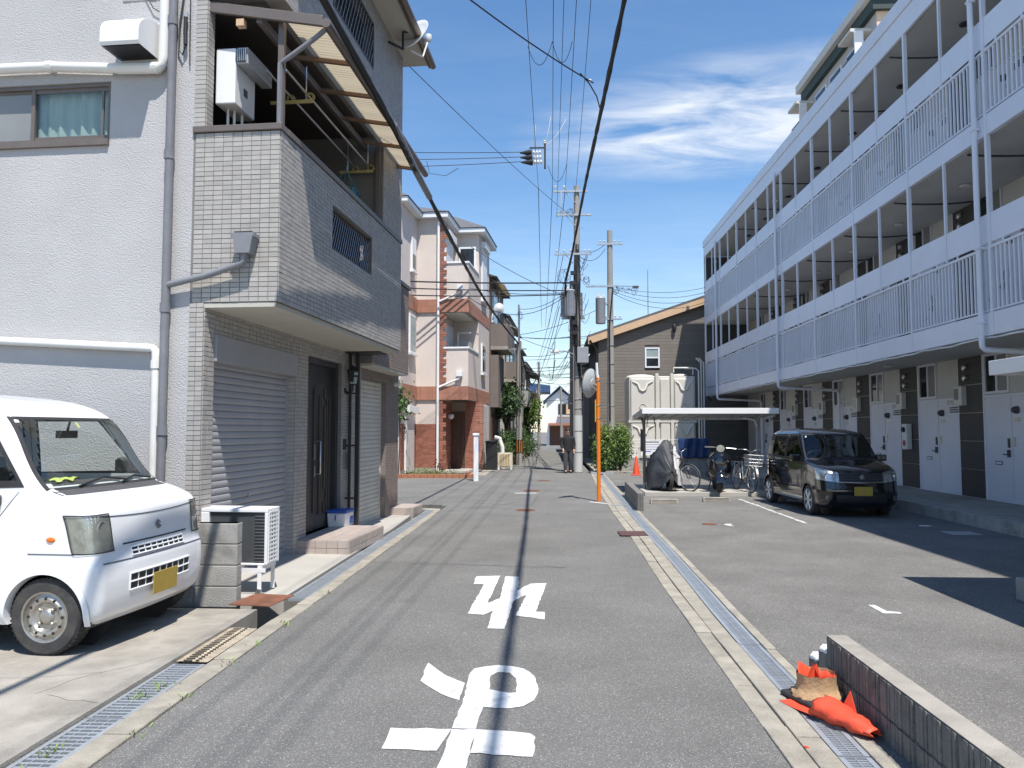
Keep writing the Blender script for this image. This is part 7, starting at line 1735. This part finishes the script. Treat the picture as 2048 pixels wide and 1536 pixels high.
# gutters and pipes
pp('rain_pipe', MB().tube([(XB - .12, -.09, 9.3), (XB - .12, -.09, .1)], .05, 8), 'white_paint', smooth=50)
for z in (3.55, 6.72):
    pp('rain_hopper', MB().box(-.42, -.2, -.17, -.03, z, z + .2), 'white_paint', bevel=.01); pp('hopper_pipe', MB().tube([(-.31, -.1, z), (-.33, -.1, z - .08), (XB - .1, -.09, z - .4)], .042, 8), 'white_paint', smooth=50)
# roof: grey hips with white eaves
def hip(x0, x1, y0, y1, z, h):
    q = MB(); a = (x0, y0, z), (x1, y0, z), (x1, y1, z), (x0, y1, z); m_ = min(x1 - x0, y1 - y0) / 2
    r0, r1 = ((x0 + m_, (y0 + y1) / 2, z + h), (x1 - m_, (y0 + y1) / 2, z + h)) if x1 - x0 > y1 - y0 else (((x0 + x1) / 2, y0 + m_, z + h), ((x0 + x1) / 2, y1 - m_, z + h))
    if x1 - x0 > y1 - y0: q.quad(a[0], a[1], r1, r0); q.quad(a[1], a[2], r1); q.quad(a[2], a[3], r0, r1); q.quad(a[3], a[0], r0)
    else: q.quad(a[0], a[1], r0); q.quad(a[1], a[2], r1, r0); q.quad(a[2], a[3], r1); q.quad(a[3], a[0], r0, r1)
    q.quad(*a[::-1]); return q
pp('roof', hip(-7.3, XB + .3, -.3, LY + 1.8, 9.65, 1.4), 'roof_grey', fix=False); pp('roof', hip(-3.4, .32, 1.95, LY + .35, 9.62, 1.0), 'roof_grey', fix=False); pp('roof', hip(-7.35, XL + .3, -2.5, .2, 9.6, .9), 'roof_grey', fix=False)
pp('eaves', MB().box(-7.25, XB + .26, -.26, LY + 1.7, 9.45, 9.63).box(XB - .1, .28, 1.99, LY + .3, 9.44, 9.60).box(-7.3, XL + .26, -2.46, -.3, 9.43, 9.58), 'white_paint')
# planter bed with brick edging
pl = thing('planter_bed', 'low brick-edged planting bed in front of the pink house', 'planter', (-5.6, 25.6, 0))
for k in range(14): ob('edging_brick', MB().box(k * .215 + .004, k * .215 + .21, .0 + .03 * k / 14, .1 + .03 * k / 14, -.05, .13), 'terracotta', pl, bevel=.008)
for k in range(9): ob('edging_brick', MB().box(2.92 - k * .04, 3.02 - k * .04, .15 + k * .21, .35 + k * .21, -.05, .13), 'terracotta', pl, bevel=.008)
ob('soil', MB().prism([(0, .1), (2.9, .13), (2.6, 2.1), (0, 2.1)], -.05, .07), 'soil', pl)
q = MB(); leaves(q, (1.4, .9, .12), (1.3, .5, .08), 420, .06, 5); o = ob('ground_plants', q, 'leaf_light', pl, fix=False); o['kind'] = 'stuff'
q = MB(); leaves(q, (1.75, .75, .38), (.12, .12, .1), 50, .07, 6); ob('seedling', q.tube([(1.75, .75, .06), (1.74, .75, .4)], .01, 5), mat('leaf_red', (.14, .04, .035), .6, .3, 9), pl, fix=False)
wp = thing('gate_post', 'white square gate post standing at the pink house corner', 'post', (-2.33, 24.3, 0))
ob('shaft', MB().box(-.075, .075, -.075, .075, -.05, 1.42), 'white_paint', wp, bevel=.01); ob('cap', MB().box(-.1, .1, -.1, .1, 1.42, 1.5), 'white_paint', wp, bevel=.012)
ob('number_box', MB().box(.06, .085, -.06, .06, .95, 1.2), 'blue_plastic', wp)
# climbing plant at the far corner of the tiled house
cp = thing('climbing_plant', 'leafy green climber on the wall past the tiled house corner', 'plant', (-5.12, 25.9, 0))
q = MB(); leaves(q, (0, 0, 2.5), (.22, .22, .75), 420, .13, 11); ob('foliage', q, 'leaf', cp, fix=False); ob('stem', MB().tube([(0, 0, 0), (.05, 0, 1.2), (0, 0, 2.8)], .02, 6), 'bark', cp)
# small things by the pink house
ub = thing('wheelie_bin', 'tall black bin beside the cream outdoor unit', 'bin', (-2.36, 31.2, 0)); ob('tub', MB().extr([(-.2, 0), (.2, 0), (.23, 1.1), (-.23, 1.1)], 'y', -.25, .25), 'black', ub, bevel=.02); ob('lid', MB().box(-.25, .25, -.28, .28, 1.1, 1.17), 'black', ub, bevel=.02)
cu = thing('outdoor_unit', 'cream outdoor unit standing on the street beyond the pink house', 'air conditioner', (-1.82, 31.3, 0))
ob('casing', MB().box(-.3, .3, -.12, .14, .08, .68), 'cream', cu, bevel=.015); ob('fan_grille', MB().box(-.22, .2, -.135, -.12, .14, .62), mat('fan_tan', (.42, .33, .16), .6, .1, 8), cu)
for k in range(5): ob('grille_bar', MB().box(-.22 + k * .1, -.20 + k * .1, -.15, -.135, .14, .62), 'cream', cu)
for x in (-.25, .25): ob('foot', MB().box(x - .03, x + .03, -.14, .16, 0, .08), 'white_paint', cu)
tag(ob('water_pipe_cover', MB().tube([(-1.95, 32.0, 0), (-1.98, 32.0, .9), (-2.1, 32.0, 1.25), (-2.3, 32.0, 1.3)], .09, 10), 'pvc', smooth=50), 'pale pipe cover curving up behind the outdoor unit', 'pipe')
# ---------------------------------------------------------------- houses further down the left side
def townhouse(lab, o_, rz, L_, D, Hh, wallm, feats):
    h = thing('town_house', lab, 'house', o_, rz, 'houses down the far street')
    ob('wall', MB().box(-D, 0, 0, L_, -.1, Hh), wallm, h); ob('roof', MB().extr([(-D - .3, Hh), (.35, Hh), (-D / 2, Hh + 1.2)], 'y', -.3, L_ + .3), 'roof_grey', h)
    for f in feats:
        k = f[0]
        if k == 'win':
            _, y0, y1, z0, z1, fm, gm = f; a = ob('window_frame', MB().box(0, .07, y0, y1, z0, z1), fm, h); ob('pane', MB().box(.07, .078, y0 + .08, (y0 + y1) / 2 - .02, z0 + .08, z1 - .08), gm, a); ob('pane', MB().box(.06, .07 + .002, (y0 + y1) / 2 + .02, y1 - .08, z0 + .08, z1 - .08), gm, a)
        elif k == 'fwin':
            _, x0, x1, z0, z1, fm, gm = f; a = ob('window_frame', MB().box(x0, x1, -.07, 0, z0, z1), fm, h); ob('pane', MB().box(x0 + .08, x1 - .08, -.078, -.07, z0 + .08, z1 - .08), gm, a)
        elif k == 'balc':
            _, y0, y1, z0, z1, out_, m_ = f; a = ob('balcony', MB().box(0, out_, y0, y1, z0 - .15, z0), 'concrete', h)
            ob('parapet', MB().box(out_ - .06, out_, y0, y1, z0, z1).box(0, out_ - .06, y0, y0 + .06, z0, z1).box(0, out_ - .06, y1 - .06, y1, z0, z1), m_, a); ob('rail', MB().tube([(out_ - .03, y0, z1 + .2), (out_ - .03, y1, z1 + .2)], .025, 6), 'steel', a)
        elif k == 'awn':
            _, y0, y1, z, out_, m_ = f; ob('awning', MB().extr([(0, z + .25), (out_, z), (out_, z + .05), (0, z + .3)], 'y', y0, y1), m_, h)
        elif k == 'pipe':
            _, y0, m_ = f; ob('downpipe', MB().tube([(.08, y0, Hh), (.08, y0, 0)], .05, 8), m_, h, smooth=50)
        elif k == 'panel':
            _, y0, y1, z0, z1, out_, m_ = f; ob('wall_panel', MB().box(0, out_, y0, y1, z0, z1), m_, h)
    return h
townhouse('dark brown three-storey house with projecting balcony next to the pink house', (-2.62, 33.5, 0), R(-3), 5.2, 7, 8.3, 'brown_wall', [('balc', .3, 3.0, 5.3, 6.3, .75, 'brown_wall'), ('win', .6, 2.2, 6.4, 7.8, 'white_paint', 'glass_dark'), ('panel', 0.2, 2.4, 2.6, 4.9, .35, 'brown_wall'), ('win', 2.9, 4.5, 3.2, 4.8, 'cream', 'glass_dark'), ('awn', .2, 3.2, 8.0, .6, 'polycarb'), ('pipe', 2.6, 'pvc'), ('panel', .4, 2.2, .1, 2.3, .05, 'wood_dark'), ('fwin', -1.2, -.5, 6.0, 7.2, 'cream', 'glass_dark'), ('win', 3.0, 4.6, .9, 2.2, 'bronze', 'glass_grey')])
sd2 = thing('satellite_dish', 'white satellite dish on the brown house facade', 'satellite dish', (-2.25, 34.0, 7.0), R(25))
q = MB().lathe([(0, .07), (.15, .05), (.25, 0), (.255, 0), (.15, .04), (0, .055)], 20); q.xf(Matrix.Rotation(R(100), 4, 'X')); ob('reflector', q, 'white_paint', sd2, smooth=True); ob('arm', MB().tube([(0, .03, 0), (-.3, .3, -.1)], .02, 6), 'steel', sd2)
townhouse('cream plastered house with wood-brown oriel and tall pipe', (-2.34, 39.0, 0), R(-2), 6.0, 7, 7.4, 'cream', [('balc', .3, 4.5, 4.2, 5.1, .8, 'brown_wall'), ('win', .6, 2.4, 5.0, 6.6, 'bronze', 'glass_grey'), ('win', 2.8, 4.4, 5.0, 6.6, 'bronze', 'glass_dark'), ('panel', .4, 2.8, 2.4, 4.0, .5, 'wood_dark'), ('awn', .2, 4.8, 6.8, .6, 'grey_wall'), ('win', .8, 2.2, 2.7, 3.8, 'cream', 'glass_dark'), ('pipe', 5.2, 'pvc'), ('win', 3.2, 4.8, .8, 2.4, 'bronze', 'glass_grey')])
townhouse('white plastered narrow house with grey corrugated side sheet', (-2.1, 45.4, 0), R(-2), 6.2, 7, 6.6, 'apt_wall', [('panel', .3, 1.2, 1.4, 5.6, .45, 'grey_wall'), ('win', 1.8, 3.2, 3.6, 5.0, 'steel', 'glass_dark'), ('awn', 1.5, 5.5, 5.6, .6, 'grey_wall'), ('balc', 1.6, 5.6, 3.2, 4.0, .7, 'grey_wall'), ('win', 3.6, 5.2, .8, 2.2, 'steel', 'glass_grey')])
ch = townhouse('old two-storey house with cluttered wooden balconies and orange laundry', (-1.95, 54.5, 0), R(-2), 9, 7, 6.4, 'brown_wall', [('balc', .2, 4.0, 3.4, 4.2, 1.0, 'wood_dark'), ('balc', 4.3, 8.8, 3.2, 4.0, .9, 'rust'), ('awn', 0, 9, 5.6, 1.0, 'roof_grey'), ('awn', 0, 9, 2.7, 1.1, 'terracotta'), ('win', .6, 2.8, 4.2, 5.4, 'bronze', 'glass_dark'), ('win', 4.8, 7.2, .7, 2.2, 'bronze', 'glass_dark'), ('fwin', -1.6, -.4, 3.6, 5.0, 'bronze', 'glass_grey')])
rnd = random.Random(6)
for k in range(9): 
    y = rnd.uniform(.4, 8.4); z = rnd.choice((4.6, 4.9, 5.3)); ob('laundry', MB().grid([[(.85 + .03 * math.sin(i + k), y + .13 * i, z - .12 * j) for i in range(5)] for j in range(5)]), ('orange', 'white_paint', 'cream', 'terracotta', 'cyan_plastic')[k % 5], ch, fix=False)
# white gabled house closing the street
we = thing('white_house', 'white gabled house with dark blue tiled roof closing the far street', 'house', (-.35, 78, 0))
ob('wall', MB().extr([(0, -.1), (2.75, -.1), (2.75, 4.6), (1.35, 5.7), (0, 4.6)], 'y', 0, 8), 'white_paint', we)
for (a, b) in (((-.35, 4.35), (1.35, 5.95)), ((1.35, 5.95), (3.1, 4.3))): ob('roof', MB().extr([a, b, (b[0], b[1] + .14), (a[0], a[1] + .14)], 'y', -.5, 8.2), 'roof_blue', we)
ob('roof', MB().extr([(-5, 5.6), (.4, 5.6), (.4, 6.3), (-2, 6.6), (-5, 5.7)], 'y', 3, 9), 'roof_blue', we)
a = ob('window_frame', MB().box(1.2, 2.5, -.12, 0, 3.15, 4.25), 'bronze', we); ob('pane', MB().box(1.28, 1.9, -.13, -.12, 3.22, 4.18), 'glass_dark', a); ob('shutter_leaf', MB().box(2.0, 2.5, -.16, -.12, 3.2, 4.2), 'fascia_tan', a); ob('sill', MB().box(1.1, 2.6, -.3, 0, 2.95, 3.08), 'apt_wall', a)
ob('awning', MB().extr([(-.9, 2.02), (0, 2.25), (0, 2.3), (-.9, 2.08)], 'x', .2, 2.9), 'rust', we); dk = ob('garage_opening', MB().box(.3, 1.5, -.02, 0, .05, 2.0), 'wood_dark', we); ob('door_panel', MB().box(1.7, 2.5, -.05, 0, .05, 2.0), 'terracotta', we)
# right side of the far street
townhouse('grey house with white gable beyond the tall pole on the right', (2.05, 62, 0), R(180), 9, 6, 6.3, 'grey_wall', [('win', 1.0, 3.0, 3.6, 5.0, 'white_paint', 'glass_dark'), ('balc', 4, 7, 3.3, 4.2, .7, 'apt_wall'), ('win', 5, 7, .9, 2.2, 'white_paint', 'glass_grey'), ('pipe', 8.2, 'black'), ('fwin', -3.0, -2.0, 3.5, 5, 'white_paint', 'glass_dark')])
rg = townhouse('pale grey house with red brick panel behind the traffic mirror', (1.95, 52, 0), R(180), 6.5, 6, 5.3, 'apt_wall', [('panel', 5.2, 6.3, 3.4, 5.2, .06, 'brick_red'), ('win', 2, 4, 3.4, 4.7, 'bronze', 'glass_dark'), ('panel', 3.6, 6.5, 0, 3.0, .05, 'grey_wall'), ('pipe', 6.3, 'black')])
ob('gable_wall', MB().box(-6.0, -.02, 6.5, 6.56, 0, 5.3), 'grey_wall', rg); a = ob('window_frame', MB().box(-1.4, -.4, 6.56, 6.6, 3.4, 4.6), 'bronze', rg)
tag(ob('blue_sheet', MB().grid([[(1.95 + .16 * i + .03 * math.sin(j * 2 + i), 31.8 + .1 * math.sin(i * 2.1 + j), .05 + .2 * j + .03 * math.sin(i)) for i in range(5)] for j in range(7)]), 'blue_sheet', smooth=70, fix=False), 'crumpled bright blue sheet beside the wrapped pole base', 'sheet')
rn = struct('ramp_plate', MB().box(1.5, 2.3, 28.2, 29.6, .0, .05), 'galv')
# ---------------------------------------------------------------- vegetation
def bush(name, lab, loc, rad, n, size, m='leaf', m2='leaf_light', trunk=.0, seed=1, grp=None):
    b = thing(name, lab, 'shrub' if trunk < .8 else 'tree', loc, 0, grp)
    q = MB(); leaves(q, (0, 0, trunk + rad[2] * .85), rad, n, size, seed); ob('foliage' if trunk < .8 else 'crown', q, m, b, fix=False)
    q = MB(); leaves(q, (rad[0] * .15, -rad[1] * .25, trunk + rad[2] * 1.15), tuple(r * .85 for r in rad), n // 2, size * .9, seed + 50); ob('young_leaves', q, m2, b, fix=False)
    rnd = random.Random(seed); st_ = MB()
    for k in range(6 if trunk < .8 else 4):
        a = rnd.uniform(0, 6.28); st_.tube([(0, 0, 0), (.1 * rad[0] * math.cos(a), .1 * rad[1] * math.sin(a), trunk * .8 + .1), (.6 * rad[0] * math.cos(a), .6 * rad[1] * math.sin(a), trunk + rad[2])], [.035 + trunk * .03, .025 + trunk * .02, .008], 6)
    ob('trunk' if trunk >= .8 else 'stem', st_, 'bark', b)
    return b
bush('hedge_bush', 'dense bright green hedge bush behind the orange mirror pole', (2.02, 28.9, 0), (.42, .5, .95), 3400, .085, 'leaf', 'leaf_light', 0, 3)
bush('hedge_bush', 'lighter green hedge bush beside the mesh fence end', (2.62, 29.1, 0), (.40, .45, .85), 2600, .085, 'leaf', 'leaf_light', .2, 4)
struct('hedge_wall', MB().box(1.85, 2.52, 29.35, 29.5, -.05, .5), 'block')
for i, (x, y, rx, rz, tr) in enumerate(((-2.05, 33.6, .35, .55, 0), (-2.0, 34.6, .4, .8, .1), (-1.75, 36.4, .4, .75, 0), (-1.7, 38.2, .45, .9, 0), (-1.65, 40.6, .5, .8, 0), (-1.6, 43.5, .5, .95, .0), (-1.3, 47, .5, .8, 0))):
    bush('potted_shrub', ('green shrub just past the cream outdoor unit', 'green shrub against the brown house wall', 'green shrub directly behind the striped pole', 'green shrub spreading past the striped pole', 'green shrub beside the cream house oriel', 'green shrub below the grey corrugated sheet', 'green shrub at the end of the planted row')[i], (x, y, 0), (rx, .5, rz), 800, .10, 'leaf_dark' if i % 2 else 'leaf', 'leaf', tr, 20 + i, 'shrubs along the far left houses')
bush('street_tree', 'small dark-leaved tree overhanging the shrubs by the brown house', (-2.0, 35.6, 0), (.75, .8, .85), 1700, .14, 'leaf_dark', 'leaf', 2.1, 41)
bush('street_tree', 'leafy tree beyond the grey corrugated sheet on the left', (-1.45, 50, 0), (.8, 1.0, 1.4), 1500, .17, 'leaf', 'leaf_light', 1.4, 42)
for i, (x, y) in enumerate(((-1.75, 35.9), (-1.55, 37.0), (-1.5, 39.2))):
    p_ = thing('flower_pot', ('terracotta flower pot beside the striped pole base', 'terracotta flower pot between two shrubs past the striped pole', 'terracotta flower pot near the cream house wall')[i], 'flower pot', (x, y, 0), 0, 'flower pots on the far left')
    ob('pot', MB().lathe([(.12, 0), (.19, .3), (.21, .3), (.21, .36), (.17, .36), (.15, .28)], 16), 'terracotta', p_, smooth=40); q = MB(); leaves(q, (0, 0, .5), (.2, .2, .18), 120, .08, 60 + i); ob('plant', q, 'leaf', p_, fix=False)
# ---------------------------------------------------------------- person by the pole
def person(lab, loc, rz):
    p = thing('person', lab, 'person', loc, rz)
    J = {'pel': ((0, 0, .90), .135), 'wst': ((0, 0, 1.05), .125), 'chs': ((0, -.01, 1.24), .15), 'nck': ((0, 0, 1.40), .06), 'hd0': ((0, -.02, 1.47), .075), 'hd1': ((0, -.03, 1.56), .10), 'hd2': ((0, -.02, 1.64), .085),
         'lh': ((.09, 0, .86), .10), 'lk': ((.10, -.06, .48), .068), 'la': ((.10, .05, .09), .045), 'lt': ((.11, -.10, .035), .035),
         'rh': ((-.09, 0, .86), .10), 'rk': ((-.10, -.10, .48), .068), 'ra': ((-.10, -.12, .09), .045), 'rt': ((-.11, -.27, .035), .035),
         'ls': ((.17, 0, 1.31), .045), 'le': ((.24, .03, 1.08), .048), 'lw': ((.22, -.10, .87), .035), 'rs': ((-.17, 0, 1.31), .045), 're': ((-.24, .02, 1.08), .048), 'rw': ((-.20, -.14, .89), .035)}
    E_ = [('pel', 'wst'), ('wst', 'chs'), ('chs', 'nck'), ('nck', 'hd0'), ('hd0', 'hd1'), ('hd1', 'hd2'), ('pel', 'lh'), ('lh', 'lk'), ('lk', 'la'), ('la', 'lt'), ('pel', 'rh'), ('rh', 'rk'), ('rk', 'ra'), ('ra', 'rt'), ('chs', 'ls'), ('ls', 'le'), ('le', 'lw'), ('chs', 'rs'), ('rs', 're'), ('re', 'rw')]
    names = list(J); V_ = [J[n][0] for n in names]; ed = [(names.index(a), names.index(b)) for a, b in E_]; rad = [J[n][1] for n in names]
    for s, wn_ in ((1, 'lw'), (-1, 'rw')):
        w0 = Vector(J[wn_][0]); pal = len(V_); V_.append(tuple(w0 + Vector((0, -.03, -.06)))); rad.append(.03); ed.append((names.index(wn_), pal))
        for k in range(4):
            base = w0 + Vector((s * (-.018 + .012 * k), -.045, -.10)); i0 = len(V_); V_ += [tuple(base), tuple(base + Vector((0, -.02, -.04 + .006 * abs(k - 1)))), tuple(base + Vector((0, -.012, -.068 + .01 * abs(k - 1))))]; rad += [.010, .009, .008]; ed += [(pal, i0), (i0, i0 + 1), (i0 + 1, i0 + 2)]
        i0 = len(V_); V_ += [tuple(w0 + Vector((-s * .03, -.05, -.05))), tuple(w0 + Vector((-s * .035, -.07, -.085)))]; rad += [.011, .009]; ed += [(pal, i0), (i0, i0 + 1)]
    me = bpy.data.meshes.new('body'); me.from_pydata(V_, ed, []); me.update(); me.materials.append(M['skin'])
    o = bpy.data.objects.new('body', me); col.objects.link(o); o.parent = p
    sk = o.modifiers.new('skin', 'SKIN')
    for i, sv in enumerate(me.skin_vertices[0].data): sv.radius = (rad[i], rad[i]); sv.use_root = (i == 0)
    o.modifiers.new('sub', 'SUBSURF').render_levels = 2
    # clothes: loose jacket, trousers, shoes, hair
    def sleeve(pts, rs, nm, m_): ob(nm, MB().tube(pts, rs, 12), m_, p, smooth=60)
    ob('jacket', MB().grid([[(rx * math.cos(R(a)), ry * math.sin(R(a)) - .005, z) for a in range(0, 360, 20)] for z, rx, ry in ((.80, .19, .145), (.95, .185, .14), (1.1, .185, .14), (1.25, .20, .15), (1.34, .19, .13), (1.39, .11, .09), (1.42, .07, .07))], close=True), 'cloth_black', p, smooth=60, fix=False)
    for s, (sh2, el, wr) in ((1, ('ls', 'le', 'lw')), (-1, ('rs', 're', 'rw'))): sleeve([J[sh2][0], J[el][0], tuple(Vector(J[wr][0]) + Vector((0, .01, .02)))], [.10, .072, .055], 'sleeve', 'cloth_black')
    for a, b, c in (('lh', 'lk', 'la'), ('rh', 'rk', 'ra')): sleeve([J[a][0], J[b][0], tuple(Vector(J[c][0]) + Vector((0, 0, .0)))], [.12, .088, .068], 'trouser_leg', mat('cloth_grey', (.055, .055, .06), .9, .15, 12, .3, 60))
    for a, t in (('la', 'lt'), ('ra', 'rt')):
        c = Vector(J[t][0]); ob('shoe', MB().box(c.x - .05, c.x + .05, c.y - .06, c.y + .21, 0, .07), 'black', p, bevel=.025)
    ob('hair', MB().grid([[(.108 * math.cos(R(a)) * math.sin(R(t)), -.022 + .118 * math.sin(R(a)) * math.sin(R(t)) + .012, 1.585 + .115 * math.cos(R(t))) for a in range(0, 360, 20)] for t in (1, 20, 40, 60, 80, 100 )], close=True), mat('hair_black', (.012, .011, .011), .6, .2, 30), p, smooth=60, fix=False)
    for s in (-1, 1):
        ob('eye', MB().lathe([(.0, -.008), (.011, -.004), (.011, .0)], 8, (s * .034, -.128, 1.575), axis='y'), 'black', p); ob('ear', MB().box(s * .098 - .008, s * .098 + .008, -.04, .0, 1.535, 1.60), 'skin', p, bevel=.006)
    ob('nose', MB().extr([(-.13, 1.575), (-.152, 1.535), (-.13, 1.53)], 'x', -.012, .012), 'skin', p, bevel=.004); ob('mouth', MB().box(-.022, .022, -.129, -.12, 1.495, 1.503), 'terracotta', p)
    return p
person('person in dark jacket and dark trousers standing beside the wrapped pole', (.66, 29.0, 0), R(8))
